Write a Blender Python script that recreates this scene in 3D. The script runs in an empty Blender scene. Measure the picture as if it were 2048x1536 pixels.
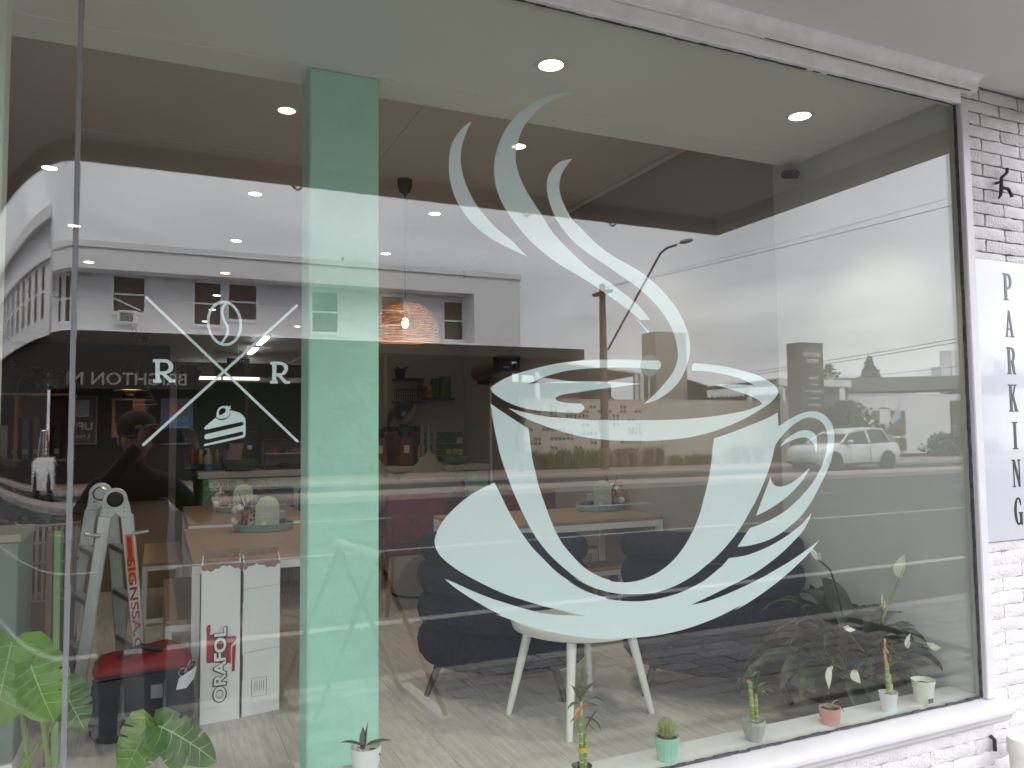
import bpy, bmesh, math, random
from mathutils import Vector as V, Matrix, Quaternion, geometry
R = math.radians
random.seed(7)
S = bpy.context.scene
# ---------------------------------------------------------------- camera
YAW, PITCH, ROLL = 0.42617, 0.06015, -0.01055
_f = V((math.sin(YAW)*math.cos(PITCH), math.cos(YAW)*math.cos(PITCH), math.sin(PITCH)))
_r0 = V((math.cos(YAW), -math.sin(YAW), 0)); _u0 = _r0.cross(_f)
_r = _r0*math.cos(ROLL) + _u0*math.sin(ROLL); _u = _r.cross(_f)
CAM = V((0, -2.0, 1.55))
cd = bpy.data.cameras.new('camera'); cam = bpy.data.objects.new('camera', cd); S.collection.objects.link(cam)
cam.matrix_world = Matrix(((_r.x, _u.x, -_f.x, CAM.x), (_r.y, _u.y, -_f.y, CAM.y), (_r.z, _u.z, -_f.z, CAM.z), (0, 0, 0, 1)))
cd.sensor_width = 36; cd.lens = 1560/2048*36; cd.clip_start = 0.01; cd.clip_end = 1500
S.camera = cam
# ---------------------------------------------------------------- world, sun, exposure
SUN_EL, SUN_AZ = 48, 205
w = bpy.data.worlds.new('World'); S.world = w; w.use_nodes = True
nt = w.node_tree; nt.nodes.clear(); N = nt.nodes.new; Lk = nt.links.new
out = N('ShaderNodeOutputWorld'); bg = N('ShaderNodeBackground'); bg.inputs[1].default_value = 0.1
sky = N('ShaderNodeTexSky'); sky.sky_type = 'NISHITA'; sky.sun_disc = False
sky.sun_elevation = R(SUN_EL); sky.sun_rotation = R(SUN_AZ); sky.dust_density = 4; sky.air_density = 1.2
tc = N('ShaderNodeTexCoord'); sep = N('ShaderNodeSeparateXYZ'); Lk(tc.outputs['Generated'], sep.inputs[0])
ad = N('ShaderNodeMath'); ad.operation = 'ADD'; ad.inputs[1].default_value = 0.16
ab = N('ShaderNodeMath'); ab.operation = 'ABSOLUTE'; Lk(sep.outputs[2], ab.inputs[0]); Lk(ab.outputs[0], ad.inputs[0])
dx = N('ShaderNodeMath'); dx.operation = 'DIVIDE'; Lk(sep.outputs[0], dx.inputs[0]); Lk(ad.outputs[0], dx.inputs[1])
dy = N('ShaderNodeMath'); dy.operation = 'DIVIDE'; Lk(sep.outputs[1], dy.inputs[0]); Lk(ad.outputs[0], dy.inputs[1])
cmb = N('ShaderNodeCombineXYZ'); Lk(dx.outputs[0], cmb.inputs[0]); Lk(dy.outputs[0], cmb.inputs[1])
nz = N('ShaderNodeTexNoise'); nz.inputs['Scale'].default_value = 1.1; nz.inputs['Detail'].default_value = 7; nz.inputs['Roughness'].default_value = 0.5
nz.inputs['Distortion'].default_value = 0.6
Lk(cmb.outputs[0], nz.inputs['Vector'])
rp = N('ShaderNodeValToRGB'); rp.color_ramp.elements[0].position = 0.32; rp.color_ramp.elements[0].color = (5.9, 6.0, 6.55, 1)
rp.color_ramp.elements[1].position = 0.7; rp.color_ramp.elements[1].color = (9.9, 9.95, 10.5, 1)
Lk(nz.outputs['Fac'], rp.inputs[0])
mx = N('ShaderNodeMix'); mx.data_type = 'RGBA'; mx.inputs[0].default_value = 0.93
Lk(sky.outputs[0], mx.inputs[6]); Lk(rp.outputs[0], mx.inputs[7]); Lk(mx.outputs[2], bg.inputs[0]); Lk(bg.outputs[0], out.inputs[0])
sl = bpy.data.lights.new('sun', 'SUN'); sl.energy = 1.4; sl.angle = R(40); sl.color = (1, .96, .9)
so = bpy.data.objects.new('sun', sl); S.collection.objects.link(so)
# the overcast glow stands behind the shop, so it falls on the facades across the road
so.rotation_euler = (V((-0.25, -0.62, -0.74))).to_track_quat('-Z', 'Y').to_euler()
vs = S.view_settings; vs.view_transform = 'Standard'; vs.look = 'None'; vs.gamma = 1; vs.use_curve_mapping = False; vs.exposure = 2.5
cy = S.cycles; cy.use_denoising = True; cy.max_bounces = 9; cy.diffuse_bounces = 4; cy.glossy_bounces = 5; cy.transparent_max_bounces = 24
cy.transmission_bounces = 6; cy.sample_clamp_indirect = 6; cy.caustics_reflective = False; cy.caustics_refractive = False; cy.blur_glossy = 0.3
cy.use_adaptive_sampling = False
try: cy.denoiser = 'OPENIMAGEDENOISE'; cy.denoising_prefilter = 'ACCURATE'; cy.denoising_input_passes = 'RGB_ALBEDO_NORMAL'
except Exception: pass

# ---------------------------------------------------------------- materials
def mat(name, col, rough=.6, var=0, vs=6, bump=0, bs=60, metal=0, spec=.5, emit=None, es=0, trans=0, coat=0, sheen=0, col2=None, stretch=None, dist=.01):
    m = bpy.data.materials.new(name); m.use_nodes = True
    t = m.node_tree; p = t.nodes['Principled BSDF']; n = t.nodes.new; l = t.links.new
    p.inputs['Base Color'].default_value = (*col, 1); p.inputs['Roughness'].default_value = rough
    p.inputs['Metallic'].default_value = metal; p.inputs['Specular IOR Level'].default_value = spec
    p.inputs['Coat Weight'].default_value = coat; p.inputs['Sheen Weight'].default_value = sheen
    if emit: p.inputs['Emission Color'].default_value = (*emit, 1); p.inputs['Emission Strength'].default_value = es
    co = None
    if var or bump or col2:
        c = n('ShaderNodeTexCoord'); mp = n('ShaderNodeMapping'); l(c.outputs['Object'], mp.inputs[0]); co = mp.outputs[0]
        if stretch: mp.inputs['Scale'].default_value = stretch
    if var or col2:
        z = n('ShaderNodeTexNoise'); z.inputs['Scale'].default_value = vs; z.inputs['Detail'].default_value = 6; l(co, z.inputs['Vector'])
        r = n('ShaderNodeValToRGB'); r.color_ramp.elements[0].position = .3; r.color_ramp.elements[1].position = .7
        a = tuple(max(0, x*(1-var)) for x in col); b = col2 if col2 else tuple(min(1, x*(1+var)) for x in col)
        r.color_ramp.elements[0].color = (*a, 1); r.color_ramp.elements[1].color = (*b, 1)
        l(z.outputs['Fac'], r.inputs[0]); l(r.outputs[0], p.inputs['Base Color'])
        rr = n('ShaderNodeMapRange'); rr.inputs[3].default_value = max(0, rough-.08); rr.inputs[4].default_value = min(1, rough+.08)
        l(z.outputs['Fac'], rr.inputs[0]); l(rr.outputs[0], p.inputs['Roughness'])
    if bump:
        z2 = n('ShaderNodeTexNoise'); z2.inputs['Scale'].default_value = bs; z2.inputs['Detail'].default_value = 5; l(co, z2.inputs['Vector'])
        bm = n('ShaderNodeBump'); bm.inputs['Strength'].default_value = bump; bm.inputs['Distance'].default_value = dist
        l(z2.outputs['Fac'], bm.inputs['Height']); l(bm.outputs[0], p.inputs['Normal'])
    if trans:
        p.inputs['Subsurface Weight'].default_value = 0
        tr = n('ShaderNodeBsdfTranslucent'); ms = n('ShaderNodeMixShader'); ms.inputs[0].default_value = trans
        src = p.inputs['Base Color'].links
        if src: l(src[0].from_socket, tr.inputs[0])
        else: tr.inputs[0].default_value = (*col, 1)
        o = [x for x in t.nodes if x.type == 'OUTPUT_MATERIAL'][0]
        l(p.outputs[0], ms.inputs[1]); l(tr.outputs[0], ms.inputs[2]); l(ms.outputs[0], o.inputs[0])
    return m

def glassmat(name, tint, f0=.043):
    m = bpy.data.materials.new(name); m.use_nodes = True; t = m.node_tree; t.nodes.clear(); n = t.nodes.new; l = t.links.new
    o = n('ShaderNodeOutputMaterial'); g = n('ShaderNodeNewGeometry'); d = n('ShaderNodeVectorMath'); d.operation = 'DOT_PRODUCT'
    l(g.outputs['Normal'], d.inputs[0]); l(g.outputs['Incoming'], d.inputs[1])
    def M(op, a, b=None):
        x = n('ShaderNodeMath'); x.operation = op
        for i, q in enumerate((a, b)):
            if q is None: continue
            if isinstance(q, (int, float)): x.inputs[i].default_value = q
            else: l(q, x.inputs[i])
        return x.outputs[0]
    c = M('ABSOLUTE', d.outputs['Value']); k = M('POWER', M('SUBTRACT', 1, c), 5); f = M('ADD', M('MULTIPLY', k, 1-f0), f0)
    tr = n('ShaderNodeBsdfTransparent'); tr.inputs[0].default_value = (*tint, 1)
    gl = n('ShaderNodeBsdfGlossy'); gl.inputs['Roughness'].default_value = 0; gl.inputs[0].default_value = (1, 1, 1, 1)
    ms = n('ShaderNodeMixShader'); l(f, ms.inputs[0]); l(tr.outputs[0], ms.inputs[1]); l(gl.outputs[0], ms.inputs[2]); l(ms.outputs[0], o.inputs[0])
    return m

def filmmat(name, col, clear):
    m = bpy.data.materials.new(name); m.use_nodes = True; t = m.node_tree; t.nodes.clear(); n = t.nodes.new; l = t.links.new
    o = n('ShaderNodeOutputMaterial'); d = n('ShaderNodeBsdfDiffuse'); d.inputs[0].default_value = (*col, 1)
    tl = n('ShaderNodeBsdfTranslucent'); tl.inputs[0].default_value = (*col, 1); a = n('ShaderNodeMixShader'); a.inputs[0].default_value = .12
    tp = n('ShaderNodeBsdfTransparent'); b = n('ShaderNodeMixShader'); b.inputs[0].default_value = clear
    l(d.outputs[0], a.inputs[1]); l(tl.outputs[0], a.inputs[2]); l(a.outputs[0], b.inputs[1]); l(tp.outputs[0], b.inputs[2]); l(b.outputs[0], o.inputs[0])
    return m

def brickmat(name, c1, c2, mortar, sx, sy, ms=.012, rough=.8, bump=.5, axis='XZ'):
    m = bpy.data.materials.new(name); m.use_nodes = True; t = m.node_tree; p = t.nodes['Principled BSDF']; n = t.nodes.new; l = t.links.new
    c = n('ShaderNodeTexCoord'); s = n('ShaderNodeSeparateXYZ'); k = n('ShaderNodeCombineXYZ'); l(c.outputs['Object'], s.inputs[0])
    l(s.outputs['XYZ'.index(axis[0])], k.inputs[0]); l(s.outputs['XYZ'.index(axis[1])], k.inputs[1])
    b = n('ShaderNodeTexBrick'); b.inputs['Scale'].default_value = 1; b.inputs['Brick Width'].default_value = sx; b.inputs['Row Height'].default_value = sy
    b.inputs['Mortar Size'].default_value = ms; b.inputs['Color1'].default_value = (*c1, 1); b.inputs['Color2'].default_value = (*c2, 1); b.inputs['Mortar'].default_value = (*mortar, 1)
    l(k.outputs[0], b.inputs['Vector']); l(b.outputs['Color'], p.inputs['Base Color']); p.inputs['Roughness'].default_value = rough
    bm = n('ShaderNodeBump'); bm.invert = True; bm.inputs['Strength'].default_value = bump; bm.inputs['Distance'].default_value = .01
    l(b.outputs['Fac'], bm.inputs['Height']); l(bm.outputs[0], p.inputs['Normal'])
    return m

# ---------------------------------------------------------------- mesh helpers
W = {}                                                     # world position of each object's own origin
def link(o): S.collection.objects.link(o); return o
class B:
    def __init__(s): s.v = []; s.f = []; s.m = []
    def add(s, vs, fs, mi=0):
        k = len(s.v); s.v += [V(q) for q in vs]; s.f += [tuple(i+k for i in q) for q in fs]; s.m += [mi]*len(fs); return s
    def box(s, a, b, mi=0):
        x0, y0, z0 = a; x1, y1, z1 = b
        return s.add([(x0,y0,z0),(x1,y0,z0),(x1,y1,z0),(x0,y1,z0),(x0,y0,z1),(x1,y0,z1),(x1,y1,z1),(x0,y1,z1)],
                     [(3,2,1,0),(4,5,6,7),(0,1,5,4),(1,2,6,5),(2,3,7,6),(3,0,4,7)], mi)
    def obox(s, c, size, q=None, mi=0):
        h = V(size)*.5; q = q or Quaternion(); c = V(c)
        vs = [c + q @ V((sx*h.x, sy*h.y, sz*h.z)) for sz in (-1,1) for sx, sy in ((-1,-1),(1,-1),(1,1),(-1,1))]
        return s.add(vs, [(3,2,1,0),(4,5,6,7),(0,1,5,4),(1,2,6,5),(2,3,7,6),(3,0,4,7)], mi)
    def bar(s, p, q, w, h=None, mi=0, up=(0,0,1)):
        p, q = V(p), V(q); d = (q-p).normalized(); u = V(up)
        if abs(d.dot(u)) > .98: u = V((0,1,0))
        x = d.cross(u).normalized(); z = x.cross(d); h = h or w
        vs = [e + x*(sx*w/2) + z*(sz*h/2) for e in (p,q) for sx, sz in ((-1,-1),(1,-1),(1,1),(-1,1))]
        return s.add(vs, [(0,1,2,3),(7,6,5,4),(4,5,1,0),(5,6,2,1),(6,7,3,2),(7,4,0,3)], mi)
    def tube(s, pts, r, n=8, mi=0, cap=True, flat=1):
        pts = [V(p) for p in pts]; m = len(pts); rs = r if isinstance(r, (list,tuple)) else [r]*m
        u = None; rings = []
        for i, p in enumerate(pts):
            d = (pts[min(i+1,m-1)]-pts[max(i-1,0)]).normalized()
            if u is None: u = d.orthogonal().normalized() if abs(d.z) < .9 else V((1,0,0)); 
            u = (u - d*u.dot(d)).normalized(); b = d.cross(u)
            rings.append([p + u*(math.cos(a)*rs[i]) + b*(math.sin(a)*rs[i]*flat) for a in [2*math.pi*j/n for j in range(n)]])
        vs = [q for g in rings for q in g]
        fs = [(i*n+j, i*n+(j+1)%n, (i+1)*n+(j+1)%n, (i+1)*n+j) for i in range(m-1) for j in range(n)]
        if cap: fs += [tuple(range(n-1,-1,-1)), tuple(range((m-1)*n, m*n))]
        return s.add(vs, fs, mi)
    def lathe(s, prof, c=(0,0,0), n=20, mi=0, sx=1, sy=1, wave=0, wn=0, cap=True):
        c = V(c); vs = []; m = len(prof)
        for r, z in prof:
            for j in range(n):
                a = 2*math.pi*j/n; rr = r*(1+wave*math.cos(wn*a)) if wn else r
                vs.append(c + V((rr*math.cos(a)*sx, rr*math.sin(a)*sy, z)))
        fs = [(i*n+j, i*n+(j+1)%n, (i+1)*n+(j+1)%n, (i+1)*n+j) for i in range(m-1) for j in range(n)]
        if cap and prof[0][0] > 1e-5: fs.append(tuple(range(n-1,-1,-1)))
        if cap and prof[-1][0] > 1e-5: fs.append(tuple(range((m-1)*n, m*n)))
        return s.add(vs, fs, mi)
    def ball(s, c, r, nu=12, nv=8, mi=0, q=None):
        r = r if isinstance(r, (tuple,list)) else (r,r,r); c = V(c); q = q or Quaternion(); vs = [c + q @ V((0,0,-r[2]))]
        for i in range(1, nv):
            t = -math.pi/2 + math.pi*i/nv
            vs += [c + q @ V((r[0]*math.cos(t)*math.cos(a), r[1]*math.cos(t)*math.sin(a), r[2]*math.sin(t))) for a in [2*math.pi*j/nu for j in range(nu)]]
        vs.append(c + q @ V((0,0,r[2])))
        fs = [(0, 1+(j+1)%nu, 1+j) for j in range(nu)]
        fs += [(1+i*nu+j, 1+i*nu+(j+1)%nu, 1+(i+1)*nu+(j+1)%nu, 1+(i+1)*nu+j) for i in range(nv-2) for j in range(nu)]
        k = 1+(nv-2)*nu; fs += [(k+j, k+(j+1)%nu, len(vs)-1) for j in range(nu)]
        return s.add(vs, fs, mi)
    def poly(s, loops, fn, th=None, mi=0):
        """filled 2-D loops (outer, then holes) put into space by fn(x, y, depth)"""
        tris = geometry.tessellate_polygon([[V((x,y,0)) for x,y in lp] for lp in loops])
        fl = [p for lp in loops for p in lp]
        a = sum((loops[0][i-1][0]*loops[0][i][1]-loops[0][i][0]*loops[0][i-1][1]) for i in range(len(loops[0])))
        tr = []
        for t in tris:
            p, q, r = (fl[i] for i in t)
            if (q[0]-p[0])*(r[1]-p[1])-(q[1]-p[1])*(r[0]-p[0]) < 0: t = (t[0], t[2], t[1])
            tr.append(tuple(t))
        if not th: return s.add([fn(x,y,0) for x,y in fl], tr, mi)
        k = len(fl); vs = [fn(x,y,0) for x,y in fl]+[fn(x,y,th) for x,y in fl]
        fs = list(tr)+[tuple(i+k for i in reversed(t)) for t in tr]; o = 0
        for lp in loops:
            m = len(lp); fs += [(o+i, o+(i+1)%m, o+k+(i+1)%m, o+k+i) for i in range(m)]; o += m
        return s.add(vs, fs, mi)
    def leaf(s, p, d, L, w, droop=.4, up=(0,0,1), fold=.15, n=6, mi=0, shape=.8, wavy=0):
        p, d = V(p), V(d).normalized(); vs = []; x = d.cross(V(up))
        x = x.normalized() if x.length > 1e-3 else V((1,0,0)); q = p.copy(); st = L/n; e = d.copy()
        for i in range(n+1):
            t = i/n; ww = w*.5*max(0.02, math.sin(math.pi*min(1, t**shape*.97+.03)))
            nn = x.cross(e).normalized(); wz = wavy*math.sin(t*9+p.x*50)*w
            vs += [q - x*ww + nn*(ww*fold+wz), q - nn*ww*fold, q + x*ww + nn*(ww*fold-wz)]
            e = (e + V((0,0,-droop/n*(.6+t)))).normalized(); q = q + e*st
        fs = []
        for i in range(n): a = i*3; fs += [(a,a+1,a+4,a+3),(a+1,a+2,a+5,a+4)]
        return s.add(vs, fs, mi)
    def ob(s, name, m, parent=None, smooth=None, bevel=0, seg=1, org=None, fix=True):
        if org is not None: o0 = V(org)
        elif parent is not None: o0 = W[parent.name]
        else:
            xs = [q.x for q in s.v]; ys = [q.y for q in s.v]; zs = [q.z for q in s.v]
            o0 = V(((min(xs)+max(xs))/2, (min(ys)+max(ys))/2, min(zs)))
        me = bpy.data.meshes.new(name); me.from_pydata([q-o0 for q in s.v], [], s.f)
        ms = m if isinstance(m, (list,tuple)) else [m]
        for x in ms: me.materials.append(x)
        me.polygons.foreach_set('material_index', s.m); me.update()
        if bevel or fix:
            bm = bmesh.new(); bm.from_mesh(me)
            if fix: bmesh.ops.recalc_face_normals(bm, faces=bm.faces)
            if bevel:
                es = [e for e in bm.edges if len(e.link_faces) == 2 and e.calc_face_angle(0) > .6]
                bmesh.ops.bevel(bm, geom=es, offset=bevel, segments=seg, profile=.5, affect='EDGES', clamp_overlap=True)
            bm.to_mesh(me); bm.free()
        if smooth is not None:
            me.shade_smooth(); me.set_sharp_from_angle(angle=R(smooth))
        o = link(bpy.data.objects.new(name, me)); W[o.name] = o0
        if parent is not None: o.parent = parent
        else: o.location = o0
        return o
def thing(name, label, cat, loc=(0,0,0), group=None, local=False):
    o = link(bpy.data.objects.new(name, None)); o.location = loc; o.empty_display_size = .1
    W[o.name] = V((0,0,0)) if local else V(loc); return tag(o, label, cat, group)
def tag(o, label, cat, group=None):
    o['label'] = label; o['category'] = cat
    if group: o['group'] = group
    return o
def struct(o, kind='structure'): o['kind'] = kind; return o
def dup(root, loc, rotz=0, label=None, scale=None):
    r = link(root.copy()); r.location = loc; r.rotation_euler = (0,0,rotz)
    if scale: r.scale = (scale,)*3
    if label: r['label'] = label
    for ch in list(root.children):
        c = link(ch.copy()); c.parent = r
        for g in list(ch.children): d = link(g.copy()); d.parent = c
    return r
def text(body, name, m, parent, org, right, up, w, h=None, ext=.001, bold=0, align='LEFT'):
    cu = bpy.data.curves.new(name, 'FONT'); cu.body = body; cu.extrude = ext; cu.offset = bold; cu.size = 1; cu.resolution_u = 4
    t_ = link(bpy.data.objects.new(name, cu)); bpy.context.view_layer.update()
    me = bpy.data.meshes.new_from_object(t_.evaluated_get(bpy.context.evaluated_depsgraph_get())); bpy.data.objects.remove(t_); bpy.data.curves.remove(cu)
    me.name = name; me.materials.clear(); me.materials.append(m); o = link(bpy.data.objects.new(name, me))
    xs = [v.co.x for v in me.vertices]; ys = [v.co.y for v in me.vertices]; x0, x1, y0, y1 = min(xs), max(xs), min(ys), max(ys)
    sx = w/(x1-x0); sy = (h/(y1-y0)) if h else sx
    rt, u = V(right).normalized(), V(up).normalized(); nn = rt.cross(u)
    p = V(org) - W[parent.name] - rt*(x0*sx) - u*(y0*sy)
    o.parent = parent
    o.matrix_local = Matrix(((rt.x*sx, u.x*sy, nn.x, p.x), (rt.y*sx, u.y*sy, nn.y, p.y), (rt.z*sx, u.z*sy, nn.z, p.z), (0,0,0,1)))
    W[o.name] = W[parent.name]
    return o
def spline(pts, n=6):
    """closed Catmull-Rom through (x, y, corner) points"""
    k = len(pts); o = []
    for i in range(k):
        p1 = pts[i]; p2 = pts[(i+1)%k]
        p0 = pts[i-1] if not p1[2] else p1; p3 = pts[(i+2)%k] if not p2[2] else p2
        for j in range(n):
            t = j/n; t2 = t*t; t3 = t2*t
            o.append(tuple(.5*(2*p1[c]+(p2[c]-p0[c])*t+(2*p0[c]-5*p1[c]+4*p2[c]-p3[c])*t2+(3*p1[c]-p0[c]-3*p2[c]+p3[c])*t3) for c in (0,1)))
    q = [o[0]]
    for p in o[1:]:
        if (p[0]-q[-1][0])**2+(p[1]-q[-1][1])**2 > 1e-9: q.append(p)
    return q
# ---------------------------------------------------------------- materials used
m_white = mat('white gloss paint', (.57,.565,.575), .38, var=.05, vs=9, bump=.12, bs=40)
m_whiteold = mat('old white paint', (.82,.81,.82), .5, var=.07, vs=14, bump=.35, bs=55)
m_soffit = mat('canopy soffit paint', (.74,.71,.69), .8, var=.04, vs=1.5)
m_edgebeam = mat('canopy edge paint', (.5,.45,.42), .7, var=.06, vs=3)
m_ceil = mat('ceiling plaster', (.86,.86,.81), .85, var=.03, vs=2)
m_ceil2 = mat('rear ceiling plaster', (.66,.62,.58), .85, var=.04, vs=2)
m_wallR = mat('pale grey wall paint', (.52,.525,.52), .75, var=.04, vs=3)
m_wallT = mat('taupe wall paint', (.35,.325,.30), .8, var=.06, vs=2)
m_wallB = mat('warm brown wall paint', (.15,.10,.075), .8, var=.1, vs=2)
m_mint = mat('mint column paint', (.43,.75,.63), .5, var=.05, vs=10, bump=.35, bs=22, dist=.008)
m_floor = mat('grey oak plank', (.60,.57,.53), .45, var=.16, vs=5, bump=.1, bs=30, stretch=(9,.8,1))
m_floor2 = mat('grey oak plank pale', (.62,.59,.55), .45, var=.16, vs=6, bump=.1, bs=30, stretch=(9,.9,1))
m_dark = mat('black', (.012,.012,.014), .45)
m_putty = mat('perished black putty', (.07,.07,.072), .9, var=.6, vs=60, bump=.8, bs=120)
m_brick = mat('painted brick', (.62,.61,.61), .62, var=.06, vs=25, bump=.7, bs=85, dist=.006)
m_brick2 = mat('painted brick worn', (.56,.545,.54), .66, bump=.9, bs=100, dist=.008, col2=(.65,.64,.635), vs=30)
m_mortar = mat('painted mortar with black cracks', (.60,.59,.59), .9, bump=.6, bs=60, col2=(.02,.02,.022), vs=7)
m_mortar.node_tree.nodes['Color Ramp'].color_ramp.elements[0].position = .5; m_mortar.node_tree.nodes['Color Ramp'].color_ramp.elements[1].position = .62
m_mortar2 = mat('painted mortar clean', (.58,.57,.57), .9, bump=.6, bs=60, var=.12, vs=16)
m_steel = mat('galvanised steel', (.5,.5,.5), .35, metal=.9)
m_iron = mat('rusted black iron', (.03,.026,.024), .8, var=.4, vs=50)
m_pvc = mat('white pvc pipe', (.62,.60,.57), .4)
m_sill = mat('inner sill paint', (.66,.68,.68), .45, var=.05, vs=12)
m_glass = glassmat('shopfront glass', (.905,.93,.905), .047)
m_film = filmmat('frosted mint film', (.77,.865,.905), .05)
m_joint = filmmat('clear silicone joint', (.28,.29,.30), .4)
m_trimpost = mat('cream post paint', (.82,.82,.74), .5)
FZ = .30                                                   # shop floor level above the footpath

# ---------------------------------------------------------------- shop shell (setting)
def st(name, m, boxes, bevel=0, parent=None):
    b = B()
    for q in boxes: b.box(q[0], q[1])
    o = b.ob(name, m, parent, bevel=bevel)
    if parent is None: struct(o)
    return o
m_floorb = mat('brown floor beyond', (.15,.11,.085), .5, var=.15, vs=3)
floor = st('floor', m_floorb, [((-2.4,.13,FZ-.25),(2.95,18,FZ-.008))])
# floor planks that can be told apart
pw = .19
pm = []
for k in range(4):
    pm.append(B().box((.0004,.0006,-.008),(pw-.0004,1.2-.0006,0)).ob('plank_mesh', (m_floor,m_floor2)[k%2], None, org=(0,0,0), bevel=.0005)); 
pmesh = []
for o in pm:
    pmesh.append(o.data); bpy.data.objects.remove(o)
def plank(x, y0, y1, me):
    o = link(bpy.data.objects.new('plank', me)); o.parent = floor; o.location = V((x,y0,FZ)) - W[floor.name]; o.scale = (1,(y1-y0)/1.2,1); W[o.name] = V((0,0,0))
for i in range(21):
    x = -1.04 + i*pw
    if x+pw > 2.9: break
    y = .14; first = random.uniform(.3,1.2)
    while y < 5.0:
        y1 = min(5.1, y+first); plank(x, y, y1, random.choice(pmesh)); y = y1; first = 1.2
ceiling = st('ceiling', m_ceil, [((-1.4,.02,2.853),(2.85,.745,2.95))])
beam = st('ceiling_beam', m_ceil, [((-1.4,.746,2.8495),(2.85,.905,3.4))])
ceil2 = st('rear_ceiling', m_ceil2, [((-2.4,.906,3.27),(2.95,18,3.4))])
# plaster sheet joints and a cornice on the rear ceiling
st('ceiling_batten', m_ceil2, [((-2.4,y,3.264),(2.9,y+.022,3.2695)) for y in (2.9,5.9,8.9)] + [((1.25,.91,3.2655),(1.272,2.899,3.2695))])
st('cornice', m_ceil2, [((2.872,1.03,3.235),(2.9,18,3.2698)),((-2.4,1.3,3.235),(-2.37,18,3.2698))], bevel=.01)
st('right_wall', m_wallR, [((2.852,.012,0),(2.868,1.02,3.4))])
st('rear_right_wall', m_wallT, [((2.902,1.021,0),(3.0,18,3.4))])
st('left_wall', m_wallB, [((-2.5,1.2,0),(-2.401,18,3.4))])
st('back_wall', m_wallT, [((-2.5,18.001,0),(3.0,18.1,3.4))])
st('entry_wall', m_wallB, [((-2.4,1.2,0),(-1.45,1.3,3.4)),((-1.5,-.1,2.5),(-1.4,1.199,3.4))])
st('shop_roof', m_dark, [((-9,.0,3.402),(9,18.2,3.6))])
st('green_partition', mat('dark green wall paint', (.055,.105,.055), .7, var=.1, vs=3), [((.2,8.0,FZ),(2.9,8.08,2.18))])
st('skirting', m_white, [((2.836,.135,FZ),(2.8515,1.02,FZ+.075)),((2.886,1.021,FZ),(2.9015,18,FZ+.075))])
st('shop_upper_wall', m_whiteold, [((-9,-.02,3.0),(9,-.001,6))])
# the mint column
col = st('column', m_mint, [((.473,.747,FZ),(.722,.905,2.849))], bevel=.006)
b = B(); 
for z0,z1,e in ((FZ,FZ+.06,.022),(FZ+.06,FZ+.085,.014)): b.box((.473-e,.747-e,z0),(.722+e,.905+e,z1))
b.ob('column_skirting', m_whiteold, col, bevel=.004)
# dado wall and inner ledge under the glass
st('dado_wall', m_whiteold, [((-.185,.012,0),(2.852,.13,.505))])
st('inner_sill', m_sill, [((-.2,.011,.505),(2.851,.15,.533))], bevel=.004)

# ---------------------------------------------------------------- shopfront
front = thing('shop_window', 'big fixed shop window in a white timber frame carrying the coffee cup sticker', 'window', (1.33,0,.5))
B().box((-.172,0,.538),(2.822,.008,2.806)).ob('window_pane', m_glass, front)
# curved corner pane that swings back into the entry
RC, XC = .42, -.182
b = B(); n = 30; ring = []
for i in range(n+1):
    a = R(62)*i/n; s_, c_ = math.sin(a), math.cos(a)
    for rr in (RC, RC-.008):
        for z in (.52, 2.81): ring.append((XC-rr*s_, RC-rr*c_, z))
fs = []
for i in range(n):
    a = i*4; c = a+4
    fs += [(a,c,c+1,a+1),(c+2,a+2,a+3,c+3),(a+1,c+1,c+3,a+3),(c,a,a+2,c+2)]
fs += [(0,1,3,2),(n*4+1,n*4,n*4+2,n*4+3)]
corner = B().add(ring, fs).ob('curved_window', m_glass, smooth=30)
tag(corner, 'curved glass corner pane left of the butt joint, bending back to the entry', 'window')
j = B()
for k in range(46):
    z = .52+k*.05; e = random.uniform(0,.0022)
    j.box((-.1815-e*.5,-.0018,z),(-.1722+random.uniform(0,.0022),.0105,z+.05))
jo = j.ob('glazing_joint', m_joint); tag(jo, 'milky silicone strip running full height between flat and curved glass', 'joint')
# frame members, all butted
f = B()
f.box((-.18,-.028,2.806),(2.83,.02,2.862)); fr = f.ob('window_head', m_whiteold, front, bevel=.004)
B().box((2.822,-.03,.535),(2.868,.02,2.806)).ob('window_jamb', m_white, front, bevel=.004)
# flaking putty line round the pane
b = B()
for k in range(90):
    x = -.16+k*.033
    if random.random() < .95: b.box((x,-.006-random.uniform(0,.004),2.8052-random.uniform(0,.003)*random.random()),(x+.0332,-.0005,2.8065))
for k in range(66):
    z = .54+k*.0343; b.box((2.8165-random.uniform(0,.003),-.010,z),(2.8225,-.0005,z+.0345))
for k in range(88):
    x = -.16+k*.034; b.box((x,-.008-random.uniform(0,.004),.5365),(x+.0345,-.0005,.5385+random.uniform(.001,.006)))
b.ob('putty_line', m_putty, front)
# sill: sloping weathered board and the moulding under it
prof = [(-.0005,.536),(-.035,.531),(-.075,.522),(-.083,.516),(-.083,.492),(-.07,.486),(-.066,.470),(-.045,.452),(-.03,.448),(-.0005,.448)]
def extr(prof, x0, x1):
    k = len(prof); vs = [(x0,y,z) for y,z in prof]+[(x1,y,z) for y,z in prof]
    return B().add(vs, [tuple(range(k)), tuple(range(2*k-1,k-1,-1))]+[(i,(i+1)%k,k+(i+1)%k,k+i) for i in range(k)])
extr(prof, -.2, 2.90).ob('window_sill', m_white, front, smooth=40, bevel=.002)
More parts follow.
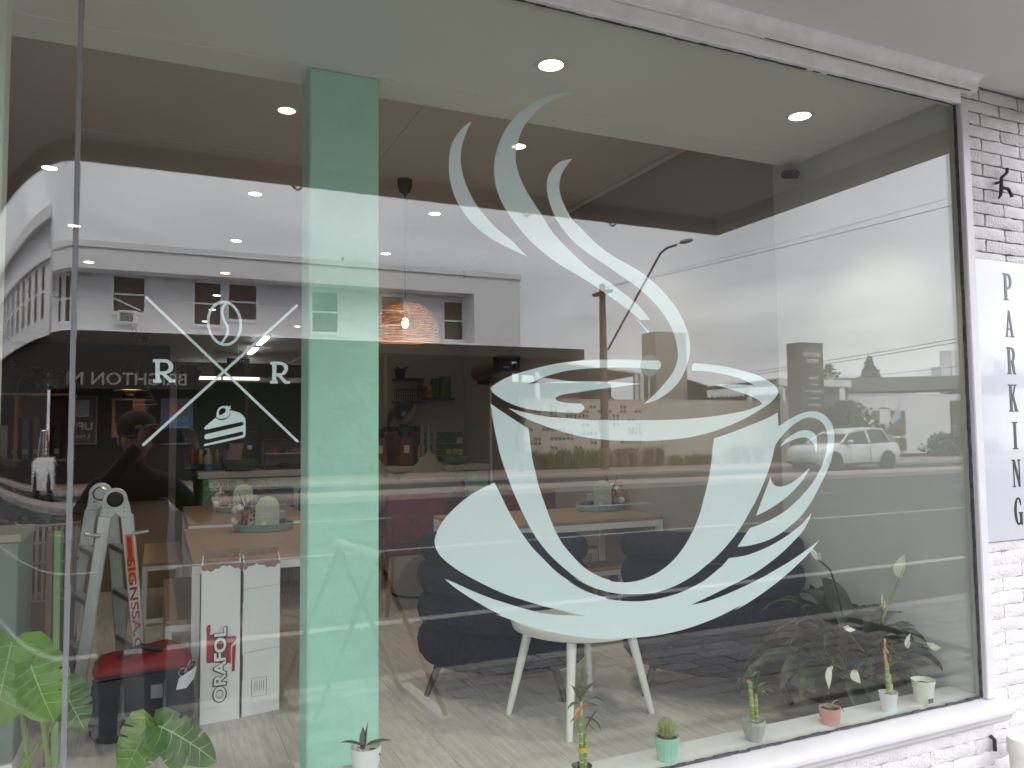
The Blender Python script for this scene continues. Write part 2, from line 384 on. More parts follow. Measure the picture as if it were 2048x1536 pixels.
# cornice between window head and canopy soffit
prof = [(-.0005,2.862),(-.034,2.863),(-.034,2.868),(-.040,2.869),(-.040,2.882),(-.044,2.892),(-.052,2.903),(-.064,2.911),(-.072,2.914),(-.072,2.922),(-.0005,2.922)]
cn = extr(prof, -1.4, 2.915).ob('head_moulding', m_whiteold, smooth=40); struct(cn)
b = B(); x = -1.0
while x < 2.82:
    e = random.uniform(.02,.07); t_ = .0012*max(0,.25+math.sin(x*3.1)+.6*math.sin(x*7.3))
    if t_ > .0002: b.box((x,-.0345,2.8630-t_),(x+e,-.029,2.8630))
    x += e
b.ob('crack_line', m_putty, cn)
# cream post seen through the curved glass
po = B().box((-.50,.30,FZ),(-.37,.38,2.852)).ob('entry_post', m_trimpost, bevel=.004); struct(po)

# ---------------------------------------------------------------- canopy over the footpath
can = thing('street_canopy', 'flat pale canopy over the footpath in front of the shop', 'canopy', (-2,-1.0,2.9))
B().box((-9,-2.0,2.915),(3.28,-.0725,2.97)).box((2.916,-.0724,2.915),(3.28,.011,2.97)).ob('canopy_soffit', m_soffit, can)
B().box((-9,-2.12,2.842),(3.40,-2.0005,3.16)).ob('edge_beam', m_edgebeam, can, bevel=.004)
B().box((3.2805,-1.9995,2.842),(3.40,.0,2.98)).ob('end_beam', m_edgebeam, can, bevel=.004)
for x in (-3.2,-.62,.62,1.95,2.55): B().tube([(x,-2.118,2.8425),(x+.03,-2.125,2.825),(x+.05,-2.12,2.84)], .006, 6).ob('fascia_clip', m_iron, can)

B().box((-9,-2.0,2.9715),(3.28,-.02,2.99)).ob('canopy_roof', m_edgebeam, can)

# ---------------------------------------------------------------- painted brick wall right of and under the window
pier = thing('brick_pier', 'white painted brick pier right of the window, black cracks near its top', 'wall', (3.2,0,0))
B().box((2.869,.025,1.9),(3.425,.3,2.9145)).ob('mortar_bed', m_mortar, pier); B().box((2.869,.025,0),(3.425,.3,1.8995)).ob('mortar_bed', m_mortar2, pier)
under = thing('brick_apron', 'white painted low brick wall under the window sill', 'wall', (1.4,-.01,0))
B().box((-.3,.004,0),(2.868,.0115,.447)).ob('mortar_bed', m_mortar2, under)
bmesh_v = []
for k in range(10):
    b = B(); nx, nz = 8, 4; L, H, D = .232, .0462, .03
    rows = []
    for side in (0,1):
        for iz in range(nz+1):
            for ix in range(nx+1):
                ex = min(ix, nx-ix); ez = min(iz, nz-iz); rnd = (.0 if min(ex,ez) else .0035)
                y = (-D+rnd+random.uniform(-.0022,.0022)) if side == 0 else 0
                b.v.append(V((ix/nx*L+(random.uniform(-.0022,.0022) if ex == 0 else 0), y, iz/nz*H+(random.uniform(-.0028,.0016) if ez == 0 else 0))))
    w_ = nx+1; o = w_*(nz+1)
    for iz in range(nz):
        for ix in range(nx): a = iz*w_+ix; b.f.append((a,a+1,a+w_+1,a+w_)); b.m.append(0)
    per = [ix for ix in range(nx+1)]+[iz*w_+nx for iz in range(1,nz+1)]+[nz*w_+ix for ix in range(nx-1,-1,-1)]+[iz*w_ for iz in range(nz-1,0,-1)]
    for i in range(len(per)): a, c = per[i], per[(i+1)%len(per)]; b.f.append((a,a+o,c+o,c)); b.m.append(0)
    ob_ = b.ob('brick_mesh', (m_brick,m_brick2)[k%3==0], org=(0,0,0), smooth=50); bmesh_v.append(ob_.data); bpy.data.objects.remove(ob_)
def brick(par, x, y, z, sx=1, sz=1):
    o = link(bpy.data.objects.new('brick', random.choice(bmesh_v))); o.parent = par
    o.location = V((x,y,z)) - W[par.name]; o.scale = (sx,1,sz)
cz = .0512
r_ = 0
z = .04
while z < 2.9:
    off = (0,.12)[r_%2]; x = 2.8695 - off; tight = z < 2.0
    while x < 3.42:
        L = .232 if not tight else .2385; x0 = max(x, 2.8695)
        sc = (min(x+L,3.422)-x0)/.232
        if sc > .15: brick(pier, x0, .0330, z, sc, 1.0 if not tight else 1.085)
        x += .240
    z += cz; r_ += 1
z = .395; r_ = 0
while z > .05:
    off = (0,.12)[r_%2]; x = 1.2-off
    while x < 2.868:
        L = min(.2385, 2.8675-x)
        if L > .05: brick(under, x, .0117, z, L/.232, 1.085)
        x += .24
    z -= cz; r_ += 1
# black iron bracket left in the bricks
hk = B(); hk.tube([(3.139,-.035,2.573),(3.134,-.035,2.553),(3.104,-.033,2.531),(3.103,-.03,2.50),(3.105,-.03,2.492),(3.138,-.035,2.489),(3.148,-.038,2.470),(3.151,-.04,2.455)], .0065, 8)
hk.tube([(3.104,-.03,2.5),(3.1,-.028,2.46),(3.098,-.02,2.448)], [.007,.006,.003], 8); hk.tube([(3.103,.0,2.515),(3.103,-.034,2.515)], .006, 8)
hk.v = [p+V((-.045,.012,.01)) for p in hk.v]; h_ = hk.ob('wall_hook', m_iron, smooth=40); tag(h_, 'black rusted iron hook fixed in the white bricks above the parking sign', 'hook')
# capped waste pipe low on the wall
pp = thing('waste_pipe', 'short white capped waste pipe standing against the brick wall below', 'pipe', (2.90,-.10,0))
B().lathe([(.045,0),(.045,.37)], (2.90,-.10,0), 24).ob('pipe_shaft', m_pvc, pp, smooth=40)
B().lathe([(.052,.352),(.052,.40),(.048,.408),(.0,.408)], (2.90,-.10,0), 24).ob('pipe_cap', m_pvc, pp, smooth=40)
b = B(); b.tube([(2.838,-.02,.40),(2.838,-.035,.39),(2.838,-.035,.35)], .007, 8); b.ob('bracket', m_iron, pp)

# PARKING sign
sg = thing('parking_sign', 'tall white sign reading PARKING in black serif capitals down its face', 'sign', (3.1,-.03,1.1))
m_signw = mat('glossy white sign face', (.47,.485,.52), .12, coat=.6)
m_ink = mat('black sign ink', (.012,.012,.016), .25)
B().box((2.874,-.006,1.105),(3.40,-.001,2.205)).ob('sign_panel', m_signw, sg)
B().box((2.870,-.0008,1.102),(3.39,.002,2.207)).ob('sign_shadow_gap', m_dark, sg)  # black sheet showing past the panel edge, a painted-in shadow gap
def slab(ch):
    """condensed slab-serif capitals in a 0..0.42 x 0..1 box: list of [outer, holes...]"""
    t, h = .12, .045
    def arc(cx, cy, rx, ry, a0, a1, n=12): return [(cx+rx*math.cos(R(a0+(a1-a0)*i/n)), cy+ry*math.sin(R(a0+(a1-a0)*i/n))) for i in range(n+1)]
    if ch == 'I': return [[(.08,0),(.34,0),(.34,h),(.27,h),(.27,1-h),(.34,1-h),(.34,1),(.08,1),(.08,1-h),(.15,1-h),(.15,h),(.08,h)]]
    if ch == 'P': return [[(0,0),(.24,0),(.24,h),(.18,h),(.18,.42),(.24,.42)]+arc(.24,.71,.19,.29,-90,90)+[(0,1),(0,1-h),(.06,1-h),(.06,h),(0,h)],
                          [(.18,.48),(.18,.94),(.22,.94)]+arc(.22,.71,.10,.23,90,-90)]
    if ch == 'R': return [[(0,0),(.22,0),(.22,h),(.18,h),(.18,.45),(.23,.45),(.29,.06),(.33,0),(.44,0),(.44,h),(.40,h+.02),(.345,.46)]+arc(.24,.73,.18,.27,-55,90)+[(0,1),(0,1-h),(.06,1-h),(.06,h),(0,h)],
                          [(.18,.51),(.18,.94),(.22,.94)]+arc(.22,.725,.09,.215,90,-90)]
    if ch == 'A': return [[(0,0),(.15,0),(.15,h),(.105,h),(.135,.27),(.265,.27),(.295,h),(.24,h),(.24,0),(.44,0),(.44,h),(.40,h),(.25,1),(.19,1),(.045,h),(0,h)],[(.142,.33),(.2,.78),(.258,.33)]]
    if ch == 'K': return [[(0,0),(.22,0),(.22,h),(.18,h),(.18,.38),(.21,.46),(.30,h),(.27,h),(.27,0),(.46,0),(.46,h),(.42,h),(.27,.60),(.37,1-h),(.42,1-h),(.42,1),(.26,1),(.26,1-h),(.31,1-h),(.18,.55),(.18,1-h),(.22,1-h),(.22,1),(0,1),(0,1-h),(.06,1-h),(.06,h),(0,h)]]
    if ch == 'N': return [[(0,0),(.15,0),(.15,h),(.10,h),(.10,.80),(.31,0),(.38,0),(.38,1-h),(.43,1-h),(.43,1),(.28,1),(.28,1-h),(.33,1-h),(.33,.32),(.15,1),(0,1),(0,1-h),(.055,1-h),(.055,h),(0,h)]]
    if ch == 'G': return [arc(.22,.5,.21,.5,52,270,20)+[(.30,.03),(.36,.0),(.40,.0),(.40,.42),(.44,.42),(.44,.465),(.24,.465),(.24,.42),(.285,.42),(.285,.12)]+arc(.22,.5,.09,.43,290,90,18)+[(.27,.90),(.315,.72),(.36,.72)]]
for i, ch in enumerate('PARKING'):
    z1 = 2.158-i*.1482; x0 = 3.058+(.0 if ch != 'I' else .003)
    lp = slab(ch); k = .108
    b = B().poly([[(x*k*1.14, y*k) for x,y in q] for q in lp], lambda x,y,d: (x0+x, -.0062-d, z1-k+y), .0012); b.ob('letter', m_ink, sg)

# ---------------------------------------------------------------- sticker on the glass
DEC = {
 'steam1':'7950,24270* 7620,23960 7340,23480 7260,22930 7300,22450 7430,22030 7630,21690 7910,21360 8320,21060 8840,20810 9320,20630 9650,20520* 9170,20940 8740,21220 8320,21600 8020,21950 7790,22370 7660,22740 7610,23130 7670,23570 7800,23940',
 'steam2':'11640,25770* 11020,25630 10440,25430 9880,25100 9370,24660 9010,24200 8770,23680 8640,23170 8650,22670 8780,22190 9040,21750 9440,21290 9870,20900 10310,20600 10700,20380 11220,20140 11670,19930 12070,19720 12480,19490 12860,19270 13250,19030 13560,18780 13810,18520 13320,18910 13600,18630 13860,18350 14010,18190 14160,18010* 14120,18360 14010,18620 13850,18890 14040,18630 13850,18890 13590,19170 13260,19440 12840,19700 12380,19980 11890,20230 11460,20510 11100,20780 10760,21060 10450,21360 10140,21790 9620,22490 9380,23010 9310,23410 9390,23870 9590,24360 9930,24800 10380,25210 10960,25520',
 'steam3':'11200,23630* 10810,23490 10520,23240 10350,22940 10310,22620 10370,22270 10500,21930 10620,21700 10850,21420 11160,21120 11580,20850 12010,20620 12440,20400 12880,20160 13330,19930 13720,19660 14060,19390 14350,19090 14580,18800 14460,18960 14650,18650 14780,18330 14850,18000 14850,17750 14750,17440 14580,17190 14340,16940 14040,16660 13780,16460 13550,16290* 13970,16390 14270,16530 14570,16720 14840,16950 15050,17230 15230,17600 15330,17960 15320,18330 15210,18690 15070,18990 15170,18800 14940,19190 14660,19520 14310,19850 13910,20140 13510,20380 13000,20600 12530,20790 12120,21020 11770,21270 11460,21530 11130,21790 10880,22180 10750,22520 10730,22780 10810,23100 10980,23380',
 'rim_left':'14130,17640* 14200,17570 14220,17490 14170,17400 14090,17350* 13890,17360 13370,17380 12740,17380 12120,17360 11520,17320 10930,17250 10490,17150 10060,17020 9770,16900 9610,16830* 9830,16860 10200,16900 10630,16920 11210,16940 11810,16950 12420,16940 13040,16920 13520,16900* 13040,16850 12420,16770 11810,16700 11210,16610 10770,16550 10560,16480 10500,16420 10560,16360 10680,16330 10910,16300 11330,16280* 11410,16240 11460,16150 11390,16060 11260,16010* 10850,16020 10330,16050 9760,16100 9350,16180 8990,16310 8730,16440 8540,16570 8450,16700* 8540,16780 8760,16910 9110,17070 9560,17210 10060,17340 10640,17460 11220,17540 11820,17590 12440,17620 13060,17630 13700,17630',
 'rim_right':'15490,17590* 16020,17570 16730,17510 17440,17390 18030,17260 18470,17090 18770,16920 18900,16760 18890,16660 18770,16510 18520,16330 18140,16130 17570,15870 17020,15670 16300,15450 15610,15300 14930,15210 14260,15170 13610,15150 12980,15160 12380,15190 11780,15250 11330,15320 10750,15450 10320,15580 9900,15720 9480,15880 9210,16020 9000,16150* 9350,16060 9760,15980 10330,15890 10900,15850 11490,15810 12240,15800 13020,15790 13970,15790 14610,15800 15280,15830 15970,15880 16670,15960 17400,16070 17920,16200 18200,16300* 18110,16400 17890,16500 17600,16600 17240,16700 16700,16820 16250,16920* 16710,16940 17250,16940 17910,16910* 17720,16990 17360,17120 16900,17220 16360,17300 15840,17340 15400,17350* 15380,17450 15420,17540',
 'cup_body':'8450,16270* 8800,16050 9210,15800 9620,15560* 9680,15080 9740,14660 9860,14170 9910,13960 10090,13460 10340,12830 10610,12320 10960,11900 11370,11510 11830,11230 12260,11060 12190,11050 12660,10970 13080,10960 13500,11020 13920,11150 14360,11380 14730,11670 15080,12050 15390,12520 15630,13020 15610,13000 15770,13430 15940,13940 16050,14430 16120,14880 16190,15200* 16800,15350 17450,15540 18110,15740 18550,15890 18850,16020* 18880,15560* 19290,15760 19680,15920 20100,16040 20530,16050 20880,15970 21160,15780 21330,15510 21370,15160 21320,14780 21170,14330 20890,13880 20550,13410 20100,12870 19670,12500 19210,12220 18790,12010 18290,11840 17790,11750 17370,11710 17010,11710* 17540,12280* 17980,12370 18480,12520 18990,12720 19450,12980 19840,13250 20280,13610 20650,14050 20880,14440 21030,14890 21050,15240 20970,15510 20760,15740 20450,15850 20090,15840 19670,15680 19280,15450 18920,15160 18710,14940* 18600,14620 18450,14240 18230,13810 17990,13410 17710,12990 17680,12970 17340,12530 17000,12150 16580,11780 16140,11450 15670,11180 15270,10960 14630,10720 14090,10600 13770,10560 13140,10580 12520,10650 11950,10800 11460,11000 11010,11260 11430,11040 11040,11280 10630,11610 10260,11950 9920,12340 9650,12740 9410,13190 9210,13610 9030,14020 8760,14750 8630,15270 8530,15760',
 'handle_top':'18890,14880* 19190,15130 19550,15310 19860,15410 20140,15420 20390,15360 20530,15220 20560,15010 20530,14740 20500,14610* 20470,14800 20390,14960 20240,15100 20030,15170 19750,15160 19360,15060 19080,14960',
 'handle_low':'18460,13890* 18530,13720 18660,13600 18860,13560 19100,13590 19410,13690 19730,13850 20010,14030 20210,14140* 19930,13800 19570,13500 19180,13230 18730,13000 18260,12800 17810,12660*',
 'saucer':'8550,14070* 8140,13910 7740,13700 7370,13430 7060,13130 6890,12880 6800,12620 6820,12420 6940,12200 7160,11980 7490,11730 7920,11470 8410,11200 8930,10950 9530,10720 9990,10550 10460,10400 10930,10250 11430,10110* 10930,10180 10450,10250 9990,10350 9530,10490 8930,10710 8350,10940 7770,11210 7410,11400 7070,11560* 7350,11310 7770,11010 8290,10670 8690,10440 8580,10460 9240,10170 9920,9910 10620,9690 11340,9510 11990,9400 12660,9340 13350,9290 14050,9290 14780,9340 15520,9450 16290,9620 17080,9850 16860,9730 17500,9950 18230,10260 18910,10600 19530,10960 20100,11330 20540,11700* 19970,11420 19260,11110 18580,10860 17910,10630 17100,10400 16310,10210 15700,10100 15130,10060* 15850,10260 16630,10490 17270,10680 17860,10890 18430,11160 18940,11440 19390,11740 19790,12030 20080,12380 20210,12630* 19870,12340 19440,12100 18960,11870 18450,11680 17880,11520 17300,11410 16660,11380* 16410,11180 16120,11010 15780,10820 15470,10690 14810,10490 14260,10400 13730,10350 13200,10360 12690,10420 12180,10520 12080,10560* 12080,10590* 11850,10650 11460,10800 11140,10970 10820,11180 11360,10880 10940,11120 10470,11450 10010,11890 9640,12270 9260,12790 8960,13290 8730,13740',
 'cake':'1060,15610* 1020,15620 1010,15650 1040,15690* 1260,15890* 1360,15840 1480,15850 1580,15930 1600,16020* 1590,16070* 1700,16050 1830,16000 1910,15920 1950,15820 1950,15500 1930,15430 1880,15400* 1050,15220* 1020,15220 1010,15250 1040,15270* 1830,15450* 1890,15470 1900,15520 1880,15560* 1150,15390* 1050,15380 1020,15420 1030,15480 1060,15500* 1840,15690* 1890,15710 1900,15760 1880,15790 1840,15790*',
 'berry':'1280,15900* 1290,16020 1320,16110 1380,16160 1450,16180 1510,16160* 1500,16180* 1530,16190* 1560,16150* 1590,16190* 1610,16170* 1590,16130* 1610,16110* 1570,16090* 1590,16010 1540,15910 1430,15870 1350,15870',
 'berry_hole':'1350,15960 1340,16050 1380,16110 1440,16130 1490,16100 1480,16030 1420,15980 1380,15960',
 'letter_left':'-130,17270* 120,17280 220,17250 290,17180 310,17100 290,17010 230,16960 160,16930* 280,16800* 360,16800* 360,16730* 240,16730* 70,16910* 20,16910* 30,16800* 60,16800* 60,16720* -120,16720* -120,16800* -70,16800* -80,17200* -130,17200*',
 'letter_left_hole':'20,17200* 110,17200 180,17180 210,17100 180,17020 110,16990 20,16990*',
 'letter_right':'2520,17280* 2760,17290 2870,17260 2940,17190 2950,17110 2930,17030 2880,16980 2800,16940* 2920,16810* 3000,16810* 3000,16740* 2870,16740* 2710,16920* 2670,16920* 2670,16810* 2700,16810* 2710,16740* 2520,16740* 2520,16810* 2570,16810* 2570,17210* 2520,17210*',
 'letter_right_hole':'2670,17210* 2760,17210 2820,17190 2860,17110 2820,17030 2760,17000 2670,17000*',
}
def P_(s):
    return [(float(a.rstrip('*').split(',')[0])/1e4, float(a.rstrip('*').split(',')[1])/1e4, a.endswith('*')) for a in s.split()]
YF = .0086
cup = thing('coffee_cup_sticker', 'huge mint sticker of a steaming coffee cup on a saucer on the glass', 'sticker', (1.8,YF,.8))
fnd = lambda x,y,d: (x, YF+d*.0004, y)
for key, nm in (('steam1','steam'),('steam2','steam'),('steam3','steam'),('rim_left','cup_rim'),('rim_right','cup_rim'),('cup_body','cup_body'),('handle_top','cup_handle'),('handle_low','cup_handle'),('saucer','saucer')):
    B().poly([spline(P_(DEC[key]))], fnd).ob(nm, m_film, cup)
logo = thing('logo_sticker', 'crossed lines logo sticker with coffee bean, cake slice and two letters R', 'sticker', (.14,YF,1.5))
for a, c in (('letter_left','letter_left_hole'),('letter_right','letter_right_hole')):
    B().poly([spline(P_(DEC[a]),4), spline(P_(DEC[c]),4)], fnd).ob('letter', m_film, logo)
B().poly([spline(P_(DEC['cake']),4)], fnd).ob('cake_slice', m_film, logo)
B().poly([spline(P_(DEC['berry']),4), spline(P_(DEC['berry_hole']),4)], lambda x,y,d:(x,YF+.0003,y)).ob('strawberry', m_film, logo)
def stroke(pts, wd, closed=False, name='line', yo=0):
    k = len(pts); lo = []; hi = []
    for i, p in enumerate(pts):
        a = pts[i-1] if (i or closed) else p; c = pts[(i+1)%k] if (i < k-1 or closed) else p
        d = V((c[0]-a[0], c[1]-a[1])).normalized(); nn = V((-d.y, d.x))*wd/2
        lo.append((p[0]-nn.x, p[1]-nn.y)); hi.append((p[0]+nn.x, p[1]+nn.y))
    if closed: return B().poly([hi, lo] if abs(sum(hi[i-1][0]*hi[i][1]-hi[i][0]*hi[i-1][1] for i in range(k))) > abs(sum(lo[i-1][0]*lo[i][1]-lo[i][0]*lo[i-1][1] for i in range(k))) else [lo, hi], lambda x,y,d:(x,YF+yo,y)).ob(name, m_film, logo)
    def capp(c, d0): return [(c[0]+wd/2*math.cos(d0+math.pi*t/6), c[1]+wd/2*math.sin(d0+math.pi*t/6)) for t in range(1,6)]
    d = math.atan2(pts[-1][1]-pts[-2][1], pts[-1][0]-pts[-2][0]); e = math.atan2(pts[1][1]-pts[0][1], pts[1][0]-pts[0][0])
    lp = lo + capp(pts[-1], d-math.pi/2) + hi[::-1] + capp(pts[0], e+math.pi/2)
    return B().poly([lp], lambda x,y,d:(x,YF+yo,y)).ob(name, m_film, logo)
stroke([(-.029,1.872),(.319,1.530)], .0062, name='crossed_line')
stroke([(.316,1.873),(-.030,1.527)], .0062, name='crossed_line', yo=.0004)
stroke([(.1442+.0375*math.cos(a)-.002*math.sin(a), 1.8195+.0525*math.sin(a)) for a in [2*math.pi*i/40 for i in range(40)]], .0062, True, 'coffee_bean')
cs = [(.1495,1.8705),(.1425,1.863),(.139,1.856),(.138,1.848),(.139,1.840),(.1415,1.832),(.1445,1.825),(.148,1.8185),(.151,1.812),(.1523,1.804),(.1515,1.796),(.1492,1.789),(.146,1.783),(.1385,1.7715)]
stroke(cs, .0055, name='bean_crease', yo=.0004)
# ================================================================ the street the window reflects
m_asph = mat('asphalt', (.042,.042,.045), .85, var=.18, vs=1.2, bump=.3, bs=150)
m_path = brickmat('footpath pavers beyond', (.27,.25,.235), (.31,.29,.275), (.06,.052,.045), .30, .15, .008, axis='XY')
m_pav = [mat('clay paver %s'%c, col, .85, var=.12, vs=20, bump=.3, bs=90) for c, col in (('grey',(.26,.245,.23)),('buff',(.31,.28,.255)),('brown',(.24,.215,.195)))]
m_kerb = mat('concrete kerb', (.34,.31,.285), .85, var=.12, vs=3, bump=.3, bs=60)
m_kerb2 = mat('median kerb', (.31,.285,.27), .85, var=.12, vs=3)
m_line = mat('road paint', (.36,.36,.35), .7, var=.15, vs=8)
m_pink = mat('pink paving far footpath', (.34,.25,.21), .85, var=.1, vs=2)
m_facade = mat('white rendered brick', (.80,.80,.82), .75)
m_facadeb = brickmat('white painted facade brick', (.78,.78,.80), (.82,.82,.84), (.62,.62,.64), .24, .085, .008, bump=.3)
m_trim = mat('hotel trim paint', (.80,.80,.82), .6, var=.03, vs=2)
m_hwin = mat('dark hotel window', (.07,.045,.04), .12, spec=.6)
m_blind = mat('brown blind', (.11,.075,.065), .7)
m_verd = mat('hotel dark brown wall', (.022,.017,.016), .7)
m_lett = mat('grey hotel lettering', (.30,.29,.29), .6)
m_ac = mat('cream air conditioner', (.82,.81,.79), .5)
m_grille = mat('dark grille', (.05,.04,.04), .6)
m_timber = mat('weathered timber pole', (.16,.105,.075), .85, var=.35, vs=3, bump=.4, bs=20, stretch=(8,8,.5))
m_breeze = mat('cream block wall', (.58,.53,.47), .85, var=.06, vs=2)
m_breezeg = mat('block joint', (.30,.27,.24), .9)
m_totem = mat('dark green sign pylon', (.016,.020,.016), .5)
m_lettw = mat('white sign lettering', (.7,.7,.7), .6)
m_leafd = mat('dark foliage', (.055,.075,.04), .8, var=.4, vs=3)
m_leafg = mat('green foliage', (.09,.12,.055), .8, var=.4, vs=3)
m_grassg = mat('strappy grass', (.13,.155,.06), .8, var=.35, vs=2)
m_grassb = mat('dry brown grass', (.24,.185,.12), .85, var=.3, vs=2)

ground = st('ground', m_asph, [((-400,-400,-.55),(400,120,-.5))])
road = st('road', m_asph, [((-120,-22.7,-.4),(160,-2.955,-.12))])
pbed = struct(B().box((.5,-2.79,-.002),(5.2,-1.4,-.0008)).ob('paver_joint_sand', mat('dark joint sand', (.04,.034,.03), .95)))
path = st('footpath', m_path, [((-30,-2.80,-.3),(60,.0,-.003))])
pav = []
for k, m_ in enumerate(m_pav):
    o = B().box((.005,.005,-.05),(.295,.145,.0)).ob('paver_mesh', m_, org=(0,0,0), bevel=.004); pav.append(o.data); bpy.data.objects.remove(o)
for j in range(9):
    for i in range(14):
        o = link(bpy.data.objects.new('paver', random.choice(pav))); o.parent = path
        o.location = V((.7+i*.3+(.15 if j%2 else 0), -2.80+j*.15, random.uniform(.002,.0055))) - W[path.name]
kb = []
ks = struct(B().box((-60,-2.95,-.3),(80,-2.955+.0005,-.02)).ob('kerb', m_kerb))
for i in range(20):
    B().box((-6+i*1.2+.004,-2.955,-.13),(-6+(i+1)*1.2-.004,-2.805,.004+random.uniform(0,.002))).ob('kerb_stone', m_kerb, ks, bevel=.012)
med = struct(B().box((-60,-18.1,-.3),(90,-17.0,.03)).ob('median_strip', mat('median paving', (.36,.30,.27), .9, var=.1, vs=1), bevel=.02))
B().box((-60,-16.999,-.2),(90,-16.85,.04)).ob('median_kerb', m_kerb2, med, bevel=.03)
B().box((-60,-18.25,-.2),(90,-18.101,.04)).ob('median_kerb', m_kerb2, med, bevel=.03)
far = struct(B().box((-60,-26.6,-.3),(90,-22.86,.0)).ob('far_footpath', m_pink))
B().box((-60,-22.859,-.3),(90,-22.7,.008)).ob('far_kerb', m_kerb, far, bevel=.03)
mk = B()
for x in range(-20, 60, 6): mk.box((x+4.3-.0,-13.05,-.119),(x+4.3+1.9,-12.93,-.1165))
mk.box((-60,-8.93,-.119),(90,-8.82,-.1165)); mk.box((-60,-4.86,-.119),(90,-4.72,-.1165))
for x in range(-40,60,6): mk.box((x,-20.6,-.119),(x+2,-20.5,-.1165))
struct(mk.ob('road_marking', m_line))

# ---------------------------------------------------------------- the hotel opposite
hot = thing('hotel_building', 'long white two storey hotel across the road mirrored in the glass', 'building', (4,-27,0))
YH = -27.0
B().box((-8.2,-38,0),(13.2,YH-.12,7.6)).ob('building_core', m_verd, hot)
wins = [(-1.414,-.487,5.685,6.865),(1.099,1.932,5.372,6.83),(2.214,3.138,5.608,6.85),(5.12,6.045,5.283,6.77),(7.719,8.587,5.683,6.76),(10.246,11.124,5.198,6.70),(-4.6,-3.9,5.3,6.8),(-6.4,-5.7,5.3,6.8)]
wins.sort()
# upper brick wall with real openings
b = B(); xs = -8.2; ZB_, ZT_ = 4.9, 7.05
for x0,x1,z0,z1 in wins:
    b.box((xs,YH-.12,ZB_),(x0,YH,ZT_)); b.box((x0,YH-.12,ZB_),(x1,YH,z0)); b.box((x0,YH-.12,z1),(x1,YH,ZT_)); xs = x1
b.box((xs,YH-.12,ZB_),(11.4,YH,ZT_)); b.ob('upper_wall', m_facadeb, hot)
for x0,x1,z0,z1 in wins:
    f = B(); t = .07
    f.box((x0-.09,YH+.001,z0-.12),(x1+.09,YH+.05,z0)); f.box((x0-.09,YH+.001,z1),(x1+.09,YH+.04,z1+.09)); f.box((x0-.09,YH+.001,z0),(x0,YH+.04,z1)); f.box((x1,YH+.001,z0),(x1+.09,YH+.04,z1))
    zm = (z0+z1)/2; f.box((x0,YH-.09,zm-.03),(x1,YH-.02,zm+.03))
    wo = f.ob('window', m_trim, hot)
    B().box((x0,YH-.11,z0),(x1,YH-.1,z1)).ob('pane', m_hwin, wo)
    B().box((x0,YH-.0995,zm+.04),(x1,YH-.095,z1)).ob('blind', m_blind, wo)
B().bar((-1.4,YH-.05,6.12),(-.6,YH-.05,5.75), .05).ob('stay_bar', m_trim, hot)
for x in (.317,4.153,6.87,9.46,-2.27): B().box((x-.18,YH+.001,6.8),(x+.18,YH+.02,6.96)).ob('wall_vent', mat('vent brick', (.45,.40,.37), .8) if x == .317 else bpy.data.materials['vent brick'], hot)
fc = B(); YF_ = YH+.8
fc.box((-8.2,YH+.002,6.93),(13.2,YF_,7.62)); fc.box((11.22,YH+.002,4.775),(13.2,YF_,6.929)); fc.box((-8.2,YH+.002,4.75),(11.219,YF_,4.98))
fc.box((-8.2,YH-.12,7.051),(13.2,YH+.001,7.62))
fc.add([(11.219,YF_,6.929),(11.219,YF_,4.98),(11.0,YH+.002,4.98),(11.0,YH+.002,6.929)],[(0,1,2,3)])
fc.ob('fascia', m_trim, hot)
B().box((-8.3,-38,7.621),(13.25,YF_+.06,7.83)).ob('parapet_cap', m_trim, hot)
B().box((-8.2,YF_+.001,4.83),(11.3,YF_+.1,4.9)).ob('sill_band', m_trim, hot)
B().tube([(6.45,-28,7.8),(6.45,-28,8.38)], .035, 8).ob('vent_pipe', m_grille, hot)
B().box((12.3,-33,7.83),(14.3,-31.5,9.1)).ob('roof_plant_room', m_facade, hot)
for x0,x1,z0,z1 in ((-1.28,-.674,5.23,5.664),(7.76,8.55,5.15,5.62)):
    a = B().box((x0,YH-.05,z0),(x1,YH+.45,z1)).ob('air_conditioner', m_ac, hot, bevel=.02)
    B().box((x0+.08,YH+.451,z0+.07),(x1-.14,YH+.46,z1-.06)).ob('grille', m_grille, a)
    g = B()
    for i in range(6): g.box((x0+.08,YH+.4605,z0+.1+i*.05),(x1-.14,YH+.466,z0+.115+i*.05))
    g.ob('grille_bars', m_ac, a)
# verandah and dark ground floor
B().box((-8.2,-24.4,4.3),(15.1,YF_-.002,4.7)).ob('verandah_roof', m_verd, hot)
B().box((-8.2,-27.4,0),(13.2,-27.05,4.74)).ob('ground_floor_wall', m_verd, hot)
for x in (-7.5,-3,2.6,7.2,12.4): B().box((x-.05,-24.6,0),(x+.05,-24.5,4.29)).ob('verandah_post', m_verd, hot)
fa = B().box((-8.2,-24.39,2.95),(1.6,-24.3,4.295)).ob('sign_fascia', m_verd, hot)
text('BRIGHTON METRO', 'sign_lettering', m_lett, hot, (.80,-24.295,2.86+.2), (-1,0,0), (0,0,1), 4.55, .38, .01, .012)
def poster(xa, xb, z0, z1, back, parts, name):
    o = thing('poster', name, 'poster', ((xa+xb)/2,-26.9,z0))
    B().box((xa-.04,-27.04,z0-.04),(xb+.04,-26.95,z1+.04)).ob('poster_frame', m_lett, o)
    B().box((xa,-26.949,z0),(xb,-26.945,z1)).ob('poster_sheet', mat('poster '+name[:14], back, .7), o)
    for q in parts: q(o)
    return o
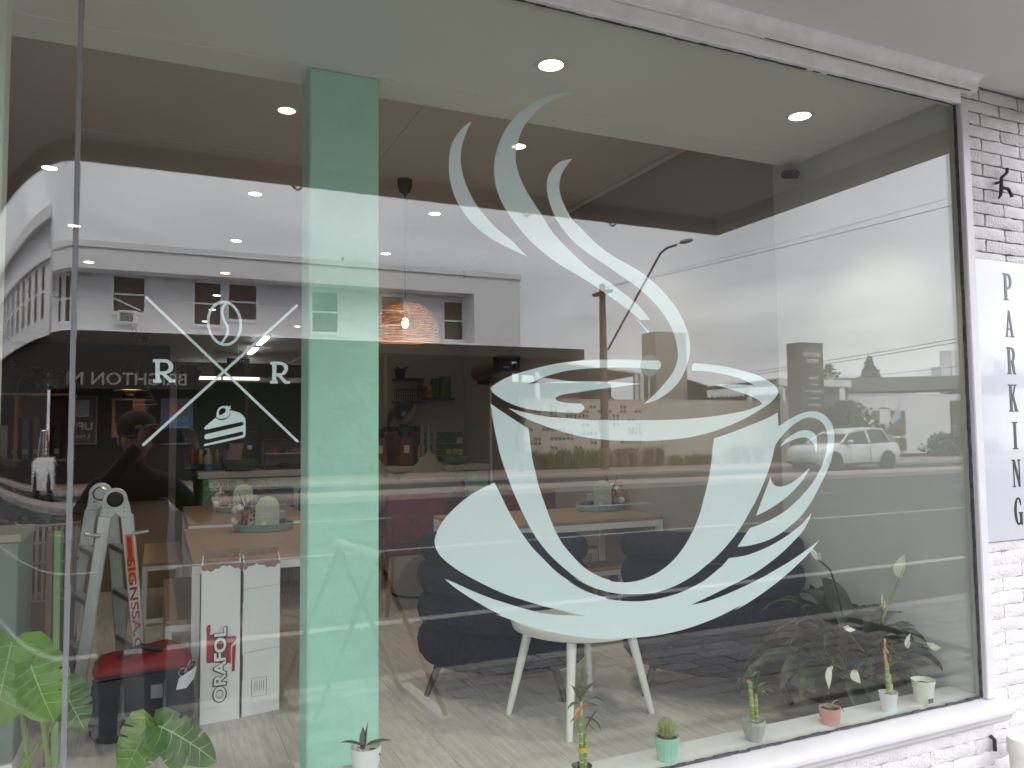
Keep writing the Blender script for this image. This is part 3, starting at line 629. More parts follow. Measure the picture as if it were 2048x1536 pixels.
def spot(col, c, r, nm): return lambda o: B().lathe([(r,0),(r,.004),(0,.005)], (0,0,0), 18).ob(nm, mat(nm+' ink', col, .8), o).__setattr__('matrix_local', Matrix.Translation(V((c[0],-26.944,c[1]))-W[o.name]) @ Matrix.Rotation(R(-90),4,'X'))
def blk(col, xa, xb, za, zb, nm): return lambda o: B().box((xa,-26.9445,za),(xb,-26.942,zb)).ob(nm, mat(nm+' ink', col, .8), o)
poster(-2.72,-1.86,1.3,2.8,(.10,.10,.12),[blk((.45,.48,.53),-2.5,-2.05,2.15,2.7,'poster_picture'),
    lambda o: text('UFC','poster_text',m_lettw,o,(-1.95,-26.941,1.72),(-1,0,0),(0,0,1),.66,.26,.001,.02), lambda o: text('Live','poster_text',m_lettw,o,(-2.02,-26.941,1.45),(-1,0,0),(0,0,1),.42,.16)],
    'dark framed UFC Live poster on the hotel wall, reflected')
poster(-1.36,-.42,1.5,2.75,(.75,.30,.16),[blk((.05,.06,.07),-1.30,-.78,1.95,2.7,'poster_picture'),spot((.8,.8,.8),(-1.02,2.1),.22,'plate'),spot((.6,.15,.06),(-1.02,2.14),.14,'food')],
    'orange framed food poster with a plate on the hotel wall, reflected')
poster(.12,1.06,1.25,2.75,(.12,.28,.60),[blk((.55,.2,.26),.25,.9,2.2,2.65,'poster_picture'),
    lambda o: text('Kids','poster_text',m_lettw,o,(.92,-26.941,1.98),(-1,0,0),(0,0,1),.45,.17), lambda o: text('Fun','poster_text',m_lettw,o,(.92,-26.941,1.72),(-1,0,0),(0,0,1),.4,.17)],
    'blue framed poster with party picture on the hotel wall, reflected')
# the wing that comes forward, seen bent in the curved pane
wing = thing('hotel_wing', 'white hotel wing with tall narrow windows, bent in the curved pane reflection', 'building', (-20,-24,0))
b = B(); b.box((-48,-38,4.6),(-8.25,-24.0,8.6)); b.ob('wing_wall', m_facade, wing)
B().box((-48,-24.4,0),(-8.25,-24.2,4.59)).ob('wing_ground_floor', m_verd, wing)
B().box((-48,-23.999,8.1),(-8.2,-23.4,8.5)).ob('wing_cornice', m_trim, wing)
B().box((-48,-23.999,6.95),(-8.2,-23.8,7.1)).ob('wing_band', m_trim, wing)
for i in range(11):
    x = -10.2-i*2.1
    o = B().box((x-.4,-23.999,5.2),(x+.4,-23.97,6.8)).ob('window', m_hwin, wing); B().box((x-.4,-23.969,5.96),(x+.4,-23.94,6.04)).ob('sash', m_trim, o)

# ---------------------------------------------------------------- block wall, garden, street things
bw = thing('breeze_block_wall', 'cream pierced breeze block wall mirrored behind the cup rim', 'wall', (20,-26.6,0))
random.seed(21)
nx_, nz_ = 30, 15; cw, ch_ = 5.6/nx_, 2.8/nz_; X0_ = 13.5; b = B()
holes = set()
for jz in range(1, nz_-1):
    for ix in range(0, nx_-1, 2):
        if random.random() < .36: holes.add((ix,jz)); holes.add((ix+1,jz))
for ix in range(nx_):
    for jz in range(nz_):
        x0, x1, z0, z1 = X0_+ix*cw, X0_+(ix+1)*cw, jz*ch_, (jz+1)*ch_; y = -26.5
        if (ix,jz) in holes:
            e = .03; k = [(x0,y,z0),(x1,y,z0),(x1,y,z1),(x0,y,z1),(x0+e,y,z0+e),(x1-e,y,z0+e),(x1-e,y,z1-e),(x0+e,y,z1-e),(x0+e,y-.16,z0+e),(x1-e,y-.16,z0+e),(x1-e,y-.16,z1-e),(x0+e,y-.16,z1-e)]
            b.add(k, [(0,1,5,4),(1,2,6,5),(2,3,7,6),(3,0,4,7),(4,5,9,8),(5,6,10,9),(6,7,11,10),(7,4,8,11)]); b.add(k[8:], [(0,1,2,3)], 1)
        else: b.add([(x0,y,z0),(x1,y,z0),(x1,y,z1),(x0,y,z1)], [(0,1,2,3)])
pw_ = b.ob('pierced_panel', [m_breeze, m_breezeg], bw, fix=False); pw_['kind'] = 'stuff'
B().box((13.5,-26.9,0),(28.3,-26.67,2.8)).ob('wall_backing', m_breeze, bw)
b = B(); random.seed(5)
for j in range(14):
    x = 19.11 - (.2 if j%2 else 0)
    while x < 28.2:
        x1 = min(x+.4, 28.25); x0 = max(x,19.11); y = -26.5 + random.choice((0,0,0,.012,-.012)); b.box((x0+.006,-26.669,j*.2+.005),(x1-.006,y,j*.2+.196)); x += .4
o = b.ob('concrete_block', m_breeze, bw); o['kind'] = 'stuff'
B().box((13.5,-26.92,2.801),(28.3,-26.48,2.85)).ob('wall_coping', m_breeze, bw)
def tuft(b, x, y, n, h, sp, mi=0):
    for _ in range(n):
        a = random.uniform(0,6.28); s_ = random.uniform(.2,1)*sp; hh = h*random.uniform(.6,1.1); px = x+random.gauss(0,.09); py = y+random.gauss(0,.09)
        d = V((math.cos(a),math.sin(a),0)); wv = V((-d.y,d.x,0))*.014
        p1 = V((px,py,0))+d*s_*.35+V((0,0,hh*.65)); p2 = V((px,py,0))+d*s_+V((0,0,hh*random.uniform(.7,1)))
        p0 = V((px,py,0)); b.add([p0-wv,p0+wv,p1+wv,p1-wv,p2],[(0,1,2,3),(3,2,4)],mi)
b = B(); x = 13.4
while x < 17.2: tuft(b, x, -25.9+random.uniform(-.3,.3), 26, .95, .3); x += .12
x = 19.9
while x < 22.5: tuft(b, x, -25.9+random.uniform(-.3,.3), 20, .6, .3); x += .16
for x in (17.6,18.2,19.0,19.5,23.6,24.2,25): tuft(b, x, -25.8, 150, 1.0, .75, 1)
o = b.ob('ornamental_grass', [m_grassg, m_grassb], fix=False); o['kind'] = 'stuff'; tag(o, 'clumps of green and dry strappy grass along the block wall, reflected', 'grass')
pl = thing('power_pole', 'brown timber power pole with street lamp arm mirrored inside the cup', 'pole', (15.9,-24.3,0))
B().tube([(15.9,-24.3,0),(15.9,-24.3,4),(15.9,-24.3,7.3)], [.17,.15,.12], 12).ob('pole_shaft', m_timber, pl, smooth=40)
B().tube([(16.05,-24.2,4.7),(16.65,-22.97,6.67),(17.1,-22.05,8.15),(17.25,-21.85,8.33),(17.55,-21.6,8.42)], .045, 8).ob('lamp_arm', m_grille, pl, smooth=40)
b = B(); b.ball((17.85,-21.45,8.55), (.32,.16,.09), q=Quaternion((0,1,0), R(-14))); b.ob('lamp_head', mat('lamp grey', (.2,.19,.18), .6), pl, smooth=60)
b = B(); b.box((15.78,-24.9,6.9),(16.02,-23.7,7.0)); b.ob('cross_arm', m_timber, pl)
for dy_ in (-.5,0,.5): B().lathe([(.03,0),(.045,.06),(.02,.14)], (15.9,-24.3+dy_,7.0), 8).ob('insulator', m_ac, pl)
def wire(p, q, sag, nm, lab, r=.008):
    p, q = V(p), V(q); o = B().tube([p.lerp(q,t/16)+V((0,0,-sag*4*(t/16)*(1-t/16))) for t in range(17)], r, 5).ob(nm, m_dark); tag(o, lab, 'wire'); return o
wire((15.95,-24.3,7.15),(17.1,-4,6.63),.12,'power_line','lower dark power line rising right from the pole in the reflection')
wire((15.95,-24.6,7.2),(17.5,-4,7.0),.12,'power_line','upper thin power line rising right from the pole in the reflection',.005)
wire((31.8,-34,4.87),(28,-18,4.93),.05,'power_line','topmost of the wires crossing behind the dark pylon sign',.016)
wire((31.8,-34,4.70),(28,-18,4.79),.05,'power_line','second of the wires crossing behind the dark pylon sign',.016)
wire((38.6,-34,4.65),(27.9,-18,3.85),.05,'power_line','lowest wire running above the low white building at right',.014)
tw = thing('chimney_tower', 'plain beige block tower rising behind the block wall, reflected', 'tower', (23.3,-30.6,0))
B().box((22.35,-31.2,0),(24.2,-30,6.4)).ob('tower_shaft', mat('beige tower block', (.36,.325,.28), .85, var=.05, vs=1), tw)
g = B()
for k in range(15): g.box((22.34,-29.999,.4+k*.4),(24.21,-29.996,.415+k*.4))
g.ob('tower_joint', m_breezeg, tw)
pb = thing('beer_garden_pavilion', 'open pavilion with white posts, skillion roof and colourful wall, reflected', 'building', (18.4,-29,0))
B().add([(15.2,-29,4.7),(20.9,-29,4.15),(20.9,-34,4.0),(15.2,-34,4.6),(15.2,-29,4.78),(20.9,-29,4.25),(20.9,-34,4.1),(15.2,-34,4.7)],[(0,1,2,3),(7,6,5,4),(0,4,5,1),(1,5,6,2),(2,6,7,3),(3,7,4,0)]).ob('skillion_roof', m_ac, pb)
for x in (15.3,20.5,20.8): B().box((x-.1,-29.1,0),(x+.1,-28.95,4.15)).ob('white_post', m_trim, pb)
B().box((15.2,-33.5,0),(20.9,-33.4,4.0)).ob('rear_wall', m_verd, pb)
B().box((17.2,-31,2.6),(18.5,-30.9,3.5)).ob('pink_panel', mat('pink panel', (.5,.25,.42), .6), pb); B().box((19.2,-31,2.6),(20.3,-30.9,3.8)).ob('teal_panel', mat('teal panel', (.05,.18,.2), .6), pb)
b = B(); b.tube([(20.0,-30.85,2.6)]+[(20.0+.5*math.cos(R(a)),-30.85,2.6+.5*math.sin(R(a))) for a in range(0,181,20)], .14, 6); b.ob('coral_arch', mat('coral', (.5,.2,.13), .6), pb)
for k in range(10): B().box((15.4+k*.32,-29.3,3.9),(15.43+k*.32,-29.27,4.5)).ob('slat', m_timber, pb)
dsc = thing('round_sign', 'round pale green disc sign above the block wall, reflected', 'sign', (20.6,-28,2.8))
B().tube([(20.6,-28.1,2.8),(20.6,-28.1,4.5)], .04, 6).ob('sign_post', m_trim, dsc)
o = B().lathe([(.5,-.02),(.5,.02)], (0,0,0), 24).ob('disc', mat('pale green disc', (.4,.5,.45), .6), dsc, org=(0,0,0)); o.matrix_local = Matrix.Translation(V((20.6,-28,4.5))-W[dsc.name]) @ Matrix.Rotation(R(90),4,'X')
aw = thing('scalloped_awning', 'white awning with scalloped edge behind the block wall, reflected', 'awning', (26.6,-30,3))
B().add([(24.4,-28.6,3.6),(29.2,-28.6,4.1),(29.2,-32,4.6),(24.4,-32,4.5),(24.4,-28.6,3.66),(29.2,-28.6,4.16),(29.2,-32,4.66),(24.4,-32,4.56)],[(0,1,2,3),(7,6,5,4),(0,4,5,1),(1,5,6,2),(2,6,7,3),(3,7,4,0)]).ob('awning_roof', m_trim, aw)
b = B(); lp = [(24.4,3.45),(24.4,3.2)]
for k in range(16): x = 24.4+k*.3; lp += [(x+.08,3.08+k*.012),(x+.15,3.06+k*.012),(x+.22,3.08+k*.012),(x+.3,3.2+k*.012)]
lp += [(29.2,3.7)]; b.poly([lp], lambda x,y,d:(x,-28.7-d,y), .02); b.ob('scalloped_valance', m_trim, aw)
B().box((24.4,-32.3,0),(29.2,-32.2,4.4)).ob('rear_wall', mat('olive wall', (.16,.15,.11), .8), aw)
for x in (26.9,29.1): B().box((x-.09,-28.65,0),(x+.09,-28.5,3.6)).ob('awning_post', m_trim, aw)
tot = thing('pylon_sign', 'tall dark pylon sign lettered Brighton Metro, reflected behind the white SUV', 'sign', (27.1,-24.8,0))
B().box((26.31,-25.35,0),(27.72,-24.5,5.42)).ob('pylon_body', m_totem, tot, bevel=.03)
yy = -24.496
text('BRIGHTON','pylon_text',m_lettw,tot,(27.5,yy,4.78),(-1,0,0),(0,0,1),.98,.19,.003,.02); text('METRO','pylon_text',m_lettw,tot,(27.34,yy,4.48),(-1,0,0),(0,0,1),.64,.19,.003,.02)
for i, (s_, wd) in enumerate((('bistro',.5),('beer garden',.9),('sports bar',.78),('gaming',.58))):
    text(s_,'pylon_text',m_lettw,tot,(27.05+wd/2,yy,3.72-i*.62),(-1,0,0),(0,0,1),wd,.2,.003)
    if i < 3: B().box((26.8,yy-.003,3.5-i*.62),(27.3,yy,3.53-i*.62)).ob('divider', m_lettw, tot)
b = B(); b.poly([[(26.75,5.1),(27.0,5.24),(27.25,5.1),(27.25,5.07),(27.0,5.2),(26.75,5.07)]], lambda x,y,d:(x,yy-d,y), .003); b.ob('roof_emblem', m_lett, tot)
mb = thing('white_pavilion', 'white flat roofed pavilion behind the pylon sign, reflected', 'building', (31.5,-30,0))
B().box((28.6,-34,3.75),(34.4,-29,4.12)).ob('flat_roof', m_trim, mb); B().box((33.6,-29.4,0),(34.0,-29.1,3.74)).ob('white_post', m_trim, mb); B().box((28.6,-34,0),(33.9,-33.8,3.74)).ob('rear_wall', mat('olive pavilion wall', (.2,.2,.17), .8), mb)
wb = thing('white_brick_building', 'low white brick building with grey fascia at the right end of the reflection', 'building', (41,-32,0))
B().box((35.2,-40,0),(60,-30,3.5)).ob('brick_wall', m_facadeb, wb)
B().add([(35.0,-29.8,3.5),(60,-29.8,4.4),(60,-29.8,5.2),(35.0,-29.8,4.3),(35,-40,3.5),(60,-40,4.4),(60,-40,5.2),(35,-40,4.3)],[(0,1,2,3),(7,6,5,4),(0,4,5,1),(1,5,6,2),(2,6,7,3),(3,7,4,0)]).ob('grey_fascia', mat('grey fascia', (.14,.15,.15), .7), wb)
for x0,x1,z0,z1,c in ((37.2,39.6,1.1,2.5,m_hwin),(37.2,39.6,.2,.9,m_hwin),(43.6,46.5,1.6,3.1,m_grille),(43.6,45.2,.4,1.5,m_grille),(45.4,46.6,.4,1.5,m_ac)): B().box((x0,-29.998,z0),(x1,-29.9,z1)).ob('window', c, wb)
B().box((44.2,-31,4.4),(48,-30.2,6.2)).ob('stepped_box', m_facade, wb); B().box((43.4,-31,4.3),(44.19,-30.3,5.2)).ob('stepped_box', m_facade, wb)
B().box((42.5,-29.6,0),(46.5,-29,.75)).ob('planter', m_grille, wb)
def tree(name, label, c, h, rx, trunk_h, m, n, conic=0, cat='tree', grp=None):
    t = thing(name, label, cat, c, grp); x, y, z = c
    tr = B(); tr.tube([(x,y,z),(x+.05*rx,y,z+trunk_h*.6),(x,y,z+trunk_h+h*.35)], [.09*rx+.04,.07*rx+.03,.03], 8)
    for k in range(5): a = k*1.26; tr.tube([(x,y,z+trunk_h*.9),(x+math.cos(a)*rx*.6,y+math.sin(a)*rx*.6,z+trunk_h+h*.4)], [.05,.015], 5)
    tr.ob('trunk', m_timber, t)
    b = B()
    for _ in range(n):
        u = random.random(); a = random.uniform(0,6.28); rr = math.sqrt(random.random())
        prof_ = (1-u)**.8 if conic else math.sin(math.pi*min(1,.12+u*.86))**.7
        lump = 1+.25*math.sin(3*a+u*7)
        p = V((x+math.cos(a)*rr*rx*prof_*lump, y+math.sin(a)*rr*rx*prof_*lump, z+trunk_h+u*h)); s_ = random.uniform(.1,.26)*(.6+rx*.18)
        q = Quaternion(V((random.gauss(0,1),random.gauss(0,1),random.gauss(0,1))).normalized(), random.uniform(0,6.28))
        b.add([p+q@V((-s_,0,0)),p+q@V((0,-s_*.5,0)),p+q@V((s_,0,0)),p+q@V((0,s_*.5,.1*s_))],[(0,1,2,3)])
    b.ob('crown', m, t, fix=False); return t
random.seed(31)
tree('conifer_tree','dark rounded conifer above the low white building, reflected',(48.5,-40,0),4.4,1.7,2.4,m_leafd,1500,1)
tree('pine_tree','dark spiky pine at the right edge of the reflection',(61.5,-41,0),5.2,3.0,2.6,m_leafd,3200)
tree('small_tree','dark shrub top peeking beside the pylon sign, reflected',(44.4,-40,0),3.9,1.1,2.2,m_leafd,900)
tree('shrub','bushy green shrub right of the pylon sign, reflected',(30.0,-25.4,0),2.6,1.7,.2,m_leafg,1500,cat='shrub')
tree('shrub','low green shrub in front of the white brick building, reflected',(37.5,-26,0),1.1,1.1,.05,m_leafg,600,cat='shrub')
ns = thing('parking_notice', 'white parking notice with red header on a post, reflected', 'sign', (30.6,-23.8,0))
B().tube([(30.6,-23.8,0),(30.6,-23.8,2.5)], .03, 6).ob('sign_post', m_grille, ns); B().box((30.25,-23.76,1.7),(30.95,-23.73,2.45)).ob('notice_panel', m_lettw, ns); B().box((30.25,-23.7295,2.38),(30.95,-23.725,2.45)).ob('red_header', mat('red header', (.22,.08,.07), .6), ns)
fl = thing('feather_flag', 'pale blue feather flag leaning beside the white building, reflected', 'flag', (32,-24.2,0))
B().tube([(32.2,-24.2,0),(32.2,-24.2,2.9)], .02, 6).ob('flag_pole', m_grille, fl); b = B(); b.poly([[(32.2,2.8),(31.9,2.3),(31.0,1.5),(31.2,1.45),(32.2,2.0)]], lambda x,y,d:(x,-24.18-d,y), .01); b.ob('flag_cloth', mat('pale blue cloth', (.35,.5,.65), .8), fl)
# ================================================================ vehicles and A-frame
m_carw = mat('white car paint', (.78,.79,.80), .2, coat=.8)
m_cglass = mat('car glass', (.03,.035,.035), .06, spec=.7)
m_tyre = mat('tyre rubber', (.02,.02,.02), .85)
m_rim = mat('alloy rim', (.45,.45,.46), .3, metal=.8)
m_blk = mat('black plastic', (.02,.02,.022), .6)
m_lamp = mat('headlamp lens', (.35,.36,.38), .1, spec=.7)
m_red = mat('red lens', (.35,.02,.02), .2)
def loft(b, secs, mi=0):
    k = len(secs[0]); base = len(b.v)
    fs = [(i*k+j, i*k+(j+1)%k, (i+1)*k+(j+1)%k, (i+1)*k+j) for i in range(len(secs)-1) for j in range(k)]
    fs += [tuple(range(k-1,-1,-1)), tuple(range((len(secs)-1)*k, len(secs)*k))]
    return b.add([p for s_ in secs for p in s_], fs, mi)
def wheel(par, x, y, r, side):
    o = B().lathe([(r*.62,-.1),(r*.95,-.11),(r,-.07),(r,.07),(r*.95,.11),(r*.62,.1)], n=28).ob('wheel', m_tyre, par, smooth=40, org=(0,0,0))
    o.matrix_local = Matrix.Translation((x,y,r)) @ Matrix.Rotation(R(90),4,'X')
    q = B().lathe([(r*.6,-.02),(r*.66,.085*side),(r*.6,.09*side),(r*.5,.06*side),(0,.06*side)], n=24)
    q.ob('rim', m_blk, o, smooth=40, org=(0,0,0)).parent = o
    sp_ = B()
    for k in range(5):
        a = 2*math.pi*k/5
        for da in (-.16,.16): sp_.bar((.06*math.cos(a),.06*math.sin(a),.08*side),(r*.6*math.cos(a+da),r*.6*math.sin(a+da),.085*side), .035, .03)
    sp_.ob('spokes', m_rim, o, org=(0,0,0))
# SUV, local: front at -x, length 4.6, width 1.88
suv = thing('white_suv', 'white SUV driving left along the far lanes, mirrored through the cup handle', 'car', (24.95,-21.0,-.12), local=True)
st_ = [(-2.30,.42,.70,.55),(-2.22,.30,.86,.78),(-2.0,.24,.98,.88),(-1.5,.22,1.04,.93),(-.95,.22,1.08,.94),(0,.22,1.08,.94),(1.0,.22,1.10,.94),(1.7,.24,1.12,.92),(2.12,.28,1.10,.86),(2.28,.42,.98,.74)]
secs = []
for x,z0,z1,hw in st_:
    zm = (z0+z1)/2; half = [(0,z0),(hw*.9,z0),(hw,zm-.12),(hw*.985,zm+.12),(hw*.93,z1-.06),(hw*.8,z1),(0,z1+.015)]
    secs.append([V((x,y,z)) for y,z in half]+[V((x,-y,z)) for y,z in half[-2:0:-1]])
body = loft(B(), secs).ob('body', m_carw, suv, smooth=50)
gs = [(-1.02,1.06,1.07,.86,.84),(-.45,1.05,1.45,.88,.66),(.0,1.05,1.585,.89,.66),(.8,1.05,1.62,.89,.65),(1.5,1.06,1.56,.86,.63),(2.05,1.08,1.30,.80,.58),(2.2,1.05,1.08,.74,.56)]
secs = [[V((x,-b_,z0)),V((x,-t_,z1)),V((x,t_,z1)),V((x,b_,z0))] for x,z0,z1,b_,t_ in gs]
loft(B(), secs).ob('glasshouse', m_cglass, suv, smooth=40)
rs = [(-.52,1.42,.66),(-.3,1.52,.67),(.0,1.60,.68),(.8,1.64,.67),(1.5,1.585,.65),(1.95,1.40,.6)]
secs = [[V((x,-t_,z-.02)),V((x,-t_*.8,z+.03)),V((x,t_*.8,z+.03)),V((x,t_,z-.02))] for x,z,t_ in rs]
loft(B(), secs).ob('roof', m_carw, suv, smooth=50)
b = B()
for sd in (1,-1):
    b.bar((-1.05,sd*.865,1.06),(-.45,sd*.69,1.46), .07, .05); b.bar((.42,sd*.90,1.06),(.42,sd*.68,1.6), .09, .04); b.bar((1.62,sd*.86,1.07),(1.45,sd*.655,1.57), .17, .05); b.bar((-.45,sd*.69,1.47),(.8,sd*.675,1.62), .05,.05); b.bar((.8,sd*.675,1.62),(1.5,sd*.65,1.57), .05,.05)
b.ob('pillar', m_carw, suv)
b = B(); b.poly([[(-.52,.78),(.52,.78),(.44,.50),(-.44,.50)]], lambda y,z,d:(-2.295+.25*abs(y)**2+d,y,z), .02); b.ob('grille', m_blk, suv)
for sd in (1,-1):
    B().add([(-2.2,sd*.50,.80),(-2.02,sd*.84,.86),(-1.75,sd*.92,.90),(-1.95,sd*.895,.80),(-2.19,sd*.56,.74),(-2.1,sd*.5,.8)],[(0,1,2,3,4)]).ob('headlight', m_lamp, suv)
    B().add([(-2.27,sd*.6,.52),(-2.17,sd*.82,.52),(-2.19,sd*.8,.40),(-2.27,sd*.62,.40)],[(0,1,2,3)]).ob('fog_lamp', m_blk, suv)
    B().ball((-.72,sd*1.02,1.12), (.1,.13,.08)).ob('mirror', m_carw, suv, smooth=60)
    B().box((2.16,sd*.78-.06,.92),(2.26,sd*.78+.06,1.06)).ob('tail_light', m_red, suv)
    for dx_ in (-.1,.85): B().box((dx_+.05,sd*.945-.01,.86),(dx_+.27,sd*.945+.015,.885)).ob('door_handle', m_carw, suv)
    for wx in (-1.45,1.38):
        o = B().lathe([(.40,-.02),(.40,.02)], n=28).ob('wheel_arch', m_blk, suv, org=(0,0,0)); o.matrix_local = Matrix.Translation((wx,sd*.93,.36)) @ Matrix.Rotation(R(90),4,'X')
        wheel(suv, wx, sd*.86, .345, -sd)
    g = B()
    for x in (-.62,.42,1.3): g.box((x,sd*.938-.004,.36),(x+.012,sd*.938+.006,1.0))
    g.ob('door_gap', m_blk, suv); B().box((-1.0,sd*.93-.015,.23),(1.0,sd*.93+.02,.31)).ob('side_skirt', m_blk, suv)
B().box((-2.3,-.27,.42),(-2.285,.27,.5)).ob('number_plate', m_lettw, suv); B().box((-2.28,-.7,.26),(-2.1,.7,.36)).ob('lower_bumper', m_blk, suv)
# ute, seen squeezed in the curved pane
ute = thing('white_ute', 'white utility truck squeezed thin by the curved pane reflection', 'ute', (-7.2,-19.8,-.12), local=True)
st_ = [(-2.5,.5,.9,.75),(-2.35,.38,1.02,.86),(-1.5,.34,1.12,.9),(-.9,.34,1.15,.91),(2.4,.38,1.15,.91),(2.5,.42,1.1,.88)]
secs = []
for x,z0,z1,hw in st_:
    half = [(0,z0),(hw*.92,z0),(hw,(z0+z1)/2),(hw*.95,z1),(0,z1)]; secs.append([V((x,y,z)) for y,z in half]+[V((x,-y,z)) for y,z in half[-2:0:-1]])
loft(B(), secs).ob('body', m_carw, ute, smooth=50)
secs = [[V((x,-b_,1.14)),V((x,-t_,z1)),V((x,t_,z1)),V((x,b_,1.14))] for x,z1,b_,t_ in ((-1.1,1.16,.84,.82),(-.5,1.74,.86,.68),(.6,1.78,.86,.68),(.75,1.5,.86,.7))]
loft(B(), secs).ob('cab_glass', m_cglass, ute, smooth=40)
B().box((-.5,-.7,1.76),(.65,.7,1.82)).ob('cab_roof', m_carw, ute, bevel=.03)
b = B()
for sd in (1,-1): b.bar((-1.1,sd*.85,1.16),(-.5,sd*.7,1.77), .09); b.bar((.05,sd*.87,1.16),(.05,sd*.7,1.77), .09); b.bar((.7,sd*.86,1.16),(.64,sd*.7,1.77), .12)
b.ob('pillar', m_carw, ute)
for sd in (1,-1):
    for wx in (-1.6,1.5):
        o = B().lathe([(.43,-.02),(.43,.02)], n=24).ob('wheel_arch', m_blk, ute, org=(0,0,0)); o.matrix_local = Matrix.Translation((wx,sd*.9,.38)) @ Matrix.Rotation(R(90),4,'X'); wheel(ute, wx, sd*.84, .37, -sd)
    B().box((-2.45,sd*.7-.15,.85),(-2.38,sd*.7+.15,1.0)).ob('headlight', m_lamp, ute); B().box((2.44,sd*.8-.07,.85),(2.52,sd*.8+.07,1.1)).ob('tail_light', m_red, ute)
# A-frame footpath sign between camera and kerb
af = thing('a_frame_sign', 'folding timber A-frame sign on the footpath, reflected over the mint column', 'sign', (1.2,-2.4,0))
m_wood = mat('brown stained timber', (.20,.115,.06), .6, var=.2, vs=6, stretch=(1,1,.3))
ax, ay = 1.07, -2.45
for dx_ in (-.22,.22):
    B().bar((1.05+dx_*.25,ay+dx_*1.1,.87),(1.40+dx_*.25,ay+dx_*1.1+.12,.0), .045,.025).ob('leg', m_wood, af); B().bar((1.05+dx_*.25,ay+dx_*1.1,.87),(.72+dx_*.25,ay+dx_*1.1-.1,.0), .045,.025).ob('leg', m_wood, af)
B().tube([(1.0,ay-.3,.885),(1.12,ay+.3,.875)], .028, 10).ob('top_roll', mat('canvas roll', (.6,.6,.57), .8), af, smooth=40)
B().bar((1.40,ay-.24,.012),(1.43,ay+.42,.012), .06,.02).ob('white_foot', m_white, af)
# ================================================================ inside the cafe
m_woodtop = mat('oak laminate', (.37,.25,.17), .4, var=.2, vs=4, stretch=(1,8,1))
m_woodtopx = mat('oak laminate lengthwise', (.37,.255,.175), .4, var=.2, vs=4, stretch=(8,1,1))
m_frame = mat('white powder coat', (.76,.76,.75), .4)
m_navy = mat('navy boucle', (.010,.016,.038), .95, var=.3, vs=40, bump=.7, bs=220, spec=.15)
m_navyleg = mat('dark stained leg', (.03,.028,.03), .5)
m_maroon = mat('maroon fabric', (.13,.028,.032), .9, var=.15, vs=20, bump=.4, bs=200, spec=.15)
m_cush = mat('grey sage cushion', (.30,.30,.25), .95, bump=.4, bs=200)
m_tan = mat('tan timber leg', (.36,.19,.10), .5)
m_linen = mat('pale linen', (.42,.39,.35), .95, bump=.4, bs=180)
m_teal = mat('teal tray', (.20,.31,.29), .45)
m_sage = mat('sage sign board', (.42,.50,.38), .5)
m_mintp = mat('mint counter panel', (.22,.50,.36), .5, var=.05, vs=4)
m_benchtop = mat('white stone benchtop', (.62,.59,.55), .3, var=.04, vs=10)
m_emit = mat('downlight lens', (1,1,1), .5, emit=(1,.80,.58), es=2.6)
m_emitfar = mat('far downlight lens', (1,1,1), .5, emit=(1,.84,.66), es=2.6)
m_ring = mat('downlight ring', (.8,.8,.78), .4)
m_tube = mat('fluorescent diffuser', (1,1,1), .5, emit=(.95,.97,1), es=2.0)
m_sky = mat('bright window strip', (1,1,1), .5, emit=(.9,.95,1), es=.55)
m_leaf = mat('glossy green leaf', (.055,.10,.035), .35, var=.3, vs=14, trans=.18)
m_leafp = mat('peace lily leaf', (.017,.035,.014), .38, var=.35, vs=10, trans=.12)
m_monst = mat('monstera leaf', (.17,.32,.05), .35, var=.25, vs=9, trans=.35)
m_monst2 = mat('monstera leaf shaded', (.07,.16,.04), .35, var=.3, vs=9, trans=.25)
m_stem = mat('green stem', (.20,.30,.07), .45)
m_bam = mat('bamboo cane', (.20,.27,.06), .4, var=.3, vs=30)
m_node = mat('bamboo node', (.45,.42,.24), .6)
m_dry = mat('dry orange leaf', (.55,.25,.07), .7, var=.3, vs=30)
m_flower = mat('white spathe', (.74,.76,.62), .6, trans=.25)
m_soil = mat('potting soil', (.035,.022,.016), .95, bump=.8, bs=120)

# ---------------------------------------------------------------- lights the photo shows
GL = 'round downlights in the ceilings'
k = 0
spots = [(1.258,.405,2.853),(2.426,.402,2.853)] + [(x,y,3.27) for x,y in ((.60,2.19),(1.96,2.19),(-.66,3.70),(.61,3.77),(1.965,3.77),(-.65,5.22),(.61,5.26),(1.975,5.26),(-.65,6.70),(.63,6.78),(1.98,6.78),(.64,8.25),(.66,9.45),(.63,10.7),(2.02,10.8))]
lab = {0:'large warm downlight in the near ceiling above the steam',1:'large warm downlight in the near ceiling at right'}
first = None
for i, (x,y,z) in enumerate(spots):
    if i == 0:
        first = thing('downlight', lab[0], 'downlight', (x,y,z), GL, local=True)
        B().lathe([(.044,-.0035),(.058,-.004),(.060,0)], n=28, cap=False).ob('light_ring', m_ring, first, smooth=40)
        B().lathe([(.0,-.0025),(.0435,-.0025)], n=28, cap=False).ob('lens', m_emit, first)
    else:
        row = 'first' if y < 3 else 'second' if y < 4.5 else 'third' if y < 6 else 'fourth' if y < 7.5 else 'fifth' if y < 9 else 'sixth' if y < 10 else 'seventh'
        side = 'left' if x < 0 else 'middle' if x < 1.2 else 'right'
        dup(first, (x,y,z), 0, lab.get(i, 'small warm downlight, %s row from the window, %s line of the rear ceiling' % (row, side)))
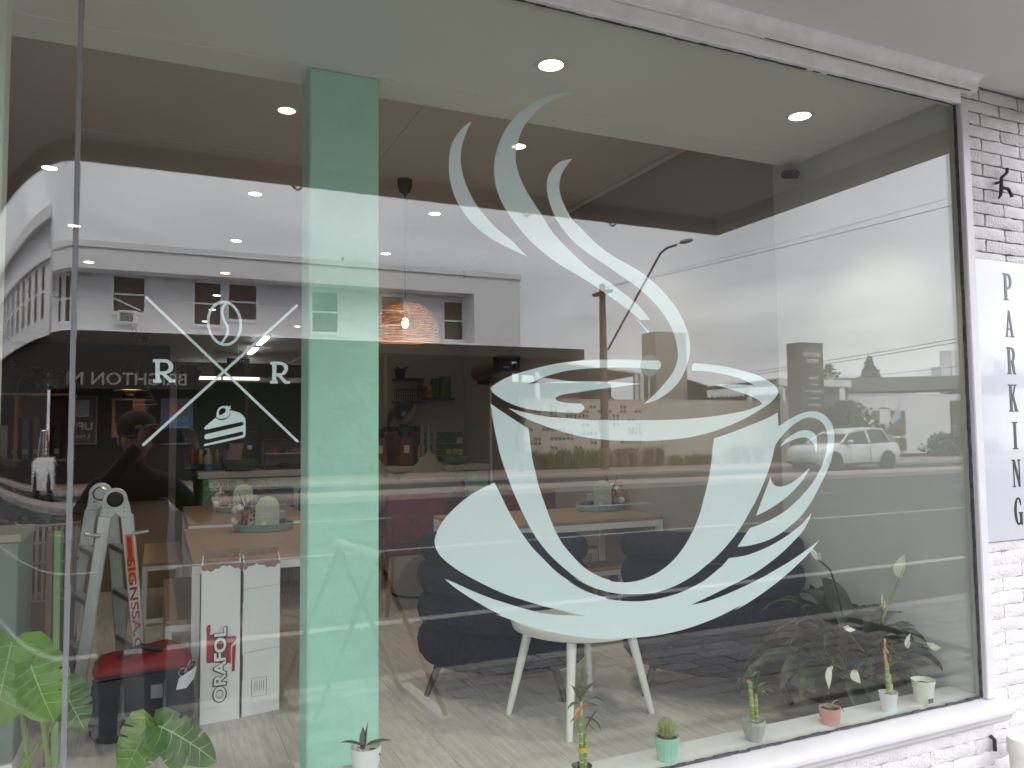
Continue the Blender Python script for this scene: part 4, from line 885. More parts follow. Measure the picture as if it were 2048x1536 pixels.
def lamp(nm, loc, power, rad=.04, col=(1,.89,.77), spot=None):
    l = bpy.data.lights.new(nm, 'SPOT' if spot else 'POINT'); l.energy = power; l.color = col; l.shadow_soft_size = rad
    if spot: l.spot_size = R(spot); l.spot_blend = .6
    o = link(bpy.data.objects.new(nm, l)); o.location = loc; return o
for (x,y,z) in spots: lamp('downlight_lamp', (x,y,z-.02), 5.0 if y < 1 else 8 if y < 3 else .9, .04, spot=86 if y < 1 else 120)
for i, (x,y) in enumerate(((1.70,12.6),(1.73,14.5),(1.77,17.0))):
    t = thing('batten_light', ('nearest','middle','farthest')[i]+' white strip light on the ceiling at the back of the shop', 'strip light', (x,y,3.268), 'strip lights at the back')
    B().box((x-.06,y-.6,3.235),(x+.06,y+.6,3.2695)).ob('lamp_housing', m_frame, t); B().box((x-.045,y-.58,3.205),(x+.045,y+.58,3.234)).ob('diffuser', m_tube, t)
    lamp('batten_lamp', (x,y,3.15), 4, .1, (.95,.97,1), spot=165)
# ---------------------------------------------------------------- back of shop
hb = struct(B().box((.25,10.5,2.42),(2.9,10.6,2.62)).ob('bulkhead', m_ceil2))
ww = thing('highlight_window', 'bright strip window high on the rear wall above the green partition', 'window', (1.4,17.95,2.4))
for x0,x1 in ((.60,1.36),(1.42,2.25)): B().box((x0,17.98,2.86),(x1,17.99,3.0)).ob('pane', m_sky, ww)
B().box((.55,17.96,2.82),(2.3,17.979,2.855)).ob('frame', m_tan, ww)
ex = thing('exit_sign', 'small dark green exit sign hanging before the rear window', 'sign', (1.55,14,3.1))
B().box((1.2,14,2.86),(1.62,14.04,3.02)).ob('sign_box', mat('exit green', (.01,.07,.04), .5), ex); B().tube([(1.4,14.02,3.02),(1.4,14.02,3.27)], .01, 6).ob('hanger', m_frame, ex)
text('EXIT', 'exit_lettering', m_lettw, ex, (1.28,13.998,2.9), (1,0,0), (0,0,1), .26, .08)
pl_ = thing('hanging_plant', 'dark trailing plant on top of the green partition', 'plant', (.34,8.02,2.18))
B().lathe([(.09,0),(.13,.12),(.12,.13)], (.34,8.04,2.185), 14).ob('pot', m_dark, pl_, smooth=40)
b = B(); random.seed(3)
for _ in range(26): a = random.uniform(0,6.28); b.leaf((.34,8.04,2.30), (math.cos(a),math.sin(a),random.uniform(.2,1)), random.uniform(.2,.42), .05, 1.2)
b.ob('leaves', m_leafd, pl_, smooth=60)
struct(B().box((-2.4,14.5,FZ),(.2,14.58,3.27)).ob('corridor_wall', mat('near black curtain wall', (.05,.045,.045), .8)))
# counter
ct = thing('service_counter', 'mint panelled service counter with white benchtop deep in the shop', 'counter', (1.5,5.1,FZ))
B().box((.34,4.88,FZ),(2.86,5.45,1.185)).ob('counter_body', m_mintp, ct)
pn = B().box((0,0,0),(.0965,.012,.87)).ob('panel_mesh', m_mintp, org=(0,0,0), bevel=.003); pd = pn.data; bpy.data.objects.remove(pn)
for i in range(25):
    o = link(bpy.data.objects.new('panel_board', pd)); o.parent = ct; o.location = V((.342+i*.1005,4.867,FZ+.01)) - W[ct.name]
B().box((.30,4.83,1.186),(2.88,5.5,1.24)).ob('benchtop', m_benchtop, ct, bevel=.006)
# splashback of green tiles on the wall behind the right end
sp = thing('tiled_splashback', 'green tiled splashback at the right end of the counter', 'splashback', (2.6,5.5,1.24))
B().box((2.36,5.56,1.245),(2.86,5.6,1.555)).ob('backing', m_frame, sp)
m_tile = mat('green glazed tile', (.10,.19,.15), .2, var=.15, vs=6)
for j in range(5):
    for i in range(4):
        x0 = 2.362+i*.125-(.06 if j%2 else 0); x1 = min(2.858, x0+.121); x0 = max(2.362,x0)
        if x1-x0 > .02: B().box((x0,5.548,1.25+j*.061),(x1,5.5595,1.307+j*.061)).ob('tile', m_tile, sp)
struct(B().box((1.9,5.601,1.0),(2.9,5.68,3.27)).ob('kitchen_wall', m_wallT))
def grinder(x, lab, em):
    g = thing('coffee_grinder', lab, 'grinder', (x,5.0,1.241), 'red coffee grinders on the counter')
    B().add([(x-.075,4.92,1.241),(x+.075,4.92,1.241),(x+.075,5.1,1.241),(x-.075,5.1,1.241),(x-.055,4.95,1.5),(x+.055,4.95,1.5),(x+.055,5.08,1.5),(x-.055,5.08,1.5)],[(3,2,1,0),(4,5,6,7),(0,1,5,4),(1,2,6,5),(2,3,7,6),(3,0,4,7)]).ob('grinder_body', mat('maroon enamel', (.16,.03,.03), .3), g, bevel=.008)
    B().lathe([(.05,0),(.055,.03),(.06,.08),(.04,.085)], (x,5.01,1.5), 14).ob('hopper', m_cglass, g, smooth=40)
    B().box((x-.025,4.928,1.36),(x+.025,4.934,1.43)).ob('badge', m_lettw, g)
    return g
grinder(1.83, 'red coffee grinder half hidden behind the mint column', 0); grinder(2.08, 'red coffee grinder with round badge beside the barista', 1)
cm = thing('coffee_machine', 'dark coffee machine between the grinders and the cup towers', 'coffee machine', (2.22,5.25,1.241))
B().box((1.95,5.15,1.241),(2.35,5.44,1.34)).ob('machine_base', m_dark, cm, bevel=.01); B().box((1.95,5.2,1.341),(2.35,5.44,1.55)).ob('machine_body', mat('dark red enamel', (.10,.025,.02), .3), cm, bevel=.02)
b = B()
for i in range(6): b.lathe([(.03,0),(.036,.05),(.03,.055)], (1.99+i*.062,5.3,1.551), 10)
o = b.ob('stacked_cup', m_dark, cm, smooth=40); o['kind'] = 'stuff'
for i, (x,h_) in enumerate(((2.27,.36),(2.33,.38),(2.39,.34))):
    t = thing('cup_tower', ('left','middle','right')[i]+' tower of stacked takeaway cups on the counter', 'cups', (x,5.05,1.241), 'towers of takeaway cups')
    n_ = 9; B().lathe([(.022+.004*(q%2), q*h_/n_/1.0) for q in range(n_+1)], (x,5.05,1.241), 12).ob('cup_stack', mat('clear cup plastic', (.25,.27,.25), .15) if i == 0 else bpy.data.materials['clear cup plastic'], t, smooth=60)
fb = thing('fruit_bowl', 'teal bowl of yellow green fruit at the right end of the counter', 'bowl', (2.58,5.0,1.241))
B().lathe([(.05,0),(.10,.02),(.135,.075),(.13,.075),(.09,.025),(0,.02)], (2.58,5.0,1.241), 20).ob('bowl', m_teal, fb, smooth=40)
random.seed(9)
for _ in range(9): a = random.uniform(0,6.28); rr = random.uniform(0,.07); B().ball((2.58+rr*math.cos(a),5.0+rr*math.sin(a),1.32+random.uniform(0,.05)), .034, 10, 7).ob('fruit', mat('yellow green fruit', (.33,.34,.06), .5) if _ == 0 else bpy.data.materials['yellow green fruit'], fb, smooth=60)
for i, (x,c) in enumerate(((2.215,(.55,.5,.48)),(2.265,(.5,.46,.45)))):
    t = thing('tea_box', ('left','right')[i]+' of two small pale boxes before the cup towers', 'box', (x,4.93,1.241)); B().box((x-.023,4.91,1.241),(x+.023,4.96,1.32)).ob('carton', mat('pale carton %d'%i, c, .7), t); B().box((x-.02,4.908,1.25),(x+.02,4.9099,1.272)).ob('red_band', m_red, t)
# left end of the counter
t = thing('sanitiser_bottle', 'pump bottle with blue liquid at the left end of the counter', 'bottle', (.385,4.98,1.241))
B().lathe([(.032,0),(.034,.06)], (.385,4.98,1.241), 14).ob('blue_liquid', mat('blue liquid', (.03,.16,.32), .2), t, smooth=40); B().lathe([(.034,.061),(.034,.12),(.012,.14),(.012,.16),(.0,.16)], (.385,4.98,1.241), 14).ob('bottle_body', mat('cloudy plastic', (.35,.33,.34), .3), t, smooth=40)
B().tube([(.385,4.98,1.40),(.385,4.98,1.425),(.36,4.96,1.425)], .007, 6).ob('pump', m_frame, t)
t = thing('menu_board', 'slanted tan menu board standing on the counter', 'menu', (.59,4.95,1.241))
B().add([(.515,4.92,1.30),(.63,4.92,1.30),(.67,5.0,1.47),(.56,5.0,1.47),(.515,4.935,1.30),(.63,4.935,1.30),(.67,5.015,1.47),(.56,5.015,1.47)],[(0,1,2,3),(7,6,5,4),(0,4,5,1),(1,5,6,2),(2,6,7,3),(3,7,4,0)]).ob('board', mat('tan paper board', (.30,.20,.17), .8), t); B().box((.52,4.93,1.241),(.63,5.0,1.30)).ob('stand', m_dark, t)
t = thing('planter_bowl', 'dark sage green bowl on the counter under the menu board', 'bowl', (.64,4.9,1.241))
B().lathe([(.05,0),(.10,.02),(.13,.07),(.135,.1),(.125,.1),(.1,.04),(0,.03)], (.64,4.88,1.241), 24).ob('bowl', mat('sage ceramic', (.10,.14,.10), .5), t, smooth=40)
t = thing('drinks_cabinet', 'black glass fronted cabinet with round knob on the counter', 'cabinet', (.55,5.25,1.241))
B().box((.2,5.2,1.241),(.80,5.44,1.57)).ob('cabinet_body', m_dark, t, bevel=.006); B().box((.22,5.192,1.26),(.66,5.199,1.53)).ob('glass_door', m_cglass, t)
random.seed(4)
for i, c in enumerate(((.35,.05,.05),(.4,.32,.07),(.14,.25,.1),(.4,.22,.14),(.1,.2,.3),(.38,.07,.06))): B().lathe([(.022,0),(.022,.09),(.01,.12),(0,.12)], (.27+i*.066,5.175,1.3+.0*(i%2)), 10).ob('bottle', mat('bottle colour %d'%i, c, .3), t, smooth=40)
o = B().lathe([(.022,0),(.022,.012),(0,.014)], n=16).ob('knob', m_steel, t, org=(0,0,0)); o.matrix_local = Matrix.Translation(V((.735,5.199,1.43))-W[t.name]) @ Matrix.Rotation(R(90),4,'X')
t = thing('food_display', 'glass food display case with black frame beside the mint column', 'display case', (.99,5.1,1.241))
B().box((.83,4.96,1.241),(1.25,5.3,1.262)).ob('case_base', m_dark, t); B().box((.83,4.96,1.485),(1.25,5.3,1.50)).ob('case_top', m_dark, t)
for x in (.835,1.24): B().box((x-.005,4.96,1.263),(x+.007,4.972,1.484)).ob('case_post', m_dark, t)
B().box((.845,4.98,1.372),(1.235,5.28,1.38)).ob('shelf', m_frame, t); B().box((.845,5.28,1.263),(1.235,5.29,1.484)).ob('case_back', mat('pale case back', (.36,.33,.31), .6), t)
for i, (x,c) in enumerate(((.90,(.42,.09,.05)),(.99,(.08,.10,.13)),(1.10,(.45,.22,.05)))): B().ball((x,5.05,1.403), (.04,.035,.024), 12, 8).ob('food', mat('wrapped food %d'%i, c, .6), t, smooth=60)
B().ball((1.0,5.05,1.275), (.06,.05,.02), 12, 8).ob('food', m_maroon, t, smooth=60)
# wall shelves with plant, basket and books
t = thing('wall_shelf', 'upper short dark wall shelf carrying a small plant', 'shelf', (2.27,5.5,2.08)); B().box((2.13,5.44,2.06),(2.42,5.6,2.085)).ob('shelf_board', m_dark, t)
t = thing('shelf_plant', 'small dark plant pot on the upper wall shelf', 'plant', (2.18,5.5,2.086)); B().lathe([(.045,0),(.055,.08),(.05,.08)], (2.19,5.52,2.086), 14).ob('pot', m_dark, t, smooth=40)
b = B()
for _ in range(18): a = random.uniform(0,6.28); b.leaf((2.19,5.52,2.16), (math.cos(a),math.sin(a),random.uniform(.3,1)), random.uniform(.06,.12), .03, .8)
b.ob('leaves', m_leafd, t, smooth=60)
t = thing('wire_basket', 'black wire basket shelf on the kitchen wall above the barista', 'basket', (2.27,5.5,1.85)); b = B()
for i in range(13): b.tube([(2.13+i*.0235,5.44,1.85),(2.13+i*.0235,5.44,1.97)], .003, 4)
b.tube([(2.13,5.44,1.97),(2.42,5.44,1.97)], .005, 5); b.tube([(2.13,5.44,1.91),(2.42,5.44,1.91)], .003, 5)
b.ob('basket_wires', m_dark, t); B().box((2.13,5.44,1.838),(2.42,5.6,1.85)).ob('basket_floor', m_dark, t)
t = thing('book_shelf_board', 'lower dark wall shelf holding a row of books and bags', 'shelf', (2.6,5.5,1.88)); B().box((2.44,5.44,1.87),(2.74,5.6,1.89)).ob('shelf_board', m_dark, t)
for i, (x,w_,h_,c) in enumerate(((2.40,.05,.17,(.25,.05,.03)),(2.475,.055,.13,(.40,.20,.12)),(2.545,.075,.2,(.03,.10,.04)),(2.655,.11,.22,(.05,.16,.05)))):
    t = thing('coffee_bag', ('red','orange','dark green','large bright green')[i]+' coffee bag standing on the lower wall shelf', 'coffee bag', (x,5.5,1.89)); B().box((x-w_/2,5.46,1.891),(x+w_/2,5.53,1.89+h_)).ob('bag_body', mat('bag foil %d'%i, c, .5), t, bevel=.008); B().box((x-w_*.28,5.457,1.92),(x+w_*.28,5.4595,1.89+h_*.6)).ob('bag_label', mat('bag label %d'%i, (c[0]*.4+.08,c[1]*.5,c[2]*.4), .6), t)
# loudspeaker and ledge on the right wall
t = thing('wall_speaker', 'black box speaker on a brown bracket high on the right wall', 'speaker', (2.78,4.2,2.1))
B().box((2.60,3.98,2.06),(2.80,4.12,2.19)).ob('speaker_box', m_dark, t, bevel=.006); B().tube([(2.72,4.121,2.13),(2.78,4.9,2.10)], [.05,.075], 14).ob('speaker_horn', mat('brown horn', (.16,.085,.05), .6), t, smooth=40); B().box((2.80,4.9,2.0),(2.895,4.98,2.14)).ob('bracket', m_dark, t)
B().box((2.64,3.978,2.085),(2.69,3.9799,2.092)).ob('badge', m_frame, t)
t = thing('wall_conduit', 'thin grey vertical conduit on the right wall beside the counter', 'conduit', (2.89,4.85,1.1)); B().tube([(2.885,4.85,FZ),(2.885,4.85,2.0)], .012, 8).ob('conduit_pipe', m_ring, t, smooth=40)
# security camera where the beam meets the right wall
t = thing('security_camera', 'small dark security camera hanging from the ceiling beam by the right wall', 'camera', (2.80,.93,2.84))
B().lathe([(.022,-.001),(.022,-.016),(.012,-.03),(0,-.03)][::-1], (2.80,.86,2.838), 14).ob('mount', m_lett, t, smooth=40); B().tube([(2.80,.885,2.80),(2.79,.80,2.775)], [.021,.022], 14).ob('camera_body', m_dark, t, smooth=40); B().ball((2.789,.795,2.774), .014, 10, 8).ob('camera_lens', m_cglass, t, smooth=60)

# ---------------------------------------------------------------- pendants
t = thing('wicker_pendant', 'glowing wicker dome pendant on a black cord with cup shaped ceiling rose', 'pendant', (1.51,3.06,3.27))
B().lathe([(.052,0),(.05,-.05),(.036,-.085),(.012,-.1),(.006,-.115),(0,-.115)][::-1], (1.51,3.06,3.269), 20).ob('ceiling_rose', m_dark, t, smooth=40)
B().tube([(1.51,3.06,3.16),(1.51,3.06,2.36)], .004, 6).ob('cord', m_dark, t)
m_wick = mat('wicker cane', (.36,.20,.11), .6, var=.3, vs=30); b = B(); random.seed(12)
prof = [(.03,.25),(.09,.24),(.14,.215),(.18,.18),(.21,.13),(.225,.07),(.228,.0)]
def pr(u):
    f_ = u*(len(prof)-1); i = min(int(f_), len(prof)-2); q = f_-i; return tuple(prof[i][c]*(1-q)+prof[i+1][c]*q for c in (0,1))
for i in range(34):
    r0, z0 = pr(i/33); pts = [(1.51+(r0+random.uniform(-.006,.006))*math.cos(a), 3.06+(r0+random.uniform(-.006,.006))*math.sin(a), 2.17+z0+random.uniform(-.004,.004)) for a in [2*math.pi*q/26 for q in range(27)]]
    b.tube(pts, .0034, 4, cap=False)
for q in range(30):
    a = 2*math.pi*q/30; b.tube([(1.51+pr(u/8)[0]*math.cos(a), 3.06+pr(u/8)[0]*math.sin(a), 2.17+pr(u/8)[1]) for u in range(9)], .0026, 4, cap=False)
o = b.ob('wicker_shade', m_wick, t, smooth=60, fix=False); o['kind'] = 'stuff'
B().tube([(1.51,3.06,2.36),(1.51,3.06,2.32)], .018, 10).ob('lamp_holder', m_dark, t)
B().ball((1.51,3.06,2.285), (.024,.024,.034), 14, 10).ob('bulb', mat('amber bulb', (1,.8,.5), .3, emit=(1,.62,.25), es=4), t, smooth=60)
lamp('wicker_lamp', (1.51,3.06,2.235), .9, .03, (1,.58,.28))
for i, (x,y,z) in enumerate(((-.365,10.6,2.20),(-.30,12.0,2.12),(-.22,13.1,2.08))):
    t = thing('dark_pendant', ('nearest','middle','farthest')[i]+' of three dark bell pendants with warm glowing rim', 'pendant', (x,y,3.27), 'dark bell pendants')
    k = (.245,.24,.20)[i]/.118
    B().lathe([(.07,0),(.06,-.05),(0,-.06)][::-1], (x,y,3.269), 14).ob('ceiling_rose', m_dark, t, smooth=40); B().tube([(x,y,3.23),(x,y,z+.18*k)], .007, 5).ob('cord', m_dark, t)
    B().lathe([(r_*k,z_*k) for r_,z_ in ((.118,0),(.112,.035),(.07,.07),(.05,.1),(.045,.18),(.02,.2),(.018,.2),(.04,.178),(.045,.1),(.066,.066),(.106,.033),(.112,.0))], (x,y,z), 22, cap=False).ob('bell_shade', mat('bronze shade', (.02,.016,.014), .75) if i == 0 else bpy.data.materials['bronze shade'], t, smooth=40)
    B().lathe([(.0,.02),(.105*k,.018)], (x,y,z), 18, cap=False).ob('lamp_disc', mat('amber lamp disc', (1,.7,.4), .5, emit=(1,.55,.22), es=.35) if i == 0 else bpy.data.materials['amber lamp disc'], t)
    lamp('pendant_lamp', (x,y,z-.03), .6, .08, (1,.6,.3))

# ---------------------------------------------------------------- tables, benches
def table(lab, x0,x1,y0,y1, grp, mt, zt=.985):
    t = thing('cafe_table', lab, 'table', ((x0+x1)/2,(y0+y1)/2,FZ), grp); q = .035
    B().box((x0,y0,zt-.022),(x1,y1,zt)).ob('tabletop', mt, t, bevel=.002)
    for n_, a, c in (('rail',(x0,y0,zt-.06),(x1,y0+q,zt-.0225)),('rail',(x0,y1-q,zt-.06),(x1,y1,zt-.0225)),('rail',(x0,y0+q+.0005,zt-.06),(x0+q,y1-q-.0005,zt-.0225)),('rail',(x1-q,y0+q+.0005,zt-.06),(x1,y1-q-.0005,zt-.0225))): B().box(a,c).ob(n_, m_frame, t, bevel=.002)
    for x in (x0,x1-q):
        for y in (y0,y1-q): B().box((x,y,FZ),(x+q,y+q,zt-.0605)).ob('leg', m_frame, t, bevel=.002)
    return t
G1 = 'white framed timber cafe tables'
table('front left timber table with white legs, behind the cardboard boxes', .148,.87,1.795,3.1, G1, m_woodtop)
table('second timber table behind the front left one, nearer the counter', .185,.95,3.44,4.7, G1, m_woodtop)
table('long timber table at right, behind the navy armchairs', 1.6,2.84,2.03,2.75, G1, m_woodtopx, 1.02)
def bench(lab, x0,x1,y0,y1, grp, zt=.71):
    t = thing('timber_bench', lab, 'bench', ((x0+x1)/2,(y0+y1)/2,FZ), grp); q = .03
    B().box((x0,y0,zt-.022),(x1,y1,zt)).ob('seat', m_woodtop if y1-y0 > x1-x0 else m_woodtopx, t, bevel=.002)
    b = [(x0,y0),(x1-q,y0),(x0,y1-q),(x1-q,y1-q)]
    B().box((x0,y0,zt-.052),(x1,y0+q,zt-.0225)).ob('rail', m_frame, t); B().box((x0,y1-q,zt-.052),(x1,y1,zt-.0225)).ob('rail', m_frame, t)
    B().box((x0,y0+q,zt-.052),(x0+q,y1-q,zt-.0225)).ob('rail', m_frame, t); B().box((x1-q,y0+q,zt-.052),(x1,y1-q,zt-.0225)).ob('rail', m_frame, t)
    for x,y in b: B().box((x,y,FZ),(x+q,y+q,zt-.0525)).ob('leg', m_frame, t)
    B().box((x0+q,y0,FZ+.02),(x1-q,y0+q*.8,FZ+.045)).ob('foot_rail', m_frame, t)
G2 = 'timber benches with white legs'
bench('timber bench pulled out at the left of the front left table', .042,.36,1.90,3.03, G2)
bench('timber bench further back beside the second left table', -.08,.17,3.70,4.72, G2)
bench('timber bench in front of the long right table', 1.62,2.59,2.08,2.30, G2, .73)
bench('timber bench behind the long right table', 1.62,2.82,2.79,3.02, G2, .745)

# ---------------------------------------------------------------- trays with arched signs and flowers
m_flw = [mat('coral bloom', (.50,.14,.09), .8, var=.2, vs=40), mat('cotton white', (.7,.68,.66), .9), mat('dusky bloom', (.16,.07,.09), .8), mat('black twig', (.03,.022,.022), .8)]
def tray(lab_t, cx, cy, zt, flip, bank, lab_s, lab_f, seed, lab_c):
    z = zt+.0005; random.seed(seed)
    t = thing('serving_tray', lab_t, 'tray', (cx,cy,z), 'teal oval trays on the tables')
    B().lathe([(0,0),(.155,0),(.165,.004),(.172,.042),(.167,.044),(.160,.008),(0,.006)], (cx,cy,z), 40, sx=1, sy=.72).ob('tray_body', m_teal, t, smooth=40)
    s = thing('arched_sign', lab_s, 'sign', (cx,cy,z+.0065), 'arched sage table signs'); w_ = .067; h_ = .195
    lp = [(-w_,0),(w_,0),(w_,h_-w_)]+[(w_*math.cos(R(a)),h_-w_+w_*math.sin(R(a))) for a in range(10,180,10)]+[(-w_,h_-w_)]
    sx_ = cx+flip*.012; sy_ = cy-.055
    B().poly([lp], lambda x,y,d:(sx_+x,sy_+d,z+.0065+y), .004).ob('sign_board', m_sage, s)
    b = B(); yq = sy_-.0006
    for p, q in (((-.028,.162),(.028,.112)),((.028,.162),(-.028,.112))): b.bar((sx_+p[0],yq,z+.0065+p[1]),(sx_+q[0],yq,z+.0065+q[1]), .0014,.001)
    b.lathe([(.0035,0),(.0035,.001)], (sx_,yq,z+.163), 8); b.ob('sign_logo', m_frame, s)
    text('ROAST','sign_text',m_frame,s,(sx_-.024,sy_-.0005,z+.095),(1,0,0),(0,0,1),.048,.011,.0004); text('RETREAT','sign_text',m_frame,s,(sx_-.035,sy_-.0005,z+.078),(1,0,0),(0,0,1),.070,.011,.0004)
    B().box((sx_-.03,sy_-.0012,z+.032),(sx_-.006,sy_-.0002,z+.056)).ob('white_icon', m_frame, s)
    fx, fy = cx+bank*.105, cy+.03
    f = thing('flower_bunch', lab_f, 'flowers', (fx,fy,z+.0065), 'dried flower bunches on the trays')
    b = B()
    for _ in range(46):
        d = V((random.gauss(0,1),random.gauss(0,1),random.gauss(.4,.8))).normalized(); b.leaf(V((fx-.01,fy-.05,z+.085))+d*.008, d, .045, .011, .3)
    b.ob('coral_bloom', m_flw[0], f, smooth=60)
    b = B()
    for p in ((.03,-.02,.135),(.05,.0,.12),(.02,.01,.15),(.06,-.03,.06),(-.03,.0,.04)): b.ball((fx+bank*p[0]*-1*-1,fy+p[1],z+p[2]), (.024,.022,.022), 10, 7)
    b.ob('cotton_boll', m_flw[1], f, smooth=60)
    b = B()
    for _ in range(60): p = V((fx+random.gauss(.01,.035),fy+random.gauss(0,.03),z+random.uniform(.02,.16))); b.ball(p, random.uniform(.004,.009), 6, 4)
    b.ob('dark_berries', m_flw[2], f, smooth=60)
    b = B()
    for _ in range(12): a = random.uniform(0,6.28); b.leaf((fx,fy,z+.09), (math.cos(a)*.6,math.sin(a)*.3,1), random.uniform(.09,.17), .022, .3)
    b.tube([(fx,fy,z+.01),(fx,fy,z+.1)], .02, 8); b.ob('dark_foliage', m_flw[3], f, smooth=60)
    c = thing('menu_canister', lab_c, 'canister', (cx-bank*.08,cy,z+.0065)); px = cx-bank*.09
    B().lathe([(.026,0),(.026,.062)], (px,cy-.03,z+.0065), 16).ob('canister_body', mat('dark canister', (.05,.055,.06), .3) if 'dark canister' not in bpy.data.materials else bpy.data.materials['dark canister'], c, smooth=40); B().lathe([(.027,.0625),(.027,.1),(.02,.108),(0,.108)], (px,cy-.03,z+.0065), 16).ob('canister_lid', m_lett, c, smooth=40)
tray('teal oval tray on the front left table', .575, 2.80, .985, 1, -1, 'sage arched sign with crossed logo on the front left table', 'coral and cotton dried flowers on the front left tray', 1, 'dark canister beside the sage sign on the front left table')
tray('teal oval tray on the long right table', 2.68, 2.51, 1.02, -1, 1, 'sage arched sign on the long right table', 'coral and dark dried flowers on the right hand tray', 2, 'dark canister beside the sage sign on the right table')
tray('teal tray on the second left table', .56, 4.05, .985, 1, -1, 'olive arched sign on the second left table', 'dark spiky dried flowers on the second left tray', 3, 'dark canister beside the olive sign on the second left table')
t = thing('table_plant', 'dark fountain leaved plant on the second left table', 'plant', (.58,4.45,.985))
B().lathe([(.06,0),(.08,.09),(.075,.09)], (.58,4.45,.9855), 18).ob('pot', m_dark, t, smooth=40); b = B(); random.seed(17)
for _ in range(26): a = random.uniform(0,6.28); b.leaf((.58,4.45,1.075), (math.cos(a),math.sin(a),random.uniform(.8,2.2)), random.uniform(.22,.36), .035, 2.2)
b.ob('leaves', m_leafd, t, smooth=60)
# dining chairs
def dchair(lab, x, y, m, ml, rz=0):
    t = thing('dining_chair', lab, 'chair', (x,y,FZ), 'upholstered dining chairs', local=True); t.rotation_euler = (0,0,rz)
    B().box((-.22,-.21,.40),(.22,.21,.48)).ob('seat', m, t, bevel=.03, seg=3); B().box((-.22,-.235,.481),(.22,-.17,.82)).ob('backrest', m, t, bevel=.03, seg=3)
    for sx_ in (-1,1):
        for sy_ in (-1,1): B().tube([(sx_*.17,sy_*.16,.41),(sx_*.21,sy_*.2,0)], [.02,.012], 10).ob('leg', ml, t, smooth=40)
    return t
dchair('navy dining chair tucked behind the second left table', .80,4.80, m_navy, m_tan, 0); dchair('navy dining chair by the mint column, near the counter', 1.18,4.5, m_navy, m_tan, .2)
dchair('maroon dining chair with its back to the window, tan legs', 1.66,3.42, m_maroon, m_tan, -.1); dchair('maroon dining chair beyond the long right table', 2.42,3.3, m_maroon, m_tan, .1)
so_ = thing('maroon_sofa', 'maroon sofa with grey cushions in front of the counter', 'sofa', (2.0,4.35,FZ))
B().box((1.5,4.1,FZ+.12),(2.55,4.62,FZ+.45)).ob('seat', m_maroon, so_, bevel=.04, seg=3); B().box((1.5,4.625,FZ+.12),(2.55,4.78,FZ+.84)).ob('backrest', m_maroon, so_, bevel=.05, seg=3)
for x in (1.4,2.56): B().box((x,4.1,FZ+.12),(x+.09,4.78,FZ+.66)).ob('arm', m_maroon, so_, bevel=.03, seg=3)
for x in (1.5,2.5):
    for y in (4.15,4.7): B().tube([(x,y,FZ),(x,y,FZ+.12)], .02, 8).ob('leg', m_tan, so_)
for i, (x,lab_) in enumerate(((1.62,'left grey sage cushion standing on its corner on the sofa'),(2.12,'right grey sage cushion standing on its corner on the sofa'))):
    vs_ = []; n_ = 8; b = B()
    for s_ in (1,-1):
        for a in range(n_+1):
            for c in range(n_+1):
                u, v_ = a/n_*2-1, c/n_*2-1; th = .07*max(0,(1-u*u)*(1-v_*v_))**.45; pinch = 1-.06*(abs(u*v_))+.0
                b.v.append(V((u*.22*(1-.07*(1-v_*v_)*1.0+.07),s_*th,v_*.22*(1-.07*(1-u*u)+.07))))
    for s_ in (0,1):
        o_ = s_*(n_+1)**2
        for a in range(n_):
            for c in range(n_): q = o_+a*(n_+1)+c; b.f.append((q,q+1,q+n_+2,q+n_+1)); b.m.append(0)
    rot = Matrix.Rotation(R(45),3,'Y'); tl = Matrix.Rotation(R(14),3,'X'); b.v = [tl@(rot@p) for p in b.v]
    o = b.ob('cushion', m_cush, smooth=50, org=(0,0,-.33)); o.location = (x,4.47,FZ+.45); tag(o, lab_, 'cushion', 'grey cushions on the maroon sofa')
ot = thing('round_ottoman', 'pale linen drum ottoman behind the maroon chair', 'ottoman', (1.86,3.9,FZ)); B().lathe([(.18,.01),(.2,.02),(.21,.3),(.2,.36),(.15,.38),(0,.385)], (1.86,3.9,FZ), 28).ob('drum', m_linen, ot, smooth=40); B().lathe([(.201,0),(.205,.012),(.2,.019)], (1.86,3.9,FZ), 28).ob('dark_rim', m_dark, ot, smooth=40)

